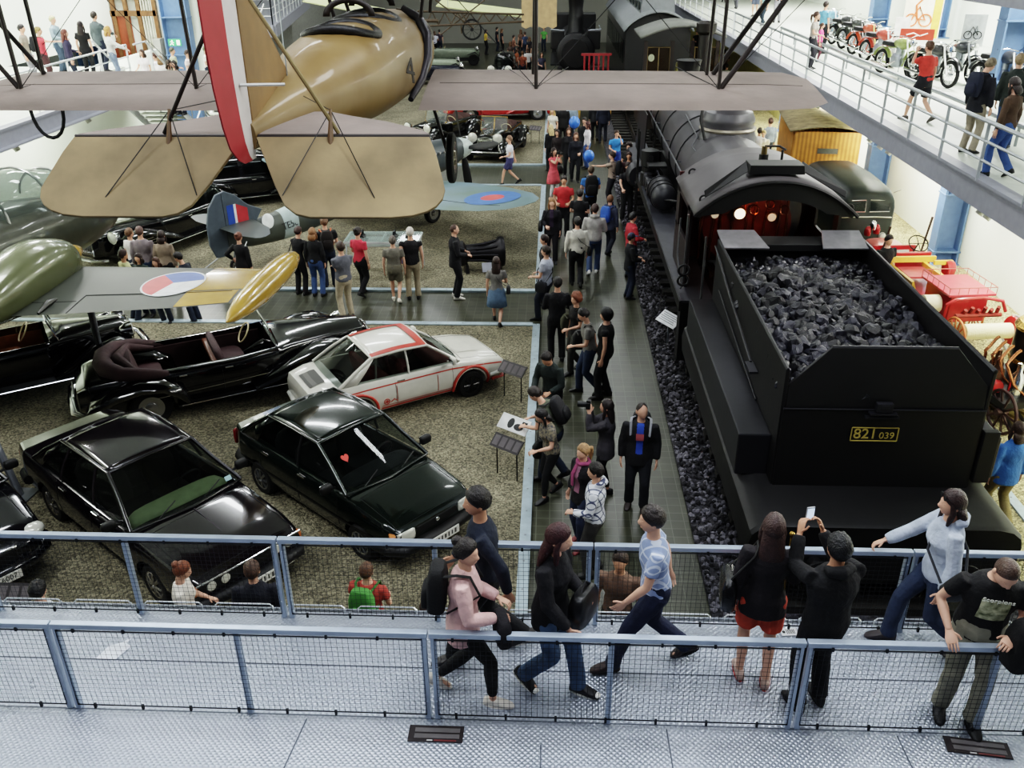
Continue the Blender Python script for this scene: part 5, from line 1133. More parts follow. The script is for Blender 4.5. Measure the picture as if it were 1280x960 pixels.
def liftback():
 paint = mat('0c0d16', .14, .25, coat=.7, name='dark_blue_paint')
 st = [(-2.35, .7, .36, .95, .0), (-2.2, .82, .28, 1.0, .02), (-1.2, .89, .22, 1.0, .015), (0, .89, .22, .98, .01), (1.0, .89, .22, .97, .03), (1.5, .87, .22, .92, .045), (2.1, .8, .26, .80, .05), (2.33, .66, .32, .70, .04), (2.4, .5, .36, .64, .02)]
 def extra(t, B):
  for sx in (-1, 1): mb = MB(); mb.sph((sx * .62, 2.16, .68), (.19, .16, .10), 14, 8); mb.build('headlamp', LAMP, t, 50)
  g = MB(); g.box((0, 2.40, .58), (.66, .04, .2), taper=.9); g.build('grille', BLACK, t, 0, bev=.02); MB().tube([(-.36, 2.38, .5), (-.33, 2.4, .69), (0, 2.42, .72), (.33, 2.4, .69), (.36, 2.38, .5), (0, 2.42, .47)], .018, 8, False, 1, True).build('grille_surround', CHROME, t)
  bw = MB()
  for sx in (-1, 1): bw.tube([(0, 2.44, .7), (sx * .05, 2.43, .73), (sx * .1, 2.43, .70)], .012, 6); bw.tube([(0, 2.44, .67), (sx * .05, 2.43, .69), (sx * .08, 2.43, .66)], .01, 6)
  bw.build('badge', CHROME, t)
  number_plate(t, '3A9 6007', (0, 2.575, .40), (-1, 0, 0), (0, 0, 1), (0, 1, 0), .52, .12)
 modern_car('liftback_car', 'nose of a dark car with a chrome grille at the left edge', (-9.13, 10.35, 0), R(-127), dict(st=st, paint=paint, r=.32, wy=(-1.3, 1.4), track=.77, cab=dict(zb=1.0, wb=.82, wr=.6, yf=1.2, yr=-1.9, rf=.3, rr=-1.0, H=1.48, win=((1.1, .25), (.05, 0), (-1.4, -.95))), seams=(.9, 0, -1.0), hood=(.66, 1.35, 2.25), handles=(.15, -.8), bump=(.42, .22), bumpm=paint, extra=extra))
hatch(); saloon(); coupe(); liftback()
bpy.data.objects['rally_coupe'].scale = (.94,) * 3
# ------------------------------------------------------------------ vintage cars
VB = mat('08080b', .12, .1, var=.1, coat=.8, name='black_lacquer')
def fender(t, pts, w, m, flat=.42, name='fender'):
 n = len(pts); rr = [w * (.55 if i in (0, n - 1) else 1) for i in range(n)]
 return MB().tube(pts, rr, 12, True, flat).build(name, m, t, 60)
def arc_pts(x, y, r, a0, a1, n=9, k=1.0): return [(x, y + math.cos(R(a0 + (a1 - a0) * i / n)) * r, r * .0 + .36 + math.sin(R(a0 + (a1 - a0) * i / n)) * r * k) for i in range(n + 1)]
def vintage(name, label, loc, rz, S):
 t = thing(name, label, 'car', loc, rz, None); p = S.get('paint', VB); B = Body(S['st'], .92, .94); wf, wr_ = S['wy']; tr = S['track']; r = S.get('r', .36)
 cu = MB()
 if S.get('open'):
  y0, y1, w = S['open']; cu.prism([(-w, y0), (w, y0), (w, y1), (-w, y1)], .38, 2)
 for y in (wf, wr_):
  for sx in (-1, 1): cu.tube([(sx * (tr - .2), y, r), (sx * 1.5, y, r)], r + .05, 24)
 me = cut(B.mesh(), cu); me.materials.clear(); me.materials.append(p); me.name = 'body'; link('body', me, t, 40)
 MB().box((0, (wf + wr_) / 2, .36), (tr * 2 - .35, wf - wr_ + .8, .16)).build('chassis', BLACK, t)
 for y in (wf, wr_):
  for sx in (-1, 1): wheel(t, (sx * tr, y, r), r, .16, S.get('rim', 'disc'), S.get('rimc', 'a8a8a8'), sx)
 fx = S.get('fx', tr)
 for sx in (-1, 1):
  fw = S.get('fw', .17)
  fender(t, [(sx * (fx + dx), wf + dy, z) for dx, dy, z in S['ff']], fw, S.get('fpaint', p)); fender(t, [(sx * (fx + dx), wr_ + dy, z) for dx, dy, z in S['rf']], fw, S.get('fpaint', p))
  if S.get('board', True):
   MB().box((sx * (fx + .02), (wf + wr_) / 2, .33), (.28, wf - wr_ - .9, .04)).build('running_board', S.get('boardm', BLACK), t, 0, bev=.01); MB().tube([(sx * (fx + .17), wr_ + .5, .345), (sx * (fx + .17), wf - .5, .345)], .014, 6).build('running_board_trim', CHROME, t)
  hx, hy, hz, hr = S['lamp']
  mb = MB().lathe([(.01, -hr * 1.5), (hr * .5, -hr * 1.2), (hr * .9, -hr * .5), (hr, 0), (hr * 1.04, .02)], 18, (sx * hx, hy, hz), 'Y'); o = mb.build('headlamp', S.get('lampm', CHROME), t, 50); MB().lathe([(hr * .98, .015), (hr * .7, .045), (.001, .06)], 18, (sx * hx, hy, hz), 'Y').build('lens', LAMP, o, 50)
 yf = B.st[-1, 0]; zt = B.st[-1, 3]; zb = B.st[-1, 2]; w = B.st[-1, 1]
 gm = MB()
 for i in range(9): x = (-.85 + 1.7 * i / 8) * w; gm.tube([(x, yf + .03, zb + .08), (x, yf + .06, (zb + zt) / 2), (x, yf + .02, zt - .02)], .012, 5)
 gm.tube([(-w, yf + .02, zb + .05), (-w, yf + .02, zt - .03), (0, yf + .04, zt + .03), (w, yf + .02, zt - .03), (w, yf + .02, zb + .05)], .022, 6); gm.build('radiator_grille', CHROME, t, 50)
 for f_, nm in ((1, 'front_bumper'), (-1, 'rear_bumper')):
  if not S.get('bumper', True): break
  y = yf + .3 if f_ > 0 else B.st[0, 0] - .12; MB().tube([(-.86, y - f_ * .22, .46), (-.6, y - f_ * .03, .46), (0, y, .46), (.6, y - f_ * .03, .46), (.86, y - f_ * .22, .46)], .075, 8, True, .45).build(nm, CHROME, t, 50)
 if 'screen' in S:
  y, z, h, w2 = S['screen']; fr = MB().tube([(-w2, y, z), (-w2 * .95, y - h * .3, z + h), (w2 * .95, y - h * .3, z + h), (w2, y, z)], .018, 6, True, 1, True); fr.tube([(0, y, z), (0, y - h * .3, z + h)], .012, 5); o = fr.build('windscreen_frame', S.get('framem', CHROME), t, 40)
  MB().quad((-w2, y, z), (w2, y, z), (w2 * .95, y - h * .3, z + h), (-w2 * .95, y - h * .3, z + h)).build('windscreen', CLEARGLASS, t, 0)
 if S.get('open'):
  y0, y1, w = S['open']; it = S['inter']
  MB().box((0, (y0 + y1) / 2, .4), (2 * w, y1 - y0, .03)).build('cabin_floor', mat('1a1210', .9), t)
  rounded_box_seat = lambda y, nm: seat(t, (0, y, .46), it, w * 1.9, nm, 0, .5)
  rounded_box_seat(y1 - .75, 'front_seat'); rounded_box_seat(y0 + .42, 'rear_seat')
  for sx in (-1, 1): MB().box((sx * (w - .02), (y0 + y1) / 2, .66), (.04, y1 - y0 - .1, .46)).build('door_trim', it, t)
  MB().box((0, y1 - 1.08, .86), (w * 1.96, .12, .1)).build('seat_divider', S.get('wood', it), t, 30, bev=.03)
  MB().torus((0, 0, 0), .2, .014, 'Z', 20, 6).build('steering_wheel', mat('c8b88a', .4), t, 50, loc=(-.34, y1 - .38, 1.0)).rotation_euler.x = R(58)
  if 'hood' in S:
   hw, y2, hz, hm = S['hood']; hb = MB(); hb.tube([(-hw, y2 + .95, hz - .1), (-hw, y2 + .45, hz), (-hw * .88, y2 + .1, hz + .03), (-hw * .45, y2 - .12, hz + .05), (0, y2 - .17, hz + .05), (hw * .45, y2 - .12, hz + .05), (hw * .88, y2 + .1, hz + .03), (hw, y2 + .45, hz), (hw, y2 + .95, hz - .1)], [.06, .12, .15, .17, .17, .17, .15, .12, .06], 12, True, .9)
   hb.tube([(-hw * .85, y2 + .75, hz - .1), (-hw * .8, y2 + .3, hz + .02), (0, y2 + .08, hz + .08), (hw * .8, y2 + .3, hz + .02), (hw * .85, y2 + .75, hz - .1)], [.04, .09, .11, .09, .04], 10); hb.build('folded_hood', hm, t, 60)
 if 'cabin' in S:
  yf_, yr_, w, z0, z1, rk = S['cabin']; lv = []
  def ringc(z, k):
   q = []; u = max(0, (z - z0) / (z1 - z0)); ya, yb = yf_ - rk[0] * u, yr_ + rk[1] * u; ww = w * (1 - .22 * u ** 1.6); e = .35 if u < .9 else .5
   for i in range(32):
    a = 2 * PI * i / 32; q.append(Vector((k * ww * math.copysign(abs(math.cos(a)) ** e, math.cos(a)), (ya + yb) / 2 + k * (ya - yb) / 2 * math.copysign(abs(math.sin(a)) ** e, math.sin(a)), z)))
   return q
  MB().loft([ringc(z0 - .1, 1), ringc(z0 + (z1 - z0) * .5, 1), ringc(z0 + (z1 - z0) * .8, .99), ringc(z0 + (z1 - z0) * .93, .93), ringc(z1, .78), ringc(z1 + .03, .4)]).build('cabin', S.get('roofm', p), t, 60)
  za, zc = z0 + .05, z0 + (z1 - z0) * .74; ua, uc = .05 / (z1 - z0), .74
  wx = lambda u: w * (1 - .22 * u ** 1.6) + .008; Yf = lambda u: yf_ - rk[0] * u + .012; Yr = lambda u: yr_ + rk[1] * u - .012
  for k in (-1, 1):
   x0, x1 = (.03, w * .8) if k > 0 else (-w * .8, -.03)
   MB().quad((x0, Yf(ua), za), (x1, Yf(ua), za), (x1 * .92, Yf(uc), zc), (x0, Yf(uc), zc)).build('windscreen', GLASS, t, 0)
  MB().quad((w * .5, Yr(ua), za + .05), (-w * .5, Yr(ua), za + .05), (-w * .42, Yr(uc), zc), (w * .42, Yr(uc), zc)).build('rear_window', GLASS, t, 0)
  for sx in (-1, 1):
   n_ = S.get('nwin', 2); L0, L1 = yf_ - .2, yr_ + .25
   for i in range(n_):
    a = L0 + (L1 - L0) * (i + .06) / n_; b = L0 + (L1 - L0) * (i + .94) / n_
    MB().quad((sx * wx(ua), a, za), (sx * wx(ua), b, za), (sx * wx(uc), b + (rk[1] * .5 if i == n_ - 1 else 0), zc), (sx * wx(uc), a - (rk[0] * .6 if i == 0 else 0), zc)).build('side_window', GLASS, t, 0)
 sm = MB()
 for sx in (-1, 1):
  for y in S.get('seams', ()): sm.tube([(sx * (B.x_at(y, z) + .001), y, z) for z in np.linspace(.45, B.par(y)[2] - .06, 6)], .004, 4)
  zz = B.par(0)[2] - .1
  for y in S.get('seams', ())[1:]: MB().box((sx * (B.x_at(y + .12, zz) + .015), y + .12, zz), (.03, .14, .025)).build('door_handle', CHROME, t, 0, bev=.006)
 if S.get('seams'): sm.build('panel_gaps', BLACK, t, 0)
 if S.get('louvres'):
  y0, y1, z = S['louvres']
  for sx in (-1, 1):
   lm = MB()
   for k in range(3): lm.tube([(sx * (fx + .155), y0 + (y1 - y0) * i / 6, z + .07 * k) for i in range(7)], .011, 5)
   lm.build('chrome_strips', CHROME, t)
 if S.get('mascot'): MB().tube([(0, yf - .1, zt + .02), (0, yf - .02, zt + .09), (0, yf - .16, zt + .14)], [.02, .025, .006], 6).build('mascot', CHROME, t)
 if 'extra' in S: S['extra'](t, B)
 return t
ST40 = [(-2.72, .50, .40, .80, .02), (-2.55, .64, .34, .92, .03), (-2.0, .78, .32, .99, .02), (-1.2, .84, .30, .99, .0), (0, .85, .30, .98, .0), (.75, .80, .30, 1.02, .02), (1.0, .72, .32, 1.03, .05), (1.9, .50, .36, 1.0, .09), (2.5, .34, .40, .95, .08), (2.62, .25, .42, .86, .05)]
FF40 = [(0, .52, .32), (.0, .5, .55), (.0, .36, .74), (0, .1, .85), (0, -.25, .84), (.02, -.65, .72), (.04, -1.1, .55), (.04, -1.5, .38)]
RF40 = [(.02, .62, .38), (.03, .5, .62), (.04, .25, .78), (.03, -.1, .82), (0, -.5, .74), (-.06, -.85, .58), (-.12, -1.0, .42)]
def convertible():
 MAR = mat('3a2022', .75, var=.15, bump=.4, bscale=12, name='maroon_leather')
 def ex(t, B):
  number_plate(t, None, (0, -2.78, .66), (1, 0, 0), (0, 0, 1), (0, -1, 0), .42, .13)
  for sx in (-1, 1): mb = MB().tube([(sx * .84, -2.0, .76), (sx * .84, -2.15, .77)], [.05, .03], 10); mb.build('tail_lamp', TAIL, t); MB().tube([(sx * .9, 1.5, .66), (sx * .92, -.5, .60), (sx * .93, -1.5, .58)], .008, 5).build('side_trim', CHROME, t)
 vintage('convertible_car', 'long black open convertible with a folded maroon hood', (-6.1, 15.1, 0), R(-60.5), dict(st=ST40, wy=(1.72, -1.6), track=.74, fx=.76, fw=.33, r=.36, open=(-1.95, .72, .68), inter=MAR, wood=mat('6a3a26', .35), ff=FF40, rf=RF40, lamp=(.60, 2.28, .86, .12), screen=(.78, 1.02, .34, .62), hood=(.74, -2.05, 1.0, MAR), seams=(.6, -.3, -1.1), louvres=(1.2, 1.8, .42), mascot=True, extra=ex))
def tourer():
 TAN = mat('8a4a1c', .6, var=.2, name='tan_leather')
 vintage('touring_car', 'black open touring car with tan seats at the left edge', (-10.35, 15.05, 0), R(-56), dict(st=[(-2.3, .5, .45, .85, .0), (-2.1, .66, .42, 1.0, .0), (-1, .72, .4, 1.02, 0), (.6, .70, .4, 1.04, .0), (.9, .60, .42, 1.06, .05), (2.0, .36, .45, 1.0, .06), (2.1, .33, .46, .98, .04)], wy=(1.75, -1.55), track=.74, r=.4, rim='disc', rimc='6a6c70', open=(-1.9, .65, .6), inter=TAN, wood=mat('a8622c', .35), fw=.17,
  ff=[(0, .52, .35), (0, .42, .66), (0, .1, .86), (0, -.35, .78), (0, -.8, .52), (0, -1.15, .36)], rf=[(0, .62, .36), (0, .45, .62), (0, .1, .86), (0, -.3, .8), (0, -.55, .55)], lamp=(.5, 2.1, .95, .15), screen=(.8, 1.05, .4, .6), boardm=mat('5e6064', .5, .4)))
def limousine():
 vintage('limousine_car', 'large black limousine with round chrome headlamps behind the grey wing', (-11.1, 24.1, 0), R(157), dict(st=ST40, wy=(1.7, -1.6), track=.74, fx=.80, fw=.26, ff=FF40, rf=RF40, lamp=(.66, 2.3, .92, .16), cabin=(.75, -2.2, .76, .98, 1.6, (.3, .7)), nwin=3, seams=(.6, -.4, -1.2), louvres=(1.1, 2.0, .55)))
def saloon30():
 vintage('saloon_car', 'black pre-war saloon parked behind the camouflaged tail', (-9.8, 29.0, 0), R(-62), dict(st=ST40, wy=(1.7, -1.5), track=.7, fx=.76, fw=.22, ff=FF40, rf=RF40, lamp=(.58, 2.3, .9, .13), cabin=(.7, -2.0, .7, .98, 1.58, (.32, .8)), nwin=2, seams=(.6, -.4)))
def roadster():
 GOLD = mat('b08a3a', .25, .9, name='brass')
 st = [(-1.9, .42, .45, .85, .0), (-1.6, .6, .42, .98, .0), (0.3, .62, .42, 1.0, 0), (.7, .5, .44, 1.02, .05), (1.75, .33, .48, .98, .05), (1.85, .3, .5, .94, .03)]
 FFv = [(0, .55, .42), (0, .46, .66), (0, .1, .86), (0, -.35, .76), (0, -.8, .5), (0, -1.1, .38)]; RFv = [(0, .6, .38), (0, .4, .66), (0, 0, .84), (0, -.4, .72), (0, -.52, .5)]
 a = vintage('vintage_car', 'black vintage car facing the camera with big chrome headlamps', (-2.25, 36.2, 0), R(168), dict(st=st, wy=(1.55, -1.2), track=.72, rim='spoke', rimc='b8b8b8', open=(-1.4, .35, .52), inter=mat('3a1c16', .7), ff=FFv, rf=RFv, lamp=(.5, 1.85, .95, .19), screen=(.6, 1.0, .5, .55), framem=GOLD, fw=.2))
 vintage('vintage_car', 'bright red rounded vintage car beyond the black one', (-2.6, 43.6, 0), R(-80), dict(st=ST40, paint=mat('b01414', .15, coat=.7, name='red_paint'), wy=(1.7, -1.5), track=.7, fx=.74, fw=.24, ff=FF40, rf=RF40, lamp=(.55, 2.3, .9, .13), cabin=(.6, -1.8, .66, .98, 1.5, (.3, .8)), nwin=2))
 vintage('vintage_car', 'black car behind the propeller blades with a pale windscreen frame', (-4.6, 38.0, 0), R(150), dict(st=st, wy=(1.55, -1.2), track=.72, rim='spoke', open=(-1.4, .35, .52), inter=mat('3a1c16', .7), ff=FFv, rf=RFv, lamp=(.5, 1.85, .95, .17), screen=(.6, 1.0, .5, .55), framem=GOLD, fw=.2))
 vintage('vintage_car', 'black car with white headlamps in front of the distant crowd', (-3.0, 55.0, 0), R(175), dict(st=st, wy=(1.55, -1.2), track=.78, rim='spoke', cabin=(.4, -1.4, .6, 1.0, 1.7, (.05, .1)), ff=FFv, rf=RFv, lamp=(.5, 1.85, 1.05, .2), lampm=mat('e4e2d8', .3), fw=.2))
 # pale green racing cars at the far end
 gp = mat('9aa690', .35, .4, var=.08, name='pale_green_metal')
 rs = [(-2.2, .12, .55, .75, .0), (-1.6, .36, .45, .95, .04), (-.6, .46, .42, 1.05, .03), (.2, .44, .42, 1.0, .06), (1.6, .36, .46, .94, .08), (2.0, .28, .5, .86, .04)]
 q = dict(st=rs, paint=gp, wy=(1.6, -1.4), track=.8, rim='spoke', rimc='404040', open=(-.75, .0, .3), inter=mat('3a2a20', .8), ff=[(0, .4, .6), (0, .1, .84), (0, -.4, .7)], rf=[(0, .4, .66), (0, 0, .84), (0, -.4, .7)], fpaint=BLACK, fw=.1, lamp=(.4, 1.9, 1.0, .13), board=False, bumper=False)
 vintage('racing_car', 'pale green long-bonnet racing car in front of the far crowd', (-7.9, 58.0, 0), R(-82), dict(q)); vintage('racing_car', 'second pale green racing car parked behind the first at the far end', (-7.2, 64.0, 0), R(-84), dict(q, paint=mat('7f8a78', .35, .4)))
 vintage('touring_car', 'low black open car with a dark blue bonnet nearest the biplane fuselage', (-7.4, 55.0, 0), R(-80), dict(q, paint=mat('141a2c', .2, coat=.5)))
convertible(); tourer(); limousine(); saloon30(); roadster()
# ------------------------------------------------------------------ aircraft
class Wing:
 """stations (x, y leading, y trailing, z leading, z trailing, thickness)"""
 def __init__(s, st): s.st = np.array(st, float)
 def par(s, x): return [float(np.interp(x, s.st[:, 0], s.st[:, i])) for i in range(1, 6)]
 def ring(s, x, n=9):
  yl, yt, zl, zt, th = s.par(x); up, lo = [], []
  for i in range(n + 1):
   u = i / n; u2 = u * u * (3 - 2 * u) * .35 + u * .65; y = yl + (yt - yl) * u2; z = zl + (zt - zl) * u2; f = 2.6 * (math.sqrt(max(u2, 0)) * .55 - .25 * u2 - .3 * u2 ** 2)
   up.append(Vector((x, y, z + th * f * 1.1 + .002))); lo.append(Vector((x, y, z - th * f * .5 - .002)))
  return up + lo[-2:0:-1]
 def mesh(s, xs=None):
  xs = xs or list(s.st[:, 0]); return MB().loft([s.ring(x) for x in xs])
 def top(s, x, y, off=.004):
  yl, yt, zl, zt, th = s.par(x); u = min(1, max(0, (y - yl) / (yt - yl))) if abs(yt - yl) > 1e-6 else 0; f = 2.6 * (math.sqrt(u) * .55 - .25 * u - .3 * u * u)
  return Vector((x, y, zl + (zt - zl) * u + th * f * 1.1 + off))
 def disc(s, c, r, mats_sectors, off=.006, n=36, ry=None):
  """mb with sectors (material index, r0, r1, a0, a1)"""
  mb = MB()
  for mi, r0, r1, a0, a1 in mats_sectors:
   mb.mat(mi); k = max(3, int(n * (a1 - a0) / (2 * PI))); rows = []
   for j in range(5):
    rr = (r0 + (r1 - r0) * j / 4) * r; rows.append([s.top(c[0] + rr * math.cos(a0 + (a1 - a0) * i / k), c[1] + (ry or 1) * rr * math.sin(a0 + (a1 - a0) * i / k), off) for i in range(k + 1)])
   mb.loft(rows, False, False)
  return mb
 def patch(s, x0, x1, ya, yb, off=.005, n=8, m=8):
  """ya, yb as chord fractions from the leading edge"""
  rows = []
  for i in range(n + 1):
   x = x0 + (x1 - x0) * i / n; yl, yt = s.par(x)[:2]; rows.append([s.top(x, yl + (yt - yl) * (ya + (yb - ya) * j / m), off) for j in range(m + 1)])
  return MB().loft(rows, False, False)
 def line(s, mb, x0, x1, f0, f1=None, r=.008, n=10):
  f1 = f0 if f1 is None else f1; pts = []
  for i in range(n + 1):
   x = x0 + (x1 - x0) * i / n; yl, yt = s.par(x)[:2]; f = f0 + (f1 - f0) * i / n; pts.append(s.top(x, yl + (yt - yl) * f, .001))
  return mb.tube(pts, r, 5)
def fus(st, n=22, sq=.75):
 """stations (y, x centre, half width, z top, z bottom)"""
 secs = []
 for y, cx, hw, zt, zb in st:
  cz = (zt + zb) / 2; hh = (zt - zb) / 2
  secs.append([Vector((cx + hw * math.copysign(abs(math.cos(a)) ** sq, math.cos(a)), y, cz + hh * math.copysign(abs(math.sin(a)) ** sq, math.sin(a)))) for a in [2 * PI * k / n for k in range(n)]])
 return secs
def smooth_st(st, m=4):
 st = np.array(st, float); out = []
 for i in range(len(st) - 1):
  for j in range(m):
   t = j / m; p0, p1, p2, p3 = st[max(i - 1, 0)], st[i], st[i + 1], st[min(i + 2, len(st) - 1)]
   q = .5 * (2 * p1 + (p2 - p0) * t + (2 * p0 - 5 * p1 + 4 * p2 - p3) * t * t + (3 * p1 - p0 - 3 * p2 + p3) * t ** 3); q[0] = p1[0] + (p2[0] - p1[0]) * t; out.append(q)
 out.append(st[-1]); return out
FABRIC = mat('7d6f67', .8, var=.14, scale=1.6, bump=.25, bscale=8, name='doped_linen')
FABRIC2 = mat('85714a', .75, var=.3, scale=1.8, bump=.2, bscale=6, name='yellowed_linen')
DARKW = mat('2a221e', .5, name='dark_strut_wood')
def biplane():
 T = Vector((-2.52, 7.45, 0)); t = thing('biplane', 'tan fabric-covered biplane with a red and white rudder hanging overhead', 'aeroplane', (T.x, T.y, 6.3), 0)
 o = Vector((T.x, T.y, 6.3)); L_ = lambda p: Vector(p) - o
 st = smooth_st([(7.42, -2.53, .05, 6.44, 6.22), (8.2, -2.50, .20, 6.58, 6.14), (9.0, -2.44, .42, 6.74, 6.04), (9.8, -2.38, .60, 6.88, 5.97), (10.6, -2.36, .65, 6.95, 5.92), (11.4, -2.33, .66, 6.96, 5.90), (12.4, -2.31, .64, 6.96, 5.88), (13.2, -2.30, .6, 6.92, 5.92), (13.8, -2.3, .45, 6.8, 6.05), (13.95, -2.3, .2, 6.6, 6.2)])
 WOOD = mat('6d5116', .5, var=.4, scale=1.5, coat=.08, col2='7f6a45', name='varnished_plywood')
 mb = MB(); mb.M = Matrix.Translation(-o); mb.loft(fus(st, 26, .85)); mb.build('fuselage', WOOD, t, 50)
 # fin, rudder
 FX = -2.53
 mb = MB(); mb.M = Matrix.Translation(-o); mb.prism([(7.5, 6.35), (7.5, 7.62), (7.62, 7.6), (8.72, 6.66), (8.3, 6.5)], FX - .015, FX + .015, 'X'); mb.build('fin', mat('7d5c28', .6, var=.2, scale=2.5, name='ochre_fin'), t, 0, bev=.006)
 hx = 7.45
 def rud(y0, y1, n): return None
 prof = [(6.15, .22), (6.2, .34), (6.32, .48), (6.5, .56), (6.8, .63), (7.1, .66), (7.4, .66), (7.7, .62), (7.9, .48), (8.0, .25)]
 for nm, f0, f1, m in (('rudder_white', 0, .42, mat('c9c0ba', .7, var=.06)), ('rudder_red', .42, 1, mat('a0181f', .6, var=.08))):
  secs = []
  for z, d in prof:
   d2 = d; y0, y1 = hx - d2 * f0 - .0, hx - d2 * f1; tx = -.04
   secs.append([L_((FX + s_ * (.022 if yy > y1 else .006) + (hx - yy) * tx, yy, z)) for s_, yy in ((-1, y0), (-1, y1), (1, y1), (1, y0))])
  MB().loft(secs).build('rudder', m, t, 40)
 RR = MB(); RR.M = Matrix.Translation(-o); RR.tube([(FX, 7.42, 6.75), (FX + .02, 7.3, 6.76), (FX + .33, 7.47, 6.74)], .014, 6); RR.build('rudder_horn', mat('cfcfca', .4), t)
 # tailplane and drooped elevators
 def flat(name, poly, th, m): 
  mb = MB(); mb.plate([L_(p) for p in poly], th, (0, .0, 1)); return mb.build(name, m, t, 0, bev=.008)
 zs = 6.32
 for sx, nm in ((-1, 'left'), (1, 'right')):
  pts = [(.06, 7.47), (1.50, 7.47), (1.42, 7.62), (1.05, 7.98), (.7, 8.22), (.45, 8.42), (.06, 8.42)] if sx > 0 else [(.06, 7.47), (1.50, 7.47), (1.32, 7.66), (.8, 8.02), (.45, 8.4), (.06, 8.42)]
  flat('tailplane', [(FX + sx * x, y, zs + .02 * (y - 7.47)) for x, y in pts], .05, FABRIC)
  EL = [(.05, 0), (1.5, 0), (1.56, .15), (1.63, .4), (1.66, .52), (1.645, .61), (1.60, .68), (1.53, .73), (1.42, .77), (1.25, .79), (.6, .79), (.48, .76), (.38, .68), (.28, .5)]
  cs, sn = math.cos(R(40)), math.sin(R(40)); rows = []
  poly = [L_((FX + sx * x, 7.43 - d * cs, zs - d * sn)) for x, d in EL]
  mb = MB(); mb.plate(poly, .03, (0, sn, -cs)); mb.build('elevator', FABRIC2, t, 0, bev=.006)
  hb = MB(); hb.tube([L_((FX + sx * .06, 7.45, zs + .005)), L_((FX + sx * 1.5, 7.45, zs + .005))], .022, 8); hb.build('elevator_hinge', DARKW, t)
  kx = FX + sx * .68; kp = MB(); kp.tube([L_((kx, 7.5, zs + .22)), L_((kx, 7.4, zs)), L_((kx + sx * .02, 7.28, zs - .3))], [.012, .025, .018], 8); kp.build('elevator_horn', mat('6a5030', .5), t)
  wr = MB()
  for ex, d in ((.35, .6), (1.1, .62)): wr.tube([L_((kx, 7.5, zs + .21)), L_((FX + sx * ex, 7.43 - d * cs, zs - d * sn + .02))], .005, 4)
  wr.tube([L_((kx, 7.5, zs + .21)), L_((FX + sx * .3, 8.1, 6.55))], .004, 4); wr.build('control_wires', BLACK, t)
  MB().tube([L_((FX + sx * .02, 7.5, 7.55)), L_((FX + sx * .74, 7.46, zs + .03))], .018, 8).build('tail_brace', mat('7d6c3c', .5) if sx > 0 else DARKW, t)
 # cockpits, engine cowl
 for y, cz, w, ln in ((10.35, 6.955, .40, .40), (11.75, 6.975, .40, .40)):
  cb = MB(); cb.M = Matrix.Translation(-o)
  cb.tube([(-2.35 + w * math.cos(a), y + ln * math.sin(a), cz - .01 - .10 * math.cos(a) ** 2) for a in [2 * PI * k / 24 for k in range(24)]], .05, 10, False, 1, True)
  cb.loft([[Vector((-2.35 + w * k * math.cos(a), y + ln * k * math.sin(a), cz - .02 - .1 * (k * math.cos(a)) ** 2)) for a in [2 * PI * q / 24 for q in range(24)]] for k in (1, .6, .1)], True); cb.build('cockpit_rim', mat('120f12', .45, bump=.3), t, 60)
  ws = MB(); ws.M = Matrix.Translation(-o); ws.loft([[Vector((-2.35 + .3 * math.cos(a) * k, y + ln + .06 - .05 * (k - 1), cz + .05 + .2 * k2 * math.sin(a))) for a in [PI * q / 12 for q in range(13)]] for k, k2 in ((1, 1), (.75, .7))], False, False); ws.build('windshield_frame', DARKW, t, 40, solid=.02)
 ck = MB(); ck.M = Matrix.Translation(-o)
 for k in range(12):
  y = 12.95 + k * .05; q = [np.interp(y, [s_[0] for s_ in st], [s_[i] for s_ in st]) for i in (1, 2, 3, 4)]
  ck.tube([(q[0] + (q[1] + .008) * abs(math.cos(a)) ** .85, y, (q[2] + q[3]) / 2 + ((q[2] - q[3]) / 2 + .008) * math.sin(a) ** .85) for a in [R(10 + 70 * i / 8) for i in range(9)]], .012, 5)
 ck.build('cowl_louvres', mat('5e5348', .4, .5), t)
 ex = MB(); ex.M = Matrix.Translation(-o)
 ex.tube([(-2.0, 12.5, 6.98), (-1.78, 12.4, 6.86), (-1.66, 12.2, 6.66), (-1.64, 11.95, 6.42), (-1.68, 11.6, 6.2), (-1.76, 11.2, 6.03)], [.04, .06, .07, .07, .06, .035], 10); ex.build('exhaust_pipe', mat('37343a', .45, .6), t, 50)
 y = 10.75; q = [np.interp(y, [s_[0] for s_ in st], [s_[i] for s_ in st]) for i in (1, 2, 3, 4)]
 for tx, th, size in (('4', R(-6), .42),):
  c = L_((q[0] + q[1] * math.cos(th) ** .85 + .03, y, (q[2] + q[3]) / 2 - .02)); zz = Vector((.93, -.3, .22)).normalized(); yy = (Vector((0.1, .25, 1)) - Vector((.1, .25, 1)).dot(zz) * zz).normalized()
  text_mesh('painted_numeral', tx, size, mat('2c2620', .7), t, basis(c, yy.cross(zz), yy, zz), .004)
 # wings
 W_ = Wing([(-7.5, 12.3, 11.3, 6.12, 6.0, .03), (-7.3, 12.65, 10.98, 6.17, 5.96, .06), (-6.9, 12.75, 10.92, 6.17, 5.95, .08), (-2.9, 12.85, 10.95, 6.17, 5.94, .09), (-1.6, 12.85, 10.95, 6.17, 5.94, .09), (2.6, 12.8, 10.92, 6.13, 5.94, .08), (3.05, 12.7, 11.0, 6.13, 5.95, .06), (3.28, 12.35, 11.2, 6.1, 5.98, .03)])
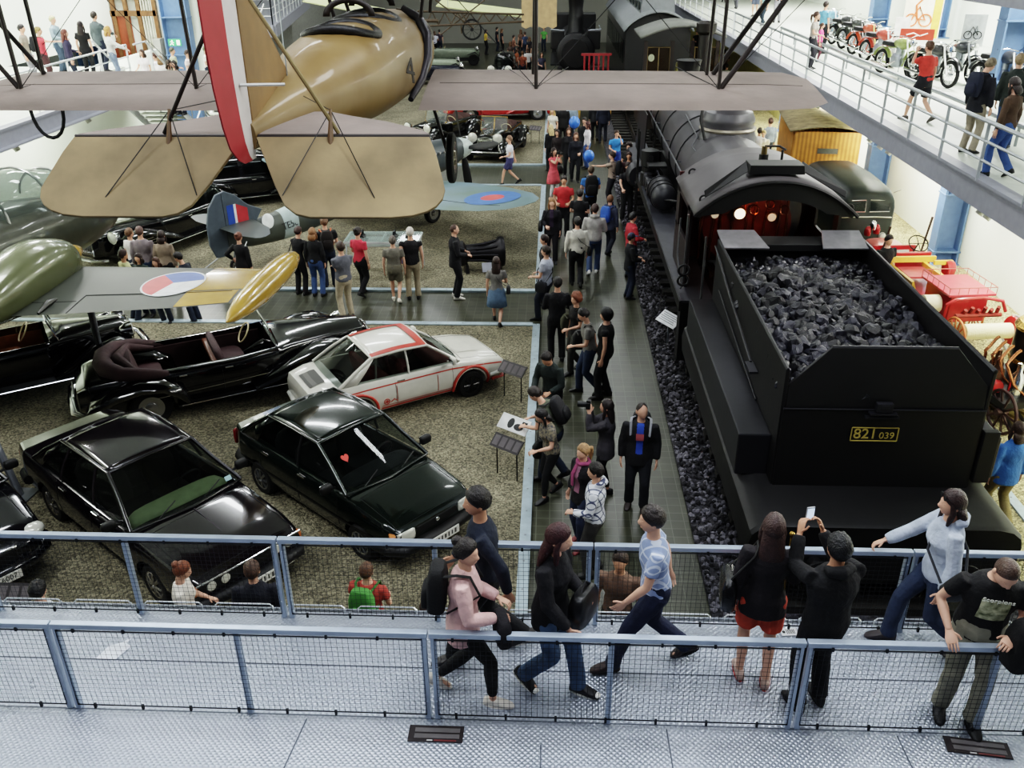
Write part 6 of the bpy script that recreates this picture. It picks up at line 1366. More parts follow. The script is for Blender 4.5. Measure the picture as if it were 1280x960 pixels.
 for a, b in ((-7.5, -2.86), (-1.64, 3.28)):
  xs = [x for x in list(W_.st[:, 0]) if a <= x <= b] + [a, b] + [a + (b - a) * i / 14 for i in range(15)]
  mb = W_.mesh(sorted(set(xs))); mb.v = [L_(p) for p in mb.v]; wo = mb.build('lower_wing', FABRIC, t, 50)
  mb = MB(); W_.line(mb, a + .15, b - .15, .46, r=.007); mb.v = [L_(p) for p in mb.v]; mb.build('spar_shading_line', mat('4e443f', .9), wo)  # thin dark tube imitates the shading along the wing spar
 # ailerons are on the upper wing (just above the frame)
 U_ = Wing([(-8.4, 12.0, 11.2, 8.12, 8.1, .03), (-8.0, 12.6, 10.9, 8.12, 8.1, .07), (3.6, 12.6, 10.9, 8.12, 8.1, .07), (4.0, 12.0, 11.2, 8.12, 8.1, .03)])
 mb = U_.mesh([-8.4, -8.0, -6, -4, -2, 0, 2, 3.6, 4.0]); mb.v = [L_(p) for p in mb.v]; mb.build('upper_wing', mat('b9bf8a', .8), t, 50)
 for px in (27, 246, 670, 898):
  b = atY(px, 113, 11.75); x = b.x; zb = W_.top(x, 11.75).z
  for yy, xx, tx in ((11.75, x, x), (12.45, x - .05, x - .02)):
   MB().tube([L_((xx, yy, W_.top(xx, yy).z - .01)), L_((tx, yy - .1, 8.12))], .024, 8, True, 1.6).build('interplane_strut', DARKW, t)
  if px in (27, 898):
   sx = -1 if px == 27 else 1
   for yy in (11.75, 12.45): MB().tube([L_((x + sx * .03, yy, W_.top(x, yy).z)), L_((x + sx * 1.35, yy - .1, 8.12))], .026, 8, True, 1.3).build('slanting_strut', DARKW, t)
  w = MB()
  for dx, yy, z in ((-1.9, 11.9, 8.1), (1.9, 11.9, 8.1)): w.tube([L_((x, 11.75, zb)), L_((x + dx, yy, z))], .005, 4)
  for dx in (-.42, .42): w.tube([L_((x, 11.75, zb)), L_((x + dx, 12.8, 6.2))], .007, 4)
  w.build('rigging_wires', BLACK, t)
 for sx in (-1, 1): MB().tube([L_((-2.25 + sx * .55, 12.0, 6.9)), L_((-2.25 + sx * .75, 11.9, 8.1))], .025, 8).build('cabane_strut', DARKW, t); MB().tube([L_((-2.25 + sx * .55, 12.9, 6.9)), L_((-2.25 + sx * .75, 12.4, 8.1))], .025, 8).build('cabane_strut', DARKW, t)
 hs = MB(); a = atY(38, 137, 10.95); b = atY(78, 137, 10.95); hs.tube([L_(a + (b - a) * (.5 - .5 * math.cos(PI * i / 10)) + Vector((0, 0, -.33 * math.sin(PI * i / 10) - .01))) for i in range(11)], .022, 8); hs.build('hanging_hose', BLACK, t)
 # undercarriage below the cowl
 for sx in (-1, 1):
  MB().tube([L_((-2.2 + sx * .5, 12.4, 5.95)), L_((-2.2 + sx * .75, 12.2, 5.15))], .025, 8).build('undercarriage_leg', DARKW, t); wheel(t, L_((-2.2 + sx * .8, 12.2, 5.1)), .34, .1, 'disc', 'b0a890', sx)
 susp = MB()
 for x, y in ((-2.9, 12.4), (-1.6, 12.4)): susp.tube([L_((x, y, 8.1)), L_((x, y, 14))], .006, 4)
 susp.tube([L_((-2.5, 8.6, 6.6)), L_((-2.5, 8.6, 14))], .006, 4); susp.build('suspension_cables', STEEL, t)
biplane()
def fighter():
 t = thing('fighter_plane', 'camouflaged propeller fighter with a blue, white and red fin flash', 'aeroplane', (-8.5, 21.8, 0), R(-38))
 G = mat('3c454c', .45, .1, var=.2, scale=.7, col2='4c5048', name='grey_green_camouflage'); SKY = mat('9aacaa', .5, var=.08)
 st = smooth_st([(0.1, 0, .05, 1.1, .6), (.8, 0, .18, 1.16, .5), (1.8, 0, .31, 1.26, .46), (3.0, 0, .40, 1.48, .56), (4.2, 0, .45, 1.8, .74), (5.2, 0, .47, 2.12, .9), (6.2, 0, .47, 2.14, .96), (7.4, 0, .44, 2.16, 1.08), (8.5, 0, .38, 2.14, 1.26), (8.75, 0, .33, 2.1, 1.36)])
 MB().loft(fus(st, 24, .9)).build('fuselage', G, t, 50)
 band = []
 for y in np.linspace(1.7, 2.15, 5): q = [np.interp(y, [a[0] for a in st], [a[i] for a in st]) for i in range(1, 5)]; band.append((y, q[0], q[1] + .006, q[2] + .006, q[3] - .006))
 MB().loft(fus(band, 24, .9), False).build('fuselage_band', SKY, t, 50)
 def side_text(txt, y, size, m, th, nm):
  q = [np.interp(y, [a[0] for a in st], [a[i] for a in st]) for i in range(1, 5)]; z = (q[2] + q[3]) / 2 + th * (q[2] - q[3]) / 2
  text_mesh(nm, txt, size, m, t, basis((q[1] * (1 - abs(th) ** 2) ** .5 + .02, y, z), Vector((-.1, 1, .05)).normalized(), Vector((-.30, 0, .95)), Vector((.95, 0, .30))), .004)
 side_text('TE565', 1.92, .26, BLACK, .1, 'serial_number'); side_text('N', 3.1, .7, mat('b4bcb8', .6), .1, 'code_letter')
 q = [np.interp(1.25, [a[0] for a in st], [a[i] for a in st]) for i in range(1, 5)]
 hl = MB(); hl.M = basis((q[1] * .92, 1.25, 1.12), Vector((-.12, 1, 0)).normalized(), Vector((-.25, 0, .97)), Vector((.97, 0, .25))); hl.lathe([(.2, 0), (.18, .012), (.001, .014)], 20); hl.build('white_disc', mat('dfe4e2', .4), t, 30)
 fin = [(-.28, .45), (-.42, .8), (-.42, 1.3), (-.3, 1.75), (-.05, 2.05), (.2, 2.1), (.5, 1.95), (.85, 1.62), (1.25, 1.42), (1.0, 1.1), (.3, .7), (0, .42)]
 MB().prism(fin, -.035, .035, 'X').build('fin_and_rudder', mat('47525c', .5, var=.1), t, 0, bev=.02)
 rl = MB(); rl.tube([(.038, .12, .6), (.038, .10, 2.05)], .006, 4); rl.build('rudder_gap', BLACK, t)
 for i, c in enumerate(('1d48a0', 'd8dad8', 'b8202a')):
  y0 = .2 + i * .19 + (.07 if i == 2 else 0); y1 = y0 + (.2 if i == 0 else (.08 if i == 1 else .24)); y0 = y0 if i != 1 else .4; y1 = y1 if i != 1 else .47
  if i == 2: y0, y1 = .47, .8
  pm = MB(); pm.prism([(y0, 1.2), (y0, 1.72), (y1, 1.72 if i < 2 else 1.55), (y1, 1.2)], .034, .04, 'X'); pm.prism([(y0, 1.2), (y0, 1.72), (y1, 1.72 if i < 2 else 1.55), (y1, 1.2)], -.04, -.034, 'X'); pm.build('fin_flash', mat(c, .5), t, 0)
 for sx in (-1, 1):
  w = Wing([(.05, .95, -.1, 1.2, 1.2, .05), (1.0, .75, -.12, 1.2, 1.2, .04), (1.45, .45, .0, 1.2, 1.2, .02), (1.55, .25, .1, 1.2, 1.2, .005)]); mb = w.mesh(); mb.v = [Vector((sx * p.x, p.y, p.z)) for p in mb.v]; mb.build('tailplane', G, t, 50)
 w = Wing([(.3, 7.2, 4.75, 1.08, 1.02, .16), (2.0, 7.35, 4.45, 1.22, 1.17, .13), (3.6, 7.2, 4.4, 1.36, 1.32, .09), (4.7, 6.85, 4.6, 1.46, 1.44, .06), (5.3, 6.4, 5.0, 1.51, 1.5, .03), (5.5, 6.0, 5.5, 1.53, 1.53, .01)])
 BLUEG = mat('55707e', .45, var=.14, scale=.8, col2='4e6258')
 for sx in (1, -1):
  mb = w.mesh([.3, 1, 2, 2.8, 3.6, 4.2, 4.7, 5.05, 5.3, 5.42, 5.5]); mb.v = [Vector((sx * p.x, p.y, p.z)) for p in mb.v]; wo = mb.build('wing', BLUEG, t, 50)
  d = w.disc((4.1, 5.85), .78, [(0, .42, 1, 0, 2 * PI), (1, 0.001, .42, 0, 2 * PI)], .012); d.v = [Vector((sx * p.x, p.y, p.z)) for p in d.v]; d.build('roundel', [mat('2a5ca0', .5), mat('c0362e', .5)], wo, 0)
  mb = MB(); w.line(mb, 2.6, 4.9, .74, r=.012); mb.v = [Vector((sx * p.x, p.y, p.z)) for p in mb.v]; mb.build('aileron_gap', BLACK, wo)
  MB().tube([(sx * .85, 6.4, 1.1), (sx * 1.0, 6.5, .32)], .05, 8).build('undercarriage_leg', STEEL, t); wheel(t, (sx * 1.05, 6.5, .32), .3, .16, 'disc', 'b0b0b0', sx)
  eb = MB()
  for k in range(6): eb.tube([(sx * .40, 7.2 + k * .2, 1.86), (sx * .46, 7.1 + k * .2, 1.85)], .03, 6)
  eb.build('exhaust_stubs', mat('8a8680', .4, .6), t)
 cb = MB().loft(fus([(4.6, 0, .05, 2.1, 1.95), (5.0, 0, .25, 2.36, 1.95), (5.5, 0, .29, 2.5, 1.95), (5.9, 0, .27, 2.46, 1.95), (6.25, 0, .2, 2.2, 1.95)], 16)); cb.build('canopy', GLASS, t, 60)
 MB().lathe([(.35, 8.72), (.34, 8.9), (.26, 9.2), (.12, 9.4), (.001, 9.46)], 22, (0, 0, 1.73), 'Y').build('spinner', mat('aab8b4', .4), t, 50)
 for k in range(4):
  a = PI / 2 * k + .2; pb = MB(); rows = []
  for rr, ch, tw in ((.2, .1, 1.0), (.5, .22, .8), (1.0, .27, .55), (1.4, .22, .4), (1.6, .08, .35)):
   c = Vector((math.cos(a) * rr, 9.0, 1.73 + math.sin(a) * rr)); u = Vector((-math.sin(a), 0, math.cos(a))); e = u * math.cos(tw) + Vector((0, 1, 0)) * math.sin(tw); n_ = Vector((0, 1, 0)) * math.cos(tw) - u * math.sin(tw)
   rows.append(ell(c, ch / 2, .02, e, n_, 10))
  pb.loft(rows); pb.build('propeller_blade', BLACK, t, 60)
 MB().tube([(0, .35, .75), (.0, .2, .2)], .03, 6).build('tail_strut', STEEL, t); wheel(t, (0, .2, .14), .13, .08, 'disc', '888888')
 tr = MB(); tr.tube([(-.05, .7, .78), (-.6, -.3, .05)], .02, 6); tr.tube([(.05, .7, .78), (.6, -.3, .05)], .02, 6); tr.build('tail_trestle', mat('b8bcbc', .4, .5), t)
fighter()
def tank_plane():
 t = thing('light_aircraft', 'olive light aircraft with a yellow wingtip tank and a tricolour wing roundel', 'aeroplane', (-10.2, 13.6, 0), R(-4))
 OL = mat('5e6340', .25, .15, var=.14, scale=.9, coat=.5, name='olive_paint'); GR = mat('3a3e37', .45, .1, var=.14, scale=.8, name='grey_green_wing'); YE = mat('b08a10', .2, var=.1, coat=.6, name='yellow_paint')
 st = smooth_st([(-4.6, 0, .10, 3.25, 2.9), (-3, 0, .4, 3.4, 2.6), (-1.2, 0, .7, 3.6, 2.35), (0.6, 0, .80, 3.6, 2.2), (2.2, 0, .80, 3.5, 2.1), (3.6, 0, .68, 3.25, 2.1), (4.8, 0, .42, 2.9, 2.15), (5.7, 0, .10, 2.5, 2.3)])
 MB().loft(fus(st, 24, .85)).build('fuselage', mat('383a2c', .3, .2, var=.2, coat=.4, name='dark_olive'), t, 50)
 MB().loft(fus([(.2, 0, .1, 3.6, 3.4), (.9, 0, .55, 3.95, 3.3), (2.1, 0, .66, 4.1, 3.2), (3.3, 0, .58, 3.85, 3.0), (4.4, 0, .3, 3.2, 2.7)], 20, .8)).build('canopy', mat('66706e', .05, .1, alpha=.45, var=0), t, 60)
 for y, w, z in ((1.2, .6, 4.0), (2.4, .66, 4.08), (3.3, .58, 3.86)): MB().tube([(w * math.cos(a), y, 3.35 + (z - 3.35) * math.sin(a)) for a in [PI * i / 12 for i in range(13)]], .025, 6).build('canopy_frame', mat('b9bab4', .3, .6), t)
 w = Wing([(.5, 1.35, -1.05, 2.55, 2.50, .16), (2.4, 1.15, -1.0, 2.66, 2.62, .14), (4.6, .85, -.85, 2.80, 2.77, .10), (5.5, .7, -.72, 2.86, 2.84, .08)])
 for sx in (1, -1):
  fl = lambda mb: setattr(mb, 'v', [Vector((sx * p.x, p.y, p.z)) for p in mb.v]) or mb
  wo = fl(w.mesh([.5, 1, 1.5, 2, 2.4, 3, 3.6, 4.2, 4.6, 5, 5.5])).build('wing', GR, t, 50)
  fl(w.patch(4.45, 5.48, .02, .66, .006)).build('yellow_band', YE, wo, 60); fl(w.patch(4.45, 5.3, .68, .985, .006)).build('yellow_band', YE, wo, 60)
  fl(w.disc((4.05, .05), .52, [(3, .94, 1.0, 0, 2 * PI), (0, .001, .94, R(-108), R(12)), (1, .001, .94, R(132), R(252)), (2, .001, .94, R(12), R(132))], .012)).build('roundel', [mat('d8dadc', .45), mat('cf3434', .45), mat('2f56a8', .45), mat('c8ccd0', .45)], wo, 0)
  mb = MB(); w.line(mb, 2.75, 5.2, .70, r=.012); w.line(mb, .6, 2.7, .80, r=.008); x = 2.75; mb.tube([w.top(2.75, w.par(x)[0] + (w.par(x)[1] - w.par(x)[0]) * f, .002) for f in (.7, .8, .9, .99)], .01, 5); fl(mb).build('control_surface_gaps', BLACK, wo)
  for x in (1.05, 2.3): mb = MB(); y0 = w.par(x)[1]; mb.tube([w.top(x, y0 + .55, -.0), w.top(x, y0 + .3, .05), w.top(x, y0 + .02, .02)], [.02, .055, .02], 8, True, 1.0); fl(mb).build('hinge_fairing', mat('2c2c28', .35, .2), wo)
  tk = [(-1.55, .012), (-1.35, .09), (-.9, .17), (-.2, .215), (.5, .22), (1.0, .19), (1.35, .12), (1.5, .02)]
  MB().lathe([(r_, y_) for y_, r_ in tk], 20, (sx * 5.62, 0, 2.86), 'Y').build('tip_tank', YE, t, 60)
  nst = smooth_st([(-1.9, sx * 1.5, .05, 2.75, 2.6), (-1.2, sx * 1.5, .34, 3.05, 2.45), (-.4, sx * 1.5, .48, 3.3, 2.36), (.4, sx * 1.5, .5, 3.36, 2.38), (1.0, sx * 1.5, .42, 3.2, 2.45), (1.3, sx * 1.5, .2, 3.0, 2.6)])
  MB().loft(fus(nst, 20, .85)).build('engine_nacelle', OL, t, 50); MB().lathe([(.2, -.05), (.17, .1), (.1, .28), (.001, .36)], 16, (sx * 1.5, 1.3, 2.8), 'Y').build('spinner', YE, t, 50)
 MB().box((0, -4.3, 3.3), (3.2, .8, .06)).build('tailplane', OL, t, 0, bev=.02)
 for sx in (-1, 1): MB().prism([(-4.75, 3.0), (-4.0, 3.0), (-4.2, 4.0), (-4.7, 4.0)], sx * 1.6 - .03, sx * 1.6 + .03, 'X').build('fin', OL, t, 0)
 ST_ = mat('70747a', .4, .5)
 for p, q in (((1.0, -1.5, 2.65), at(27, 622)), ((2.6, -.1, 2.66), at(128, 452)), ((-2, 0, 2.6), Vector((-12.2, 14.0, 0)))):
  inv = (Matrix.Translation((-10.2, 13.6, 0)) @ Matrix.Rotation(R(-4), 4, 'Z')).inverted(); q = inv @ q
  mb = MB(); mb.tube([p, q], .06, 10); mb.box((q.x, q.y, .03), (.4, .4, .05)); mb.build('support_post', ST_, t)
tank_plane()
def far_plane():
 """early monoplane hanging at the far end, with a spoked wheel"""
 Y = 30.0; c = atY(560, 22, Y); t = thing('monoplane', 'early pale yellow monoplane with open frame and spoked wheel hanging far back', 'aeroplane', c)
 YW = mat('c9d08a', .7, var=.08, emit=.0, name='pale_yellow_fabric'); TN = mat('b79a68', .7, var=.12); WD = mat('4a3a24', .6)
 pp = lambda x, y, yy=Y: atY(x, y, yy) - c
 for a, b in (((378, 2), (470, 20)), ((545, 8), (655, 22))):
  p, q = pp(*a), pp(*b, Y + .0); MB().loft([[p + Vector((0, .0, .02)), p + Vector((0, 1.7, .1)), p + Vector((0, 1.7, .07)), p + Vector((0, 0, -.01))], [q + Vector((0, .0, .02)), q + Vector((0, 1.7, .1)), q + Vector((0, 1.7, .07)), q + Vector((0, 0, -.01))]]).build('wing', YW, t, 30)
 rows = []
 for i in range(9): x = 652 + 44 * i / 8; rows.append([pp(x, -6), pp(x, 14 + 2 * (i % 2)), pp(x, 33 + 3 * (i % 2))])
 MB().loft(rows, False, False).build('tailplane', TN, t, 0, solid=.03)
 fr = MB()
 for y0, y1 in ((14, 18), (33, 27)): fr.tube([pp(522, y0), pp(655, y1)], .035, 6)
 fr.tube([pp(522, 26), pp(548, 26)], .06, 6)
 for i in range(8): x = 524 + i * 16; fr.tube([pp(x, 14 + i * .5), pp(x + 8, 32 - i)], .02, 5); fr.tube([pp(x + 8, 32 - i), pp(x + 16, 14 + i * .5)], .02, 5)
 for a, b in (((575, 14), (592, 36)), ((606, 0), (550, 44)), ((544, 0), (590, 34)), ((576, 30), (577, 42))): fr.tube([pp(*a), pp(*b)], .022, 5)
 fr.build('frame', WD, t)
 w = MB(); p = pp(590, 37); w.torus(p, .29, .03, 'Y', 26, 6); 
 for k in range(10): a = 2 * PI * k / 10; w.tube([p, p + Vector((math.cos(a) * .29, 0, math.sin(a) * .29))], .006, 4)
 w.lathe([(.05, -.04), (.05, .04)], 10, p, 'Y'); w.build('spoked_wheel', BLACK, t)
 MB().tube([pp(560, 10), pp(560, 10) + Vector((0, 0, 6))], .008, 4).build('suspension_cable', STEEL, t)
far_plane()
# ------------------------------------------------------------------ the black locomotive and its tender
LK = mat('0f0e11', .5, .1, var=.25, scale=1.5, bump=.15, bscale=5, name='loco_black'); LG = mat('222228', .42, .15, var=.2, scale=1.2, bump=.1, bscale=6, name='worn_dark_grey'); LB = mat('4a484c', .38, .2, var=.25, scale=1.4, name='boiler_grey'); DKM = mat('0e0e11', .6, name='dull_black')  # DKM: even dull black for frames, floors, steps and end walls
XC = 4.12
def track(name, label, xc, y0, y1, bed=0.06):
 t = thing(name, label, 'railway track', (xc, y0, bed)); n = int((y1 - y0) / .62)
 for i in range(min(n, 98)): MB().box((0, .3 + i * .62, .03), (2.95, .24, .14), ty=.9).build('sleeper', mat('24221f', .85, bump=.5, bscale=10), t, 0)
 for sx in (-1, 1):
  mb = MB(); mb.box((sx * .75, (y1 - y0) / 2, .11), (.14, y1 - y0, .02)); mb.box((sx * .75, (y1 - y0) / 2, .16), (.02, y1 - y0, .1)); mb.box((sx * .75, (y1 - y0) / 2, .225), (.07, y1 - y0, .04)); mb.build('rail', mat('4a4440', .4, .8), t, 0)
track('railway_track', 'black railway track on dark ballast under the locomotive', XC, 6.9, 61)
def ballast():
 mb = MB(); r_ = random.Random(3); pr = []
 for k in range(6):
  b = bmesh.new(); bmesh.ops.create_icosphere(b, subdivisions=1, radius=1)
  pr.append(([v.co * (.75 + .5 * r_.random()) for v in b.verts], [[v.index for v in f.verts] for f in b.faces])); b.free()
 def put(x, y):
  s = .022 + .03 * r_.random(); v, f = r_.choice(pr); M_ = Matrix.Translation((x, y, .06 + s * .3)) @ Euler((r_.random() * 6, r_.random() * 6, r_.random() * 6)).to_matrix().to_4x4() @ Matrix.Diagonal((s, s * 1.1, s * .8, 1)); mb.M = M_; mb.mi = r_.randrange(3); mb.add(v, f)
 for i in range(4300): put(2.1 + (r_.random() ** 1.3) * .62, 7 + (r_.random() ** 1.2) * 26)
 o = mb.build('ballast_stones', [mat('3a383c', .9), mat('6a6870', .9), mat('1c1b1f', .9)], None, 0); tag(o, 'loose dark ballast stones beside the walkway along the track', 'ballast', kind='stuff')
ballast()
def spoked(t, p, r, name='driving_wheel', n=12, sx=1):
 mb = MB(); mb.lathe([(r * .86, -.07), (r * .86, .07), (r, .07), (r * 1.0, -.03), (r * 1.05, -.05), (r * 1.05, -.09), (r * .86, -.07)], 32, p, 'X'); p = Vector(p)
 for k in range(n): a = 2 * PI * k / n; mb.tube([p + Vector((0, math.cos(a) * r * .16, math.sin(a) * r * .16)), p + Vector((0, math.cos(a) * r * .88, math.sin(a) * r * .88))], r * .04, 6)
 mb.lathe([(.001, -.1), (r * .2, -.1), (r * .2, .12), (.001, .13)], 14, p, 'X'); return mb.build(name, LK, t, 35)
def tender():
 t = thing('coal_tender', 'black coal tender at the rear of the locomotive with a yellow number on its back', 'tender', (XC, 10.0, .06)); o = Vector((XC, 10.0, .06)); L_ = lambda *p: Vector(p) - o
 Y0, Y1, X0, X1 = 10.0, 15.25, 2.92, 5.42
 # lower tank with rounded shoulders
 prof = [(2.47, .75), (2.45, 1.05), (2.48, 1.2), (2.58, 1.29), (2.75, 1.33), (5.48, 1.33), (5.66, 1.29), (5.77, 1.2), (5.8, 1.05), (5.78, .75)]
 mb = MB(); mb.loft([[L_(x + (XC - x) * .012, 9.08, z - .03 if z > 1.1 else z) for x, z in prof], [L_(x, 9.14, z) for x, z in prof], [L_(x, 15.5, z) for x, z in prof]]); mb.build('water_tank', LK, t, 30)
 mb = MB(); mb.box(L_(XC, 10.3, .66), (3.1, 2.6, .2)); mb.box(L_(XC, 9.05, .78), (3.0, .14, .42)); mb.box(L_(XC, 12.3, .62), (2.0, 6.2, .5)); mb.build('frame', DKM, t, 0)
 for x in (XC - .85, XC + .85):
  b = MB(); b.tube([L_(x, 9.0, .85), L_(x, 8.72, .85)], [.09, .09], 14); b.lathe([(.001, -.02), (.22, -.0), (.22, .03), (.1, .05)], 20, L_(x, 8.68, .85), 'Y'); b.build('buffer', LK, t, 40)
 # bunker walls
 def wall(nm, pts, nrm, th=.05, m=LK): return MB().plate([L_(*p) for p in pts], th, nrm).build(nm, m, t, 0, bev=.008)
 wall('bunker_side', [(X0, Y0, 1.3), (X0, Y1, 1.3), (X0, Y1, 3.0), (X0, Y0, 3.0)], (1, 0, 0)); wall('bunker_side', [(X1, Y0, 1.3), (X1, Y1, 1.3), (X1, Y1, 3.0), (X1, Y0, 3.0)], (1, 0, 0))
 wall('bunker_back', [(X0, Y0, 1.3), (X1, Y0, 1.3), (X1, Y0, 2.47), (X0, Y0, 2.47)], (0, 1, 0)); wall('bunker_back_upper', [(X0 + .03, Y0 + .02, 2.47), (X1 - .03, Y0 + .02, 2.47), (X1 - .03, Y0 + .04, 2.78), (X1 - .46, Y0 + .1, 3.27), (X0 + .52, Y0 + .1, 3.27), (X0 + .03, Y0 + .04, 2.78)], (0, 1, 0))
 wall('bunker_front', [(X0, Y1, 1.3), (X1, Y1, 1.3), (X1, Y1, 2.95), (X0, Y1, 2.95)], (0, 1, 0))
 wall('bunker_floor', [(X0, Y0, 2.0), (X1, Y0, 2.0), (X1, Y1, 2.0), (X0, Y1, 2.0)], (0, 0, 1))
 rm = MB(); rm.tube([L_(X0, Y1, 3.0), L_(X0, Y0, 3.0)], .022, 6); rm.tube([L_(X1, Y1, 3.0), L_(X1, Y0, 3.0)], .03, 6); rm.tube([L_(X0 + .52, Y0 + .1, 3.27), L_(X1 - .46, Y0 + .1, 3.27)], .018, 6); rm.tube([L_(X0, Y0 - .03, 2.47), L_(X1, Y0 - .03, 2.47)], .012, 6); rm.build('rim_strip', LG, t)
 fl = mat('77757a', .45, .2, var=.15)
 wall('top_flap', [(X0 + .02, 14.85, 2.97), (X0 + .80, 14.85, 2.97), (X0 + .66, 15.55, 3.08), (X0 - .0, 15.55, 3.08)], (0, -.15, 1), .03, fl); wall('top_flap', [(X1 - .8, 14.85, 2.97), (X1 - .02, 14.85, 2.97), (X1 + .0, 15.55, 3.08), (X1 - .66, 15.55, 3.08)], (0, -.15, 1), .03, fl)
 MB().box(L_(XC, 15.3, 2.92), (1.3, .5, .12)).build('coal_door', DKM, t, 0, bev=.01)
 # side steps / lockers
 for x0, x1, nm in ((2.47, 2.9, 'side_locker'), (5.44, 5.86, 'side_locker')):
  MB().box(L_((x0 + x1) / 2, 12.7, 1.62), (x1 - x0, 4.9, .62)).build(nm, LG, t, 0, bev=.02)
 MB().box(L_(X1 + .14, 10.0, 1.8), (.2, .1, .75)).build('end_post', LK, t, 0, bev=.01)
 sb = MB(); sb.tube([L_(X0 - .06, 15.2, 2.9), L_(X0 - .06, 13.6, 2.6), L_(X0 - .08, 12.2, 2.45), L_(X0 - .08, 11.6, 2.35)], .02, 6); sb.box(L_(X0 - .1, 11.45, 2.33), (.12, .35, .03)); sb.tube([L_(X0 - .04, 14.6, 2.3), L_(X0 - .04, 11.2, 1.95)], .014, 6); sb.build('fire_irons', LG, t)
 # lamp bracket and number plate
 br = MB(); br.box(L_(4.14, Y0 - .07, 2.44), (.34, .09, .03)); br.box(L_(4.14, Y0 - .07, 2.53), (.2, .08, .12)); br.box(L_(4.14, Y0 - .06, 2.38), (.42, .07, .03)); br.box(L_(4.14, Y0 - .1, 2.55), (.12, .03, .05)); br.build('lamp_bracket', LG, t, 0, bev=.006)
 a, b = at(1061, 553, 0), 0
 c = atY(1093, 543, Y0 - .035); YL = mat('b09a38', .5, var=.05, name='yellow_lettering')
 npm = MB(); w, h = .58, .19
 for s_ in (-1, 1): npm.box(L_(c.x, c.y - .0, c.z + s_ * h / 2), (w, .01, .012)); npm.box(L_(c.x + s_ * w / 2, c.y, c.z), (.012, .01, h))
 npm.build('number_frame', YL, t, 0)
 M_ = basis(L_(c.x, c.y, c.z), (1, 0, 0), (0, 0, 1), (0, -1, 0))
 text_mesh('number_lettering', '821', .2, YL, t, M_ @ Matrix.Translation((-.115, .0, .0)), .003, bold=.001); text_mesh('number_lettering', '039', .13, YL, t, M_ @ Matrix.Translation((.155, -.02, .0)), .003)
 for y in (10.4, 12.2, 13.6, 15.2):
  for sx in (-1, 1): spoked(t, L_(XC + sx * .76, y, .73), .46, 'wheel', 10, sx)
 return t
tender()
def coal():
 r_ = random.Random(11); meshes = []
 CM = [mat('1d1d25', .32, .1, var=.4, scale=18, bump=.5, bscale=14), mat('2b2b36', .3, .15, var=.4, scale=18, bump=.5, bscale=14), mat('131318', .4, var=.3, scale=18, bump=.5, bscale=14)]
 for k in range(9):
  b = bmesh.new(); bmesh.ops.create_icosphere(b, subdivisions=2, radius=1)
  for v in b.verts:
   n_ = noise.noise(v.co * 1.3 + Vector((k * 7, 0, 0))); v.co *= 1 + .45 * n_
   q = v.co.copy(); q = Vector([round(a * 2.6) / 2.6 * .55 + a * .45 for a in q]); v.co = q
  me = bpy.data.meshes.new('coal_lump'); b.to_mesh(me); b.free(); me.materials.append(CM[k % 3]); meshes.append(me)
 hz = lambda x, y: 2.62 + .26 * math.cos((x - 4.17) / 1.35 * 1.1) * (1 - .5 * ((y - 13) / 3) ** 2) - .12 + .12 * noise.noise(Vector((x * 1.2, y * 1.2, 0)))
 pts = []
 y = 10.12
 while y < 15.1:
  x = 3.02
  while x < 5.34:
   pts.append((x + r_.uniform(-.05, .05), y + r_.uniform(-.05, .05))); x += .125
  y += .125
 def top(x, y): return hz(x, y)
 # largest in the photo: nearest and unhidden; spread evenly so no two coincide
 big = []
 for x, y in sorted(pts, key=lambda p: p[1]):
  if 10.85 < y < 15.0 and len(big) < 300 and r_.random() < .62: big.append((x, y))
 used = set(big)
 for i, (x, y) in enumerate(big):
  s = r_.uniform(.075, .15); o = bpy.data.objects.new('coal_lump', r_.choice(meshes)); COL.objects.link(o)
  o.location = (x, y, top(x, y) + .03); o.rotation_euler = (r_.random() * 6, r_.random() * 6, r_.random() * 6); o.scale = (s, s * r_.uniform(.8, 1.2), s * .75)
  tag(o, 'black lump of coal on the heap in the tender', 'coal', 'coal lumps heaped in the tender')
 mb = MB(); rows = [[Vector((2.96 + 2.42 * i / 24, 10.05 + 5.1 * j / 50, top(2.96 + 2.42 * i / 24, 10.05 + 5.1 * j / 50) - .05)) for i in range(25)] for j in range(51)]
 mb.mat(2).loft(rows, False, False)
 for x, y in pts:
  if (x, y) in used: continue
  for q in range(1 if r_.random() < .8 else 2):
   me = r_.choice(meshes); s = r_.uniform(.04, .105); mb.M = Matrix.Translation((x + q * .06, y + q * .05, top(x, y) + .0)) @ Euler((r_.random() * 6, r_.random() * 6, r_.random() * 6)).to_matrix().to_4x4() @ Matrix.Diagonal((s, s * 1.1, s * .75, 1)); mb.mi = r_.randrange(3)
   mb.add([v.co for v in me.vertices], [list(p.vertices) for p in me.polygons])
 mb.M = Matrix(); o = mb.build('coal_heap', CM, None, 0); tag(o, 'heap of small black coal filling the tender bunker', 'coal', kind='stuff')
coal()
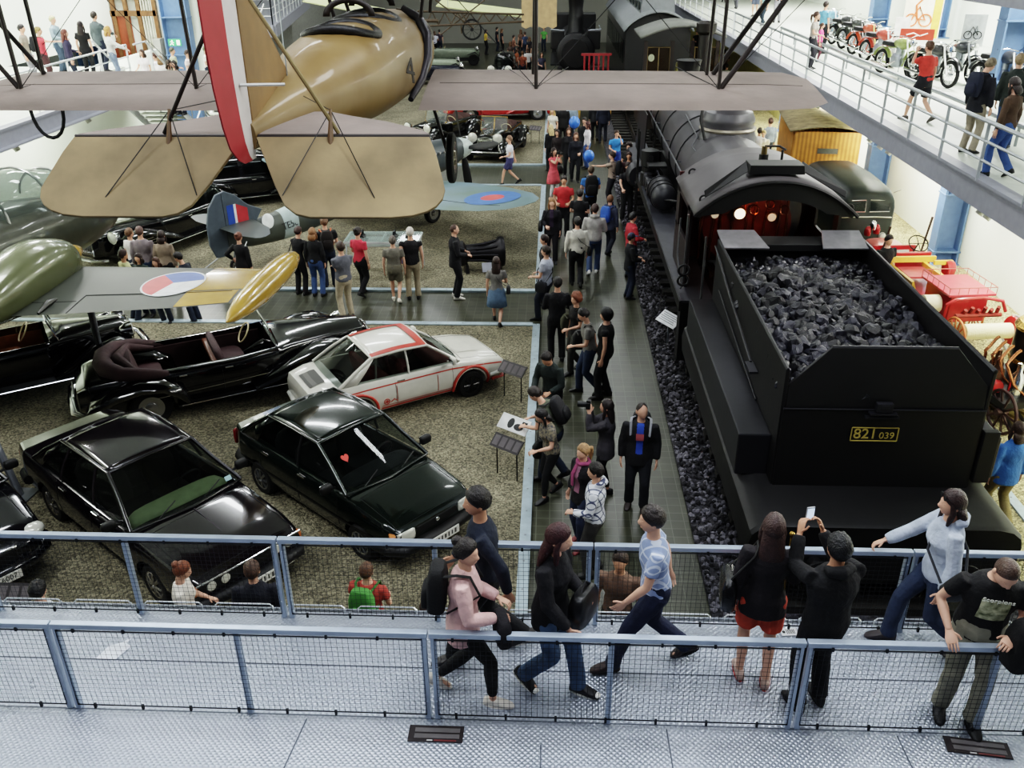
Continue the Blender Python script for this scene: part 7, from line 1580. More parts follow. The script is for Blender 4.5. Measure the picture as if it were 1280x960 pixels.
def loco():
 t = thing('steam_locomotive', 'large black steam locomotive with a glowing red cab in front of the tender', 'locomotive', (XC, 17, .06)); o = Vector((XC, 17, .06)); L_ = lambda *p: Vector(p) - o
 BX, BZ_, BR = 4.05, 2.62, .98
 # boiler
 mb = MB(); mb.lathe([(BR + .08, 18.2), (BR + .08, 20.9), (BR + .02, 21.0), (BR, 21.1), (BR, 24.0), (BR - .02, 24.05), (BR - .04, 29.6), (BR - .1, 29.7), (.75, 29.75), (.7, 29.9), (.001, 29.95)], 40, L_(BX, 0, BZ_) + Vector((0, 0, 0)), 'Y'); mb.build('boiler', LB, t, 40)
 bd = MB()
 for y in (21.0, 22.6, 24.05, 26, 28): bd.tube([L_(BX + (BR + .012) * math.cos(a), y, BZ_ + (BR + .012) * math.sin(a)) for a in [R(-20 + 220 * i / 24) for i in range(25)]], .02, 6)
 bd.build('boiler_bands', LK, t)
 pp_ = MB()
 pp_.tube([L_(BX - .75, 18.6, BZ_ + .72), L_(BX - .78, 21.6, BZ_ + .68), L_(BX - .62, 21.9, BZ_ + .84), L_(BX - .55, 24.6, BZ_ + .88)], .022, 6); pp_.tube([L_(BX - 1.1, 18.5, BZ_ + .25), L_(BX - 1.08, 29.2, BZ_ + .25)], .024, 6)
 for y in (19.5, 22, 24.5, 27): pp_.tube([L_(BX - .95, y, BZ_ + .22), L_(BX - 1.1, y, BZ_ + .25)], .02, 5)
 pp_.build('handrail', mat('66666c', .35, .6), t)
 # domes and chimney
 dm = MB(); dm.lathe([(.72, .55), (.70, .85), (.62, 1.02), (.6, 1.15), (.63, 1.2), (.62, 1.28), (.55, 1.42), (.36, 1.5), (.34, 1.55)], 28, L_(BX + .1, 22.0, BZ_)); dm.mat(1).lathe([(.66, 1.0), (.68, 1.04), (.65, 1.08)], 28, L_(BX + .1, 22.0, BZ_)); dm.mat(0).lathe([(.33, 1.5), (.33, 1.95), (.38, 2.0), (.38, 2.1), (.1, 2.12)], 20, L_(BX + .1, 22.0, BZ_)); dm.mat(1).lathe([(.37, 1.56), (.39, 1.6), (.36, 1.64)], 20, L_(BX + .1, 22.0, BZ_)); dm.build('steam_dome', [LB, mat('8a8272', .4, .5)], t, 40)
 ho = MB(); ho.tube([L_(BX - .15, 21.9, BZ_ + 1.9), L_(BX - .55, 21.7, BZ_ + 1.75), L_(BX - .62, 21.6, BZ_ + 1.3), L_(BX - .5, 21.5, BZ_ + .85)], .035, 8); ho.build('steam_pipe', LK, t)
 ch = MB(); ch.lathe([(.5, .85), (.34, 1.05), (.30, 1.3), (.36, 1.75), (.38, 1.8), (.30, 1.8)], 24, L_(BX, 28.6, BZ_)); ch.build('chimney', LK, t, 40)
 # cab
 CX0, CX1, CY0, CY1 = 2.60, 5.38, 15.9, 18.45; CC = (CX0 + CX1) / 2; HW = (CX1 - CX0) / 2
 rz = lambda x: 3.28 + .62 * (1 - (abs(x - CC) / HW) ** 2.2)
 rows = [[L_(CX0 - .06 + (CX1 - CX0 + .12) * i / 24, y, rz(CX0 - .0 + (CX1 - CX0) * i / 24)) for i in range(25)] for y in np.linspace(CY0 - .12, CY1 + .05, 6)]
 MB().loft(rows, False, False).build('cab_roof', mat('4a4548', .5, .1, var=.2, scale=2), t, 50, solid=.05)
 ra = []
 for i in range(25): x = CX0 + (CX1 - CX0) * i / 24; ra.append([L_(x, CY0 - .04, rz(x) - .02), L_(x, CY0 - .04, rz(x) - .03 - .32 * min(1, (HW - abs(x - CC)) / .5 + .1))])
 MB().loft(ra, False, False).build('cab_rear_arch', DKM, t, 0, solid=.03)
 er = MB().tube([L_(CX0 - .06 + (CX1 - CX0 + .12) * i / 24, CY0 - .12, rz(CX0 + (CX1 - CX0) * i / 24) - .02) for i in range(25)], .035, 6); er.build('roof_edge', LK, t)
 dv = MB()
 for sx in (-1, 1): dv.plate([L_(CC + sx * .48, CY0 + .3, 3.98), L_(CC + sx * 1.25, CY0 + .1, 3.55), L_(CC + sx * 1.27, CY0 + .16, 3.66), L_(CC + sx * .5, CY0 + .5, 4.12)], .03)
 dv.box(L_(CC, CY0 + .42, 4.03), (1.0, .5, .16), taper=.95); dv.build('roof_ventilator', LK, t, 0, bev=.01)
 wv = MB(); wv.tube([L_(4.0, 17.3, 3.85), L_(4.0, 17.3, 4.05)], .09, 12); wv.mat(1).tube([L_(4.0, 17.3, 4.03), L_(4.0, 17.3, 4.2)], [.06, .05], 10); wv.mat(0).tube([L_(4.0, 17.3, 4.2), L_(4.25, 17.2, 4.22), L_(4.38, 17.2, 4.15)], .022, 6); wv.tube([L_(4.32, 17.2, 3.85), L_(4.32, 17.2, 4.15)], .025, 6); wv.build('whistle', [LK, mat('6a5a34', .35, .7)], t, 40)
 for x, y in ((2.75, 16.2), (5.4, 16.2), (2.8, 18.1), (5.4, 18.1)): MB().torus(L_(x, y, rz(x) + .05), .07, .018, 'Y', 14, 6).build('lifting_ring', LK, t)
 CS = mat('241a1c', .5, .1, var=.3, name='cab_side')
 for x in (CX0, CX1):
  s_ = MB(); s_.box(L_(x, 17.5, 1.9), (.05, 1.9, 1.1)); s_.box(L_(x, 18.25, 2.85), (.05, .4, .9)); s_.box(L_(x, 16.7, 2.85), (.05, .3, .9)); s_.box(L_(x, 17.4, 3.2), (.05, 1.8, .18)); s_.build('cab_side', CS, t, 0)
 MB().box(L_(CC, CY1, 2.5), (HW * 2, .06, 1.9)).build('cab_front', mat('46140e', .45, var=.3, scale=2, name='red_backhead'), t, 0)
 MB().box(L_(CC, 17.2, 1.35), (HW * 2, 2.6, .08)).build('cab_floor', DKM, t, 0)
 bh = MB(); bh.lathe([(.9, -.25), (.92, 0), (.86, .1), (.001, .12)], 28, L_(CC, CY1 - .15, 2.45) , 'Y'); bh.build('backhead', mat('64180e', .4, var=.5, scale=3, name='backhead_red'), t, 50)
 PI_ = MB()
 for i in range(9): x = CC - .95 + i * .22; PI_.tube([L_(x, CY1 - .4, 1.7), L_(x + .05 * math.sin(i * 2), CY1 - .42, 2.5), L_(x + .1 * math.cos(i), CY1 - .35, 3.25)], .028, 6)
 for i in range(6): x = CC - .8 + i * .3; PI_.torus(L_(x, CY1 - .5, 2.9 - .12 * (i % 2)), .09, .018, 'Y', 12, 5)
 PI_.build('cab_pipework', mat('8c4a32', .25, .8, var=.3, name='copper_pipes'), t, 50)
 for x, z, rr in ((CC - .2, 2.72, .13), (CC + .45, 2.65, .1), (CC - .7, 2.7, .09)):
  g = MB(); g.lathe([(.001, -.08), (rr * .84, -.075)], 18, L_(x, CY1 - .5, z), 'Y'); g.mat(1).lathe([(rr, .03), (rr, -.06), (rr * .88, -.07)], 18, L_(x, CY1 - .5, z), 'Y'); g.build('gauge', [mat('f6e9c8', .4, emit=2.5 if rr > .12 else .3), mat('8a6a34', .3, .8)], t, 40)
 d = bpy.data.lights.new('cab_lamp', 'POINT'); d.energy = 9; d.color = (1, .25, .08); d.shadow_soft_size = .05; lo = bpy.data.objects.new('cab_lamp', d); COL.objects.link(lo); lo.location = (CC + .1, 17.3, 2.9)
 lb = MB().sph(L_(CC + .1, 17.55, 3.62), .05, 12, 8).build('cab_bulb', mat('ffd9a0', .3, emit=18), t)
 hr = MB(); hr.tube([L_(2.46, 15.95, 3.25), L_(2.46, 15.95, 1.9), L_(2.47, 16.3, 1.7)], .022, 6); hr.tube([L_(2.42, 16.6, 3.0), L_(2.4, 16.55, 2.3), L_(2.45, 16.2, 1.85)], .02, 6); hr.tube([L_(2.78, 15.75, 2.9), L_(2.78, 15.72, 1.5)], .022, 6); hr.build('cab_handrail', mat('77777c', .3, .7), t)
 for z in (2.02, 2.22): lr = MB().torus(L_(2.44, 15.85, z), .1, .022, 'Y', 16, 6); lr.build('lamp_ring', LG, t)
 # running boards
 for x0, x1 in ((2.42, 3.05), (5.1, 5.75)):
  MB().box(L_((x0 + x1) / 2, 23.0, 1.6), (x1 - x0, 14.4, .06)).build('running_board', mat('3c3d45', .4, .2, var=.2), t, 0); MB().box(L_(x0 if x0 < 4 else x1, 23.0, 1.52), (.05, 14.4, .2)).build('valance', LK, t, 0)
 MB().box(L_(2.55, 15.95, 1.0), (.25, .35, 1.2)).build('cab_step', DKM, t, 0)
 # frames, wheels, rods, cylinder
 MB().box(L_(XC, 23.2, 1.0), (1.1, 13.8, .8)).build('main_frame', DKM, t, 0)
 for i, y in enumerate((18.2, 20.2, 22.2, 24.2)):
  for sx in (-1, 1): spoked(t, L_(XC + sx * .76, y, .88), .65, 'driving_wheel', 14, sx)
 for y in (26.6, 28.2):
  for sx in (-1, 1): spoked(t, L_(XC + sx * .76, y, .70), .45, 'leading_wheel', 10, sx)
 for sx in (-1, 1):
  MB().tube([L_(XC + sx * .95, 18.2, .72), L_(XC + sx * .95, 24.2, .72)], .06, 6, True, .5).build('coupling_rod', LG, t); MB().tube([L_(XC + sx * 1.05, 22.2, .72), L_(XC + sx * 1.1, 26.0, 1.0)], .055, 6, True, .5).build('connecting_rod', LG, t)
  c = MB(); c.tube([L_(XC + sx * 1.15, 26.2, 1.0), L_(XC + sx * 1.15, 27.4, 1.0)], .38, 20); c.tube([L_(XC + sx * 1.15, 26.3, 1.5), L_(XC + sx * 1.15, 27.3, 1.5)], .22, 16); c.build('cylinder', LK, t, 40)
 # air reservoir and pump on the left board
 a = MB(); a.lathe([(.001, -.7), (.2, -.68), (.3, -.58), (.32, -.45), (.32, .45), (.3, .58), (.2, .68), (.001, .7)], 22, L_(2.72, 22.2, 2.02), 'Y'); a.build('air_reservoir', LG, t, 40)
 b = MB()
 for y in (21.85, 22.2, 22.6): b.tube([L_(2.72 + .33 * math.cos(q), y, 2.02 + .33 * math.sin(q)) for q in [2 * PI * i / 18 for i in range(18)]], .016, 5, False, 1, True)
 b.tube([L_(2.72, 21.5, 2.02), L_(2.8, 21.2, 2.1), L_(3.1, 20.6, 2.2)], .03, 6); b.build('reservoir_straps', LK, t)
 pm = MB(); pm.lathe([(.24, 0), (.24, .35), (.2, .38), (.2, .5), (.24, .54), (.24, .95), (.1, 1.0)], 16, L_(2.62, 24.6, 1.62)); pm.box(L_(2.75, 24.0, 2.3), (.5, .5, .06)); pm.tube([L_(2.62, 24.3, 2.4), L_(2.62, 25.4, 2.3)], .08, 8); pm.build('air_pump', LK, t, 40)
 for k in range(3): MB().lathe([(.18, -.1), (.2, 0), (.18, .1), (.001, .12)], 14, L_(2.55, 23.3 + k * .5, 1.85), 'X').build('pump_valve', LG, t, 40)
 st_ = MB()
 for i in range(4): st_.box(L_(2.5, 25.7, .5 + i * .3), (.3, .3, .04))
 st_.tube([L_(2.4, 25.5, .4), L_(2.4, 25.5, 2.9)], .02, 6); st_.tube([L_(2.4, 25.9, .4), L_(2.4, 25.9, 2.9)], .02, 6); st_.build('front_steps', LK, t)
 fl = MB(); fl.lathe([(.30, -.25), (.38, -.1), (.38, .2), (.3, .25), (.001, .26)], 20, L_(2.5, 26.3, 1.5), 'Y'); fl.build('cylinder_cover', LG, t, 40)
 for sx in (-1, 1): MB().plate([L_(XC + sx * 1.45, 26.9, 1.6), L_(XC + sx * 1.45, 29.6, 1.6), L_(XC + sx * 1.4, 29.6, 3.1), L_(XC + sx * 1.4, 26.9, 3.1)], .03, (1, 0, 0)).build('smoke_deflector', LK, t, 0)
 MB().box(L_(XC, 30.2, 1.1), (3.0, .2, .5)).build('buffer_beam', LK, t, 0)
loco()
def track_sign():
 p = at(829, 430, .02); t = thing('information_board', 'white slanted information board beside the track ballast', 'sign', (2.45, 17.35, .06), R(-60))
 mb = MB(); mb.M = Matrix.Translation((0, 0, .55)) @ Matrix.Rotation(R(38), 4, 'X'); mb.box((0, 0, 0), (.62, .3, .02)); mb.build('panel', mat('c9ccd2', .5), t, 0)
 tm = MB(); tm.M = Matrix.Translation((0, 0, .55)) @ Matrix.Rotation(R(38), 4, 'X')
 for i in range(5): tm.box((-.02, .1 - i * .045, .011), (.5 - .06 * (i % 2), .014, .002))
 tm.build('printed_lines', mat('5a5c66', .7), t, 0); MB().cyl((0, 0, 0), (0, 0, .53), .02).build('leg', STEEL, t)
track_sign()
# ------------------------------------------------------------------ other exhibits and fittings
RED = mat('b20a10', .3, var=.1, coat=.4, name='fire_red'); YEL = mat('d9a818', .35, var=.1, coat=.3, name='fire_yellow'); ORG = mat('c2641c', .4, var=.12, name='orange_wood'); CREAM = mat('d8cfa8', .7, var=.1, bump=.3, bscale=30, name='hose_canvas'); BRASS = mat('b08a34', .25, .9, var=.1, name='polished_brass')
def big_wheel(t, p, r, m, n=12, name='wheel', axis='X', w=.05):
 mb = MB(); p = Vector(p); mb.torus(p, r, w * .6, axis, 30, 8)
 for k in range(n):
  a = 2 * PI * k / n; d = Vector((0, math.cos(a), math.sin(a))) if axis == 'X' else Vector((math.cos(a), 0, math.sin(a))); mb.tube([p, p + d * r], w * .45, 5)
 mb.lathe([(r * .16, -.1), (r * .18, .0), (r * .16, .1)], 12, p, axis); return mb.build(name, m, t, 40)
def wagon():
 t = thing('wooden_wagon', 'yellow plank-sided wooden wagon with a small grey window behind the locomotive', 'wagon', (8.1, 28.3, 0.03), R(-7))
 PL = mat('cf8a1c', .45, var=.16, scale=3, kind='planks', bscale=3.2, name='yellow_planks'); w, l, z0, z1 = 1.6, 3.1, 1.0, 2.95
 for nm, c, d in (('front_wall', (0, -l / 2, (z0 + z1) / 2), (w, .05, z1 - z0)), ('back_wall', (0, l / 2, (z0 + z1) / 2), (w, .05, z1 - z0)), ('side_wall', (-w / 2, 0, (z0 + z1) / 2), (.05, l, z1 - z0)), ('side_wall', (w / 2, 0, (z0 + z1) / 2), (.05, l, z1 - z0))): MB().box(c, d).build(nm, PL, t, 0, bev=.01)
 rows = [[Vector((-w / 2 - .12 + (w + .24) * i / 10, -l / 2 - .1 + (l + .2) * j, z1 + .02 + .16 * math.sin(PI * i / 10))) for i in range(11)] for j in (0, .5, 1)]
 MB().loft(rows, False, False).build('roof', mat('8a7a54', .8, var=.3, scale=5, bump=.5, bscale=20), t, 50, solid=.05)
 fr = MB().box((.05, -l / 2 - .035, 2.35), (.5, .02, .2)); fr.build('window', mat('5c5c54', .2), t, 0); MB().tube([(-.2, -l / 2 - .04, 2.45), (.3, -l / 2 - .04, 2.45), (.3, -l / 2 - .04, 2.25), (-.2, -l / 2 - .04, 2.25)], .018, 5, False, 1, True).build('window_frame', PL, t)
 MB().box((0, 0, .85), (1.2, 2.9, .22)).build('chassis', BLACK, t, 0)
 for y in (-1, 1):
  for sx in (-1, 1): big_wheel(t, (sx * .68, y, .48), .45, BLACK, 10)
 for x, y in ((-.62, -1.58), (.62, -1.58)): MB().tube([(x, y, 1.1), (x, y, 2.0)], .02, 6).build('grab_rail', BLACK, t)
wagon(); bpy.data.objects['wooden_wagon'].scale = (1.16, 1.16, .9)
def van():
 t = thing('delivery_van', 'dark green rounded van with a split windscreen beside the yellow wagon', 'van', (7.8, 23.4, .03), R(2)); G = mat('1a221e', .45, .1, var=.15, name='dark_green_van')
 secs = []
 for y, w, zt in ((-1.5, .74, 2.02), (-1.42, .80, 2.14), (-1.1, .84, 2.24), (.5, .86, 2.30), (2.2, .84, 2.26), (2.6, .78, 2.15), (2.7, .6, 2.0)):
  rg = []
  for i in range(24):
   a = 2 * PI * i / 24; rg.append(Vector((w * math.copysign(abs(math.cos(a)) ** .45, math.cos(a)), y, (zt + .35) / 2 + (zt - .35) / 2 * math.copysign(abs(math.sin(a)) ** .5, math.sin(a)))))
  secs.append(rg)
 MB().loft(secs).build('body', G, t, 50)
 for sx in (-1, 1): o = MB(); o.plate([(sx * .06, -1.52, 1.62), (sx * .62, -1.50, 1.62), (sx * .6, -1.44, 1.9), (sx * .06, -1.47, 1.92)], .05, (0, 1, 0)); o.build('windscreen', GLASS, t, 0); MB().tube([(sx * .06, -1.56, 1.62), (sx * .62, -1.54, 1.62), (sx * .6, -1.48, 1.9), (sx * .06, -1.51, 1.92)], .014, 5, False, 1, True).build('windscreen_trim', CHROME, t)
 MB().tube([(-.72, -1.5, 1.45), (-.3, -1.56, 1.48), (.3, -1.56, 1.48), (.72, -1.5, 1.45)], .018, 6).build('chrome_strip', CHROME, t)
 for sx in (-1, 1): mb = MB().lathe([(.001, -.12), (.08, -.1), (.1, -.03), (.1, .02)], 16, (sx * .55, -1.5, .95), 'Y'); mb.build('headlamp', LAMP, t, 40); MB().tube([(sx * .84, -1.0, 2.0), (sx * 1.0, -1.1, 2.1)], .015, 5).build('mirror_arm', CHROME, t)
 for y in (-.9, 1.8):
  for sx in (-1, 1): wheel(t, (sx * .76, y, .34), .34, .18, 'disc', '707478', sx)
 MB().tube([(-.8, -1.55, .5), (0, -1.68, .5), (.8, -1.55, .5)], .06, 8, True, .6).build('front_bumper', CHROME, t)
van(); bpy.data.objects['delivery_van'].scale = (.9, .8, .95)
def fire_engine():
 t = thing('fire_engine', 'red and yellow vintage fire engine with an upright steering wheel', 'fire engine', (8.15, 19.95, .03), R(4))
 MB().box((0, .0, .62), (1.1, 3.2, .14)).build('chassis', RED, t, 0, bev=.01)
 b = MB(); rounded_box(b, (-.1, 1.25, 1.02), (1.0, 1.1, .62), top=.9); b.build('bonnet', mat('b85a50', .3, var=.1, coat=.3), t, 50); MB().box((-.1, .66, 1.05), (1.2, .08, .75)).build('dash_board', RED, t, 0, bev=.02)
 MB().box((0, .2, .96), (1.2, .5, .16)).build('bench_seat', mat('5a1414', .6), t, 0, bev=.03); MB().box((0, -.05, 1.25), (1.2, .1, .4)).build('seat_back', RED, t, 0, bev=.02)
 pn = MB(); pn.box((-.1, .6, 1.2), (.8, .03, .2)); pn.build('instrument_panel', mat('c9c6bc', .4), t, 0)
 sw = MB().torus((0, 0, 0), .26, .018, 'Z', 24, 6); 
 for k in range(4): a = PI / 2 * k; sw.tube([(0, 0, 0), (math.cos(a) * .26, math.sin(a) * .26, 0)], .011, 5)
 o = sw.build('steering_wheel', BLACK, t, 50, loc=(.42, .38, 1.55)); o.rotation_euler.x = R(38); MB().tube([(.42, .38, 1.55), (.42, .75, 1.0)], .02, 6).build('steering_column', BLACK, t)
 for x, h in ((-.5, 2.0), (.6, 2.25)): MB().tube([(x, .55, 1.1), (x + .12, .5, h)], [.025, .035], 6).build('lever', mat('3a2a20', .5), t)
 fr = mat('d9a818', .35, var=.1)
 for nm, c, d in (('yellow_beam', (-.1, -.25, 1.32), (1.5, .09, .16)), ('yellow_beam', (.75, -.5, 1.3), (.5, .09, .12)), ('yellow_beam', (.35, -.85, 1.2), (.1, 1.2, .12))): MB().box(c, d).build(nm, fr, t, 0, bev=.01)
 MB().box((.05, -.75, 1.12), (.9, .8, .05)).build('red_deck', mat('b43c40', .4), t, 0)
 MB().box((-.52, -1.0, 1.0), (.06, 1.6, .55), 0, 0, R(-20)).build('yellow_side', mat('d6a41c', .4, var=.15, kind='planks', bscale=5), t, 0); mot = MB().lathe([(.2, -.1), (.22, 0), (.2, .1), (.1, .16), (.001, .17)], 16, (.9, -.55, 1.15), 'X'); mot.build('pump_casing', RED, t, 40)
 for k, (x, z) in enumerate(((-.55, 1.45), (-.42, 1.62), (-.3, 1.5))): mb = MB().lathe([(.09, 0), (.1, .12), (.07, .22), (.03, .26)], 12, (x, 1.5, z)); mb.build('brass_lamp', mat('a02020', .2, .5) if k != 1 else CHROME, t, 50)
 for y in (-1.3, 1.3):
  for sx in (-1, 1): big_wheel(t, (sx * .68, y, .48), .44, RED, 12)
fire_engine(); bpy.data.objects['fire_engine'].scale = (.85,) * 3
def hose_cart():
 t = thing('hose_cart', 'red fire cart with a railed deck, spoked wheels and a cream hose drum', 'fire cart', (8.5, 17.4, .03), R(6))
 MB().box((.1, .75, 1.42), (1.25, 1.5, .06)).build('deck', mat('c23440', .35, var=.1), t, 0, bev=.01); MB().box((.1, .75, 1.0), (1.0, 1.3, .7)).build('body', RED, t, 0, bev=.03)
 rl = mat('b06a60', .4, .4); P = [(-.52, 0.02), (.72, .02), (.72, 1.48), (-.52, 1.48)]; mb = MB()
 for z in (1.62,): mb.tube([(x, y, z) for x, y in P], .014, 5, False, 1, True)
 mb.build('deck_rail', rl, t)
 for i in range(4):
  a, b = Vector(P[i]), Vector(P[(i + 1) % 4])
  for k in range(5): q = a + (b - a) * k / 5; MB().cyl((q.x, q.y, 1.44), (q.x, q.y, 1.62), .009, None, 5).build('rail_post', rl, t)
 MB().tube([(-.62, -.1, .75), (-.6, -.12, 1.25), (-.4, -.15, 1.38), (.3, -.15, 1.42), (.85, -.12, 1.3), (1.0, -.1, 1.0)], .045, 8).build('red_bow', RED, t)
 hd = MB().lathe([(.14, -.62), (.2, -.6), (.2, .6), (.14, .62)], 20, (.2, -.75, .75), 'X')
 hd.build('hose_drum', mat('ded6b0', .7, bump=.4, bscale=30, kind='stripe', col2='cfc494'), t, 40)
 MB().lathe([(.001, -.02), (.36, -.03), (.38, 0), (.36, .03), (.001, .02)], 24, (.86, -.75, .75), 'X').build('drum_flange', RED, t, 40); h2 = MB().lathe([(.2, -.22), (.24, -.2), (.24, .2), (.2, .22)], 18, (-.72, .45, 1.05), 'X'); h2.build('second_hose_drum', CREAM, t, 40)
 for x, m in ((-.48, ORG), (1.1, mat('8a8880', .5))): big_wheel(t, (x, -.55, .52), .5, m, 14)
 for x in (-.6, .85): big_wheel(t, (x, 1.0, .52), .5, ORG, 14)
 eng = MB()
 for k in range(6): eng.tube([(-.2 + k * .18, -.2, 1.0), (-.18 + k * .17, -.3, 1.15 + .06 * (k % 2))], .05, 8)
 eng.tube([(-.4, -.25, .98), (.8, -.25, .98)], .06, 8); eng.build('pump', mat('8a2a22', .3, .5, var=.4, scale=9), t, 40)
hose_cart(); bpy.data.objects['hose_cart'].scale = (.8,) * 3
def steam_pump():
 t = thing('steam_pump', 'small steam fire pump with a brass-topped black boiler at the right edge', 'steam pump', (8.4, 14.6, .03), R(10))
 MB().lathe([(.4, .6), (.42, .65), (.42, 1.55), (.40, 1.6)], 26, (.15, 0, 0)).build('boiler', mat('15140f', .3, coat=.3), t, 40); MB().lathe([(.44, 1.58), (.46, 1.64), (.4, 1.72), (.2, 1.76), (.15, 1.95), (.001, 1.97)], 26, (.15, 0, 0)).build('brass_top', BRASS, t, 40); MB().lathe([(.43, .98), (.44, 1.02), (.43, 1.06)], 26, (.15, 0, 0)).build('brass_band', BRASS, t, 40)
 for k in range(3): mb = MB(); x = -.5 - .18 * (k % 2); y = -.5 + k * .3; mb.lathe([(.1, .5), (.12, .6), (.12, .95), (.05, 1.05), (.05, 1.2), (.001, 1.22)], 14, (x, y, 0)); mb.build('pump_cylinder', mat('6a4a34', .3, .7, var=.4) if k else CHROME, t, 40)
 for k in range(4): MB().tube([tuple(q) for q in smooth_st([(-.3, -.6 + .3 * k, .6), (-.62, -.58 + .28 * k, .85), (-.78, -.5 + .2 * k, 1.2), (-.5, -.4 + .2 * k, 1.4)])], .028, 8).build('copper_pipe', mat('a8653c', .25, .8), t, 50)
 MB().torus((.0, -.9, .9), .16, .02, 'Y', 18, 6).build('hand_wheel', BRASS, t); MB().lathe([(.1, -.06), (.12, 0), (.1, .06), (.001, .07)], 14, (-.75, -.35, .72), 'Y').build('red_valve', RED, t, 40)
 MB().box((-.1, 0, .52), (1.5, 1.5, .12)).build('frame', BLACK, t, 0)
 for x, y in ((-.8, -.7), (.75, -.7), (-.8, .7), (.75, .7)): big_wheel(t, (x, y, .4), .38, mat('3a1a14', .5), 10)
steam_pump()
def loose_items():
 r_ = mat('4a433e', .4, .7)
 for i, (a, b) in enumerate((((1222, 470), (1268, 540)), ((1232, 462), (1282, 530)))):
  p, q = at(*a, .3), at(*b, .3); d = q - p; o = MB().tube([(0, 0, 0), d], .035, 6).build('steel_bar', r_, None, loc=p); tag(o, ('dark steel bar lying nearer the tender on the right gravel', 'dark steel bar lying nearer the steam pump on the right gravel')[i], 'bar')
 for i, (x, y) in enumerate(((1238, 505), (1228, 512), (1248, 500))):
  p = at(x, y, .06 + .02); o = MB().box((0, 0, 0), (.16, 1.5, .05)).build('wooden_plank', mat('9a8232', .6, var=.2, scale=4) if i != 1 else mat('6a5a34', .7, var=.2), None, 0, loc=p, rz=R(30)); tag(o, ('yellow plank in the middle of three on the right gravel', 'darker brown plank nearest the tender', 'yellow plank nearest the steam pump')[i], 'plank')
loose_items()
def far_trains():
 t = thing('steam_tram', 'dark brown steam tram engine with a lit window and tall funnel under the far gallery', 'locomotive', (4.78, 36.0, 0.06)); D = mat('241a16', .5, var=.2, name='dark_brown_tram')
 w, l = 2.9, 2.6
 MB().box((0, l / 2, 1.6), (w, l, 1.6), taper=.99).build('lower_body', D, t, 0, bev=.02)
 for x in (-1.35, -.35, .4, 1.35): MB().box((x, .05, 3.0), (.14, .12, 1.3)).build('post', D, t, 0)
 for x, ww in ((-.85, .86), (.9, .8)):
  MB().box((x, .06, 3.0), (ww, .02, .95)).build('window', mat('332618', .1, alpha=.7), t, 0); MB().tube([(x - ww / 2, .02, 2.55), (x + ww / 2, .02, 2.55), (x + ww / 2, .02, 3.45), (x - ww / 2, .02, 3.45)], .03, 5, False, 1, True).build('window_frame', mat('6a5a30', .5), t); MB().tube([(x, .03, 2.55), (x, .03, 3.45)], .02, 5).build('glazing_bar', mat('6a5a30', .5), t)
 MB().sph((-1.1, .25, 3.1), .12, 12, 8).build('lamp', mat('f4f0c8', .4, emit=6), t); MB().lathe([(.34, 2.45), (.36, 2.6), (.3, 3.0)], 16, (.1, -.2, 0)).build('brass_dome', mat('8a8448', .3, .7), t, 40)
 rows = [[Vector((-1.6 + 3.2 * i / 16, y, 3.78 + .35 * math.sin(PI * i / 16))) for i in range(17)] for y in (-.3, l + .2)]; MB().loft(rows, False, False).build('roof', mat('6a6c66', .6, var=.1), t, 50, solid=.08)
 MB().lathe([(.24, 1.5), (.26, 3.9), (.36, 4.0), (.38, 4.25), (.3, 4.3), (.25, 4.1)], 20, (.75, -.75, 0)).build('funnel', mat('17120f', .5), t, 40); MB().lathe([(.001, -.5), (.6, -.5), (.62, -.3), (.62, .3)], 24, (-.3, -.4, 1.9), 'Y').build('boiler_front', LK, t, 40)
 for sx in (-1, 1): MB().tube([(sx * .5 - .3, -1.1, 2.3), (sx * .8 - .3, -1.0, 2.45), (sx * .9 - .3, -.6, 2.4)], .03, 6).build('lamp_iron', CHROME, t)
 for y in (.6, 2.0):
  for sx in (-1, 1): big_wheel(t, (sx * .76, y, .5), .46, BLACK, 10)
 t.scale = (1, 1, 1.14)
 c = thing('railway_carriage', 'long dark railway carriage with a grey clerestory roof at the far end', 'carriage', (4.6, 43.0, .06)); G = mat('7b8084', .5, var=.08, name='grey_roof')
 MB().box((0, 8, 1.9), (2.9, 16, 2.4)).build('body', mat('16171b', .3, coat=.3), c, 0, bev=.03)
 rows = [[Vector((-1.55 + 3.1 * i / 16, y, 3.15 + .65 * math.sin(PI * i / 16) ** .7)) for i in range(17)] for y in (-.4, 16.3)]; MB().loft(rows, False, False).build('roof', G, c, 50, solid=.06)
 MB().loft([[Vector((-.78, y, 3.6)), Vector((-.7, y, 4.2)), Vector((0, y, 4.32)), Vector((.7, y, 4.2)), Vector((.78, y, 3.6))] for y in (.6, 15.5)], True, True).build('clerestory', G, c, 30)
 for i in range(8): MB().box((-.80, 1.5 + i * 1.8, 3.92), (.03, .9, .28)).build('clerestory_window', GLASS, c, 0); MB().box((-1.46, 1.5 + i * 1.8, 2.35), (.03, 1.1, .8)).build('window', GLASS, c, 0)
 rows = [[Vector((-1.45 + 2.9 * i / 12, -.1, 3.12 + .6 * math.sin(PI * i / 12) ** .7)) for i in range(13)], [Vector((-1.45 + 2.9 * i / 12, -.1, .8)) for i in range(13)]]; MB().loft(rows, False, False).build('end_wall', DKM, c, 0, solid=.05)
 for y in (1.5, 3.4, 12.6, 14.5):
  for sx in (-1, 1): big_wheel(c, (sx * .76, y, .48), .46, BLACK, 10)
 c.scale = (1, 1, 1.24)
 e = thing('old_locomotive', 'old black steam engine seen head-on with a tall chimney at the far end', 'locomotive', (1.05, 49.5, 0.0)); K = mat('131316', .45, var=.2)
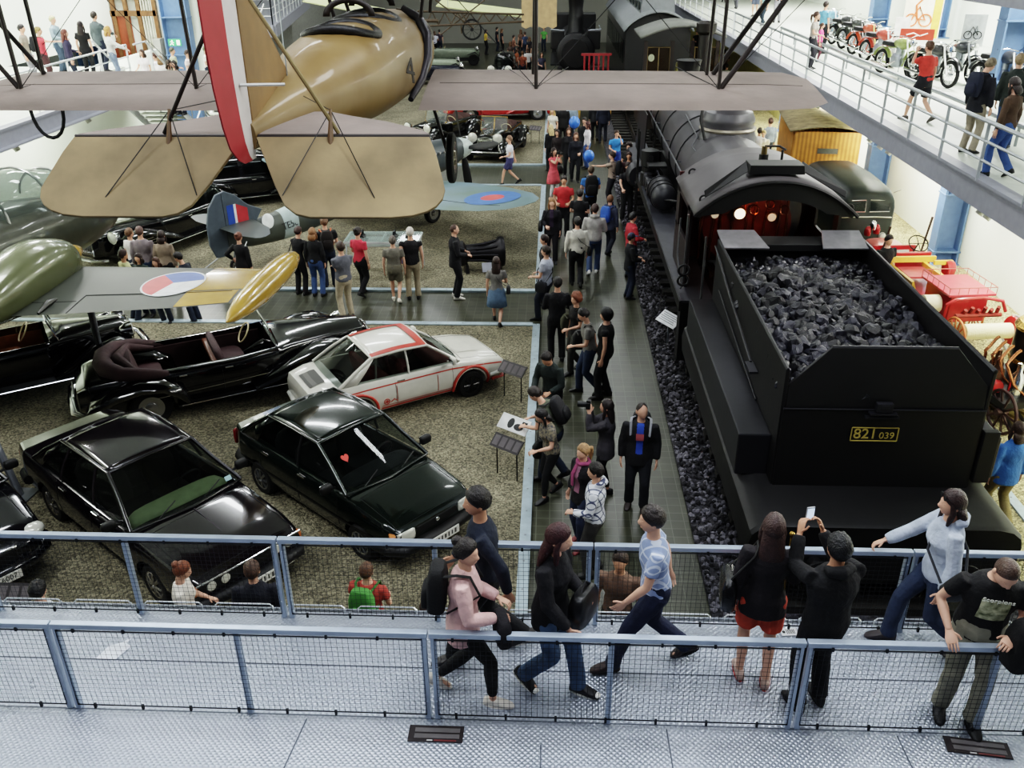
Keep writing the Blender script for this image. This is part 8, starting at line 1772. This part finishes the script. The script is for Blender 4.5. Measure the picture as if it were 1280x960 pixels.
 MB().lathe([(.001, -.08), (.85, -.06), (.98, 0), (1.0, .05), (1.0, 6)], 32, (0, 0, 2.3), 'Y').build('boiler', K, e, 40); MB().lathe([(.001, -.14), (.7, -.12), (.74, -.04)], 28, (0, 0, 2.3), 'Y').build('smokebox_door', K, e, 40)
 MB().lathe([(.6, 3.0), (.42, 3.4), (.36, 4.4), (.42, 5.0), (.62, 5.3), (.6, 5.6)], 24, (0, .8, 0)).build('chimney', K, e, 40); MB().box((0, -.4, 1.1), (2.6, .25, .6)).build('buffer_beam', K, e, 0, bev=.02)
 for sx in (-1, 1):
  MB().lathe([(.12, 0), (.12, -.4), (.26, -.42), (.24, -.5), (.001, -.52)], 18, (sx * .85, -.5, 1.1), 'Y').build('buffer', K, e, 40); MB().box((sx * 1.05, 2.5, 1.75), (.5, 5.5, .08)).build('running_plate', K, e, 0); MB().box((sx * .95, .6, 2.9), (.7, .5, .9)).build('side_tank', K, e, 0, bev=.05); MB().tube([(sx * .6, .2, 3.4), (sx * 1.3, .2, 3.45), (sx * 1.3, 2.5, 3.45)], .03, 6).build('hand_rail', STEEL, e)
  for y in (1.0, 2.8, 4.6): big_wheel(e, (sx * .76, y, .75), .72, BLACK, 12)
  lm = MB().lathe([(.001, -.12), (.12, -.1), (.14, 0), (.1, .08)], 14, (sx * .8, -.45, 1.6), 'Y'); lm.build('lamp', K, e, 40)
 MB().box((0, 6.3, 2.6), (2.5, 1.4, 2.4)).build('cab', K, e, 0, bev=.03)
 r = thing('red_cart', 'small red slatted cart with yellow wheels before the old engine', 'cart', (1.9, 43.5, 0)); RD = mat('8e1a22', .45)
 for i in range(6): MB().box((-.55 + i * .22, .1, 2.5), (.08, .05, .8)).build('slat', RD, r, 0)
 for z in (2.12, 2.9): MB().box((0, .1, z), (1.4, .08, .1)).build('rail', RD, r, 0)
 MB().box((0, .7, 1.6), (1.3, 1.5, .8)).build('body', mat('c89a1c', .45), r, 0, bev=.04)
 for y in (.2, 1.3):
  for sx in (-1, 1): big_wheel(r, (sx * .72, y, .68), .64, YEL, 12)
 ca = thing('horse_carriage', 'dark brown horse carriage with tall spoked wheels left of the biplane cockpit', 'carriage', (-10.0, 46.0, 0)); BR_ = mat('3c2416', .5, var=.3)
 b = MB(); rounded_box(b, (0, 0, 1.9), (1.6, 2.4, 1.9), top=1.0); b.build('body', BR_, ca, 40); MB().box((0, -1.6, 1.4), (1.5, .8, .5)).build('box_seat', BR_, ca, 0, bev=.05)
 for y in (-1.4, 1.4):
  for sx in (-1, 1): big_wheel(ca, (sx * .95, y, .85), .8, mat('5a3418', .5), 14)
 for i in range(3): MB().tube([(-.7 + i * .7, -1.9, 1.6), (-.9 + i * .8, -2.4, 3.0)], .05, 6).build('shaft', BR_, ca)
far_trains()
def motorbike(label, p, rz, c, c2='c9c9c4'):
 t = thing('motorcycle', label, 'motorcycle', p, rz); M1 = mat(c, .3, var=.08, coat=.4); M2 = mat(c2, .3, .6)
 for y, r in ((.68, .33), (-.68, .32)):
  mb = MB().torus((0, y, r), r - .045, .045, 'X', 28, 8, 1.1); o = mb.build('wheel', RUBBER, t, 50); rm = MB().torus((0, y, r), r - .085, .02, 'X', 24, 6)
  for k in range(12): a = 2 * PI * k / 12; rm.tube([(.0, y, r), (0, y + math.cos(a) * (r - .09), r + math.sin(a) * (r - .09))], .005, 4)
  rm.lathe([(.05, -.06), (.05, .06)], 10, (0, y, r), 'X'); rm.build('rim', CHROME, o, 40)
  q = [(0, y + math.cos(a) * (r + .05), r + math.sin(a) * (r + .05)) for a in [R(20 + 140 * i / 10) for i in range(11)]]; MB().tube(q, .07, 8, True, .35).build('mudguard', M1, t, 50)
 for sx in (-1, 1): MB().tube([(sx * .09, .68, .33), (sx * .1, .5, .72), (sx * .1, .42, .98)], .025, 8).build('fork', M2, t)
 g = MB(); g.lathe([(.02, -.3), (.1, -.25), (.15, -.05), (.15, .12), (.1, .26), (.02, .3)], 16, (0, .12, .84), 'Y'); g.build('fuel_tank', M1, t, 50)
 s = MB(); rounded_box(s, (0, -.38, .80), (.26, .62, .12), top=.9); s.build('seat', BLACK, t, 50); e = MB(); rounded_box(e, (0, .02, .42), (.26, .42, .36)); e.lathe([(.1, .55), (.12, .6), (.12, .74), (.09, .76)], 12, (0, .08, 0)); e.build('engine', STEEL, t, 40)
 f = MB(); f.tube([(0, .42, .9), (0, .1, .74), (0, -.5, .7), (0, -.68, .34)], .022, 6); f.tube([(0, .4, .8), (0, .25, .3), (0, -.3, .26), (0, -.68, .33)], .022, 6); f.build('frame', M1, t)
 h = MB().tube([(-.36, .26, 1.04), (-.2, .36, 1.06), (0, .42, 1.0), (.2, .36, 1.06), (.36, .26, 1.04)], .014, 6); h.build('handlebar', CHROME, t)
 for sx in (-1, 1): MB().tube([(sx * .3, .29, 1.045), (sx * .4, .22, 1.035)], .02, 6).build('grip', BLACK, t)
 MB().lathe([(.001, .1), (.08, .08), (.09, .02), (.06, -.08), (.01, -.1)], 16, (0, .52, .9), 'Y').build('headlamp', CHROME, t, 50); MB().tube([(.12, .1, .4), (.16, -.3, .24), (.17, -.9, .3)], [.025, .03, .04], 8).build('exhaust', CHROME, t); return t
def bikes():
 for px, py, c, c2, l in ((1059, 56, '2a2c2c', '8a8a88', 'black motorcycle farthest along the gallery row'), (1073, 62, '3c4038', '8a8a88', 'dark green-black motorcycle second from the far end of the row'), (1088, 70, 'c8481c', 'c0b060', 'orange motorcycle with a yellow wheel hub in the row'), (1106, 80, 'c03a20', 'd0d0cc', 'red and white motorcycle between the orange and the pale green ones'), (1130, 95, '8a9a4a', 'd8d8d0', 'pale green motorcycle nearest the walking man in red'), (1176, 106, '1c1c1c', 'd0d0cc', 'black-tyred motorcycle hidden behind the walking man in red'), (1206, 102, '30343a', 'd0d0d0', 'dark motorcycle behind the man with the navy backpack'), (1262, 118, '4a4c50', 'd8d8d8', 'silver motorcycle at the right end of the gallery row'), (1040, 46, '7ab0d0', 'c0c8d0', 'pale blue motorcycle beside the visitors at the railing')):
  p = at(px + 6, py + 5, GZ); motorbike(l, (p.x - .15, p.y + .8, GZ), R(196), c, c2).scale = (1.12,) * 3
bikes()
def posters():
 def board(name, label, cat, a, b, z, h, face, m, parts):
  """upright panel between two ground points a, b"""
  a = Vector((*a, z)); b = Vector((*b, z)); c = (a + b) / 2; d = b - a; rz = math.atan2(d.y, d.x); t = thing(name, label, cat, c, rz); L_ = d.length
  MB().box((0, 0, h / 2), (L_, .03, h)).build('panel', m, t, 0); return t, L_
 def wallp(px, py, Y, w): c = atY(px, py, Y); return (c.x - w / 2, Y + w * .2), (c.x + w / 2, Y - w * .2), c.z
 a, b, z = wallp(1148, 48, 31.5, 1.05)
 t, w = board('poster', 'white and yellow poster with an orange motorcycle picture on the gallery', 'poster', a, b, z, 1.75, 0, mat('e8e4c8', .6), None)
 MB().box((.42, -.02, .87), (.24, .01, 1.7)).build('yellow_strip', mat('d8b820', .6), t, 0)
 g = MB()
 for x in (-.32, .1): g.torus((x, -.025, .55), .18, .025, 'Y', 20, 5)
 g.tube([(-.32, -.025, .55), (-.12, -.025, .95), (.1, -.025, .55), (-.15, -.025, .6), (-.22, -.025, 1.0), (-.05, -.025, 1.2)], .035, 6); g.build('printed_motorcycle', mat('d8642c', .6), t, 40)
 a, b, z = wallp(1145, 50, 29.6, .9)
 t, w = board('banner', 'small red and orange banner on a stand among the motorcycles', 'banner', a, b, z, .32, 0, mat('d83a1a', .5), None); MB().tube([(-.3, -.02, .14), (-.1, -.02, .2), (.08, -.02, .12), (.3, -.02, .2)], .02, 5).build('white_script', mat('f0e4d8', .5), t)
 for x in (-.35, .35): MB().cyl((x, 0, GZ - z), (x, 0, 0), .015, None, 6).build('leg', STEEL, t)
 a, b, z = wallp(1213, 58, 27.5, .55)
 t, w = board('poster', 'white poster with a black bicycle picture beside the blue column', 'poster', a, b, z, .85, 0, mat('e4e6e2', .6), None); g = MB()
 for x in (-.13, .12): g.torus((x, -.025, .3), .1, .012, 'Y', 18, 5)
 g.tube([(-.13, -.025, .3), (-.03, -.025, .52), (.12, -.025, .3), (0, -.025, .3), (.07, -.025, .55), (.12, -.025, .3)], .012, 5); g.build('printed_bicycle', BLACK, t, 40)
 for x in (-.2, .2): MB().cyl((x, 0, GZ - z), (x, 0, 0), .015, None, 6).build('leg', STEEL, t)
 c = at(1119, 84, GZ); t, w = board('banner', 'upright white display panel among the motorcycles', 'panel', (c.x - .2, c.y + .1), (c.x + .2, c.y - .1), GZ, 1.5, 0, mat('f0efe8', .6), None)
 # information stands in the gravel
 def stand(label, base, rz, picture, h=.62):
  t = thing('information_stand', label, 'sign', (base.x, base.y, .03), rz); q = Matrix.Translation((0, 0, h)) @ Matrix.Rotation(R(40), 4, 'X'); mb = MB(); mb.M = q; mb.box((0, 0, 0), (.56, .24, .02)); mb.build('text_panel', mat('2c2628', .5), t, 0)
  ln = MB(); ln.M = q
  for i in range(4): ln.box((-.2 + i * .135, 0, .0115), (.1, .17, .002))
  ln.build('printed_columns', mat('5c5658', .7), t, 0)
  if picture:
   mb = MB(); mb.M = Matrix.Translation((0, .2, h + .26)) @ Matrix.Rotation(R(40), 4, 'X'); mb.box((0, 0, 0), (.56, .26, .015)); mb.build('picture_panel', mat('d8d8d6', .5), t, 0); k = MB(); k.M = Matrix.Translation((0, .2, h + .26)) @ Matrix.Rotation(R(40), 4, 'X')
   k.sph((-.06, .0, .008), (.06, .09, .003), 12, 6); k.sph((.1, -.03, .008), (.09, .06, .003), 12, 6); k.box((.18, .06, .009), (.1, .05, .002)); k.build('printed_picture', BLACK, t, 40)
  for x in (-.2, .2): MB().cyl((x, 0, 0), (x, 0, h), .012, None, 6).build('leg', BLACK, t)
 stand('dark information stand with a black and white photograph in the gravel', at(634, 598), R(-35), True); stand('dark information stand without a picture beside the white rally coupe', at(641, 500), R(-35), False)
 stand('small white information stand in the gravel by the black vintage cars', at(669, 180), R(-30), False); stand('dark red information stand below the footbridge at far left', Vector((-6.0, 7.5, 0)), R(0), False, 1.3)
posters()
def deck_things():
 for i, (c, w, h, rz, l) in enumerate((((545, 917), .46, .17, 0, 'dark floor plaque on the deck below the middle of the footbridge railing'), ((1222, 934), .5, .16, -.12, 'dark floor plaque on the deck near the right corner'))):
  p = at(*c, 1.86); t = thing('floor_plaque', l, 'plaque', (p.x, p.y, 1.853), rz); MB().box((0, 0, .004), (w, h, .008)).build('plate', mat('241c20', .5), t, 0)
  for y in (-.028, .034): MB().box((.01, y, .009), (w * .82, h * .26, .004)).build('grey_band', mat('5e5a5c', .5), t, 0)
  MB().box((w * .18, -h * .42, .009), (w * .4, h * .08, .003)).build('red_line', mat('6a2426', .5), t, 0); MB().box((-w * .1, -h * .42, .009), (w * .1, h * .07, .003)).build('white_mark', mat('c8c8c8', .5), t, 0)
 p = at(138, 813, 1.855); mb = MB(); pg = [(-.09, -.11), (.1, -.11), (.17, .06), (.11, .1), (.13, .17), (.05, .1), (-.04, .06)]; mb.prism(pg, 0, .003); o = mb.build('paper_sheet', mat('e0e6f2', .6), None, 0, loc=(p.x, p.y, 1.853)); tag(o, 'white torn sheet of paper lying on the deck behind the mesh', 'paper')
 p = at(986, 790, 1.855); t = thing('paper_label', 'white card with black print lying near the long-haired woman', 'paper', (p.x, p.y, 1.853), .1); MB().box((0, 0, .003), (.16, .1, .006)).build('card', mat('e6e8ee', .6), t, 0)
 mb = MB()
 for k in range(6): mb.box((-.02 + k * .014, 0, .0065), (.007, .06, .001))
 mb.sph((-.05, 0, .006), (.016, .02, .002), 10, 6); mb.build('black_print', BLACK, t, 0)
deck_things()
def case_and_engine():
 t = thing('display_table', 'glass-topped display table with white edges behind the visitors', 'display case', (-4.35, 21.9, .03)); WH = mat('c9ccca', .4, .3)
 for y in (-.42, .42): MB().box((0, y, .88), (1.9, .05, .06)).build('edge', WH, t, 0)
 for x in (-.93, 0, .93): MB().box((x, 0, .88), (.05, .84, .06)).build('edge', WH, t, 0)
 MB().box((0, 0, .92), (1.9, .86, .012)).build('glass_top', CLEARGLASS, t, 0); MB().box((0, 0, .78), (1.86, .82, .02)).build('tray', mat('a8aaa4', .6), t, 0)
 for x in (-.9, .9):
  for y in (-.4, .4): MB().cyl((x * .98, y, .85), (x * 1.05, y * 1.15, 0), .02, None, 6).build('leg', WH, t)
 for i, (x, c) in enumerate(((-.55, '202226'), (.28, '2a2c30'), (-1.1 + 1.75, '3a3a3a'))):
  e = thing('model_engine', ('small dark model engine at the left of the display table', 'small dark model engine in the middle of the display table', 'flat grey machine part at the right of the display table')[i], 'model', (-4.35 + x, 21.9, .825)); M_ = mat(c, .35, .5)
  MB().lathe([(.08, -.12), (.1, 0), (.08, .12), (.04, .16), (.001, .17)], 14, (0, 0, .1), 'Y').build('body', M_, e, 40); MB().box((0, 0, .02), (.24, .3, .03)).build('base', M_, e, 0)
  for k in range(3): MB().lathe([(.03, 0), (.03, .1), (.02, .12)], 10, (0, -.08 + .08 * k, .16)).build('cylinder', M_, e, 40)
 p = at(600, 345); t = thing('jet_engine', 'dark flanged jet engine lying on the gravel beside the man in the black jacket', 'engine', (p.x, p.y + .4, .03), R(-78)); DK = mat('1e1c20', .4, .5, var=.2)
 MB().lathe([(.3, -.85), (.42, -.8), (.44, -.6), (.28, -.5), (.24, -.1), (.26, .2), (.36, .5), (.5, .62), (.52, .7), (.5, .78), (.4, .76), (.3, .5)], 28, (0, 0, .62), 'Y').build('casing', DK, t, 40)
 for k in range(8): a = 2 * PI * k / 8; MB().tube([(math.cos(a) * .26, -.5, .62 + math.sin(a) * .26), (math.cos(a) * .3, .1, .62 + math.sin(a) * .3), (math.cos(a) * .4, .55, .62 + math.sin(a) * .4)], .04, 6).build('pipe', DK, t)
 for y in (-.5, .5): MB().box((0, y, .14), (.7, .12, .28), taper=.7).build('cradle', DK, t, 0)
 q = at(605, 340); o = thing('label_card', 'small white label card standing before the jet engine', 'label', (q.x + .1, q.y - .1, .03), R(20)); MB().box((0, 0, .14), (.28, .015, .24), 0, R(-15)).build('card', mat('c4c8d8', .6), o, 0)
case_and_engine(); bpy.data.objects['jet_engine'].scale = (.76,) * 3
def fittings():
 SP = mat('b4b4a8', .4, .2)
 for i, (x, y, z, side) in enumerate([(7.8, y, 3.3, 1) for y in (13.4, 13.8, 15.9, 16.2, 21.2, 21.8, 22.6, 27.5, 28.2)] + [(-13.1, y, 3.35, -1) for y in (20.2, 21.3, 25.0)]):
  o = thing('spotlight', 'grey cylinder spotlight hanging under the %s gallery edge' % ('right' if side > 0 else 'left'), 'spotlight', (x, y, z), 0, 'spotlights under the %s gallery' % ('right' if side > 0 else 'left'))
  MB().tube([(0, 0, .12), (0, 0, .02)], .015, 6).build('bracket', SP, o); mb = MB(); mb.M = Matrix.Rotation(R(35 * side), 4, 'Y'); mb.lathe([(.001, .12), (.06, .11), (.07, .05), (.075, -.12), (.06, -.12), (.05, -.08)], 14); mb.build('lamp_can', SP, o, 40)
 b = mat('d8d8d0', .5)
 for i, (x, y) in enumerate(((10.6, 21.5), (10.4, 19.0))):
  o = thing('ceiling_lamp', ('pale box lamp under the gallery ceiling, farther of two', 'pale box lamp under the gallery ceiling, nearer of two')[i], 'lamp', (x, y, 6.28)); MB().box((0, 0, .06), (.9, .3, .12)).build('housing', b, o, 0, bev=.02); MB().box((0, 0, -.005), (.8, .22, .02)).build('diffuser', mat('fffce8', .4, emit=3), o, 0)
 c = atY(219, 53, 39.95); t = thing('exit_sign', 'small green and white exit sign on the blue column', 'sign', (c.x, 39.9, c.z)); MB().box((0, 0, 0), (.55, .05, .28)).build('panel', mat('2a9a58', .4, emit=.6), t, 0)
 W_ = mat('eef6ee', .4, emit=.8); m = MB(); m.sph((-.1, -.03, .08), (.03, .01, .03), 8, 6); m.tube([(-.1, -.03, .05), (-.12, -.03, -.03), (-.2, -.03, -.09)], .018, 5); m.tube([(-.12, -.03, -.03), (-.05, -.03, -.1)], .018, 5); m.tube([(-.19, -.03, .03), (-.1, -.03, .04), (-.03, -.03, -.01)], .014, 5); m.box((.16, -.03, 0), (.13, .01, .2)); m.build('running_figure', W_, t, 0)
 lt = MB()
 for k in range(5): lt.tube([(-18.9, 22 + k * 1.5, 3.9), (-18.9, 23.5 + k * 1.5, 8)], .07, 6); lt.tube([(-18.9, 23.5 + k * 1.5, 3.9), (-18.9, 22 + k * 1.5, 8)], .07, 6)
 struct(lt.build('trim_32', mat('e2e6e2', .5)))
fittings()
def brass_post():
 p = at(991, 664, 1.75); t = thing('barrier_post', 'thin brass-topped post standing beyond the railing beside the long-haired woman', 'post', (p.x, p.y, 0.05)); MB().cyl((0, 0, 0), (0, 0, 1.62), .018, None, 8).build('rod', BRASS, t); MB().sph((0, 0, 1.66), .035, 12, 8).build('finial', BRASS, t); MB().lathe([(.14, 0), (.14, .02), (.04, .05)], 16, (0, 0, 0)).build('base', BLACK, t)
brass_post()
# ------------------------------------------------------------------ light
W = bpy.data.worlds.new('world'); bpy.context.scene.world = W; W.use_nodes = True
bg = W.node_tree.nodes['Background']; bg.inputs['Color'].default_value = (0.75, 0.82, 1.0, 1); bg.inputs['Strength'].default_value = 0.10
def area(name, loc, size, power, col=(1, 0.97, 0.9), rot=(0, 0, 0)):
 d = bpy.data.lights.new(name, 'AREA'); d.shape = 'RECTANGLE'; d.size, d.size_y = size; d.energy = power; d.color = col
 o = bpy.data.objects.new(name, d); COL.objects.link(o); o.location = loc; o.rotation_euler = rot; return o
for y in (6, 16, 26, 36, 48, 62):
 area('skylight', (-9.0, y, 13.6), (4.5, 1.2), 620, (.95, .98, 1)); area('skylight', (2.5, y, 13.6), (3.0, .9), 330, (.95, .98, 1))
for y in (1, 8): area('skylight', (-.5, y, 12.5), (8, 1.5), 380, (.86, .92, 1))
for y in (8, 15, 22, 29, 36, 44, 54): area('gallery_light', (12.5, y, 9.2), (1.0, 3.0), 1000, (1, 1, .95))
for y in (10, 17, 24, 31, 40): area('wall_washer', (8.6, y, 3.45), (.6, 3.4), 480, (1, .98, .9), (0, R(-58), 0))
for y in (12, 20, 28, 36): area('wall_washer', (-14.2, y, 3.4), (.6, 2.6), 260, (.97, 1, .92), (0, R(55), 0))
for y in (14, 22, 30, 38): area('gallery_light', (-16.5, y, 9.5), (1.0, 3.0), 700, (1, 1, .96))
for y in (10, 15, 20): area('gallery_light', (12.8, y, 6.3), (.5, 3.0), 160, (1, 1, .95))
sc = bpy.context.scene
sc.view_settings.view_transform = 'Filmic'; sc.view_settings.look = 'High Contrast'; sc.view_settings.exposure = 0.0
bpy.data.scenes.remove(_tmp)
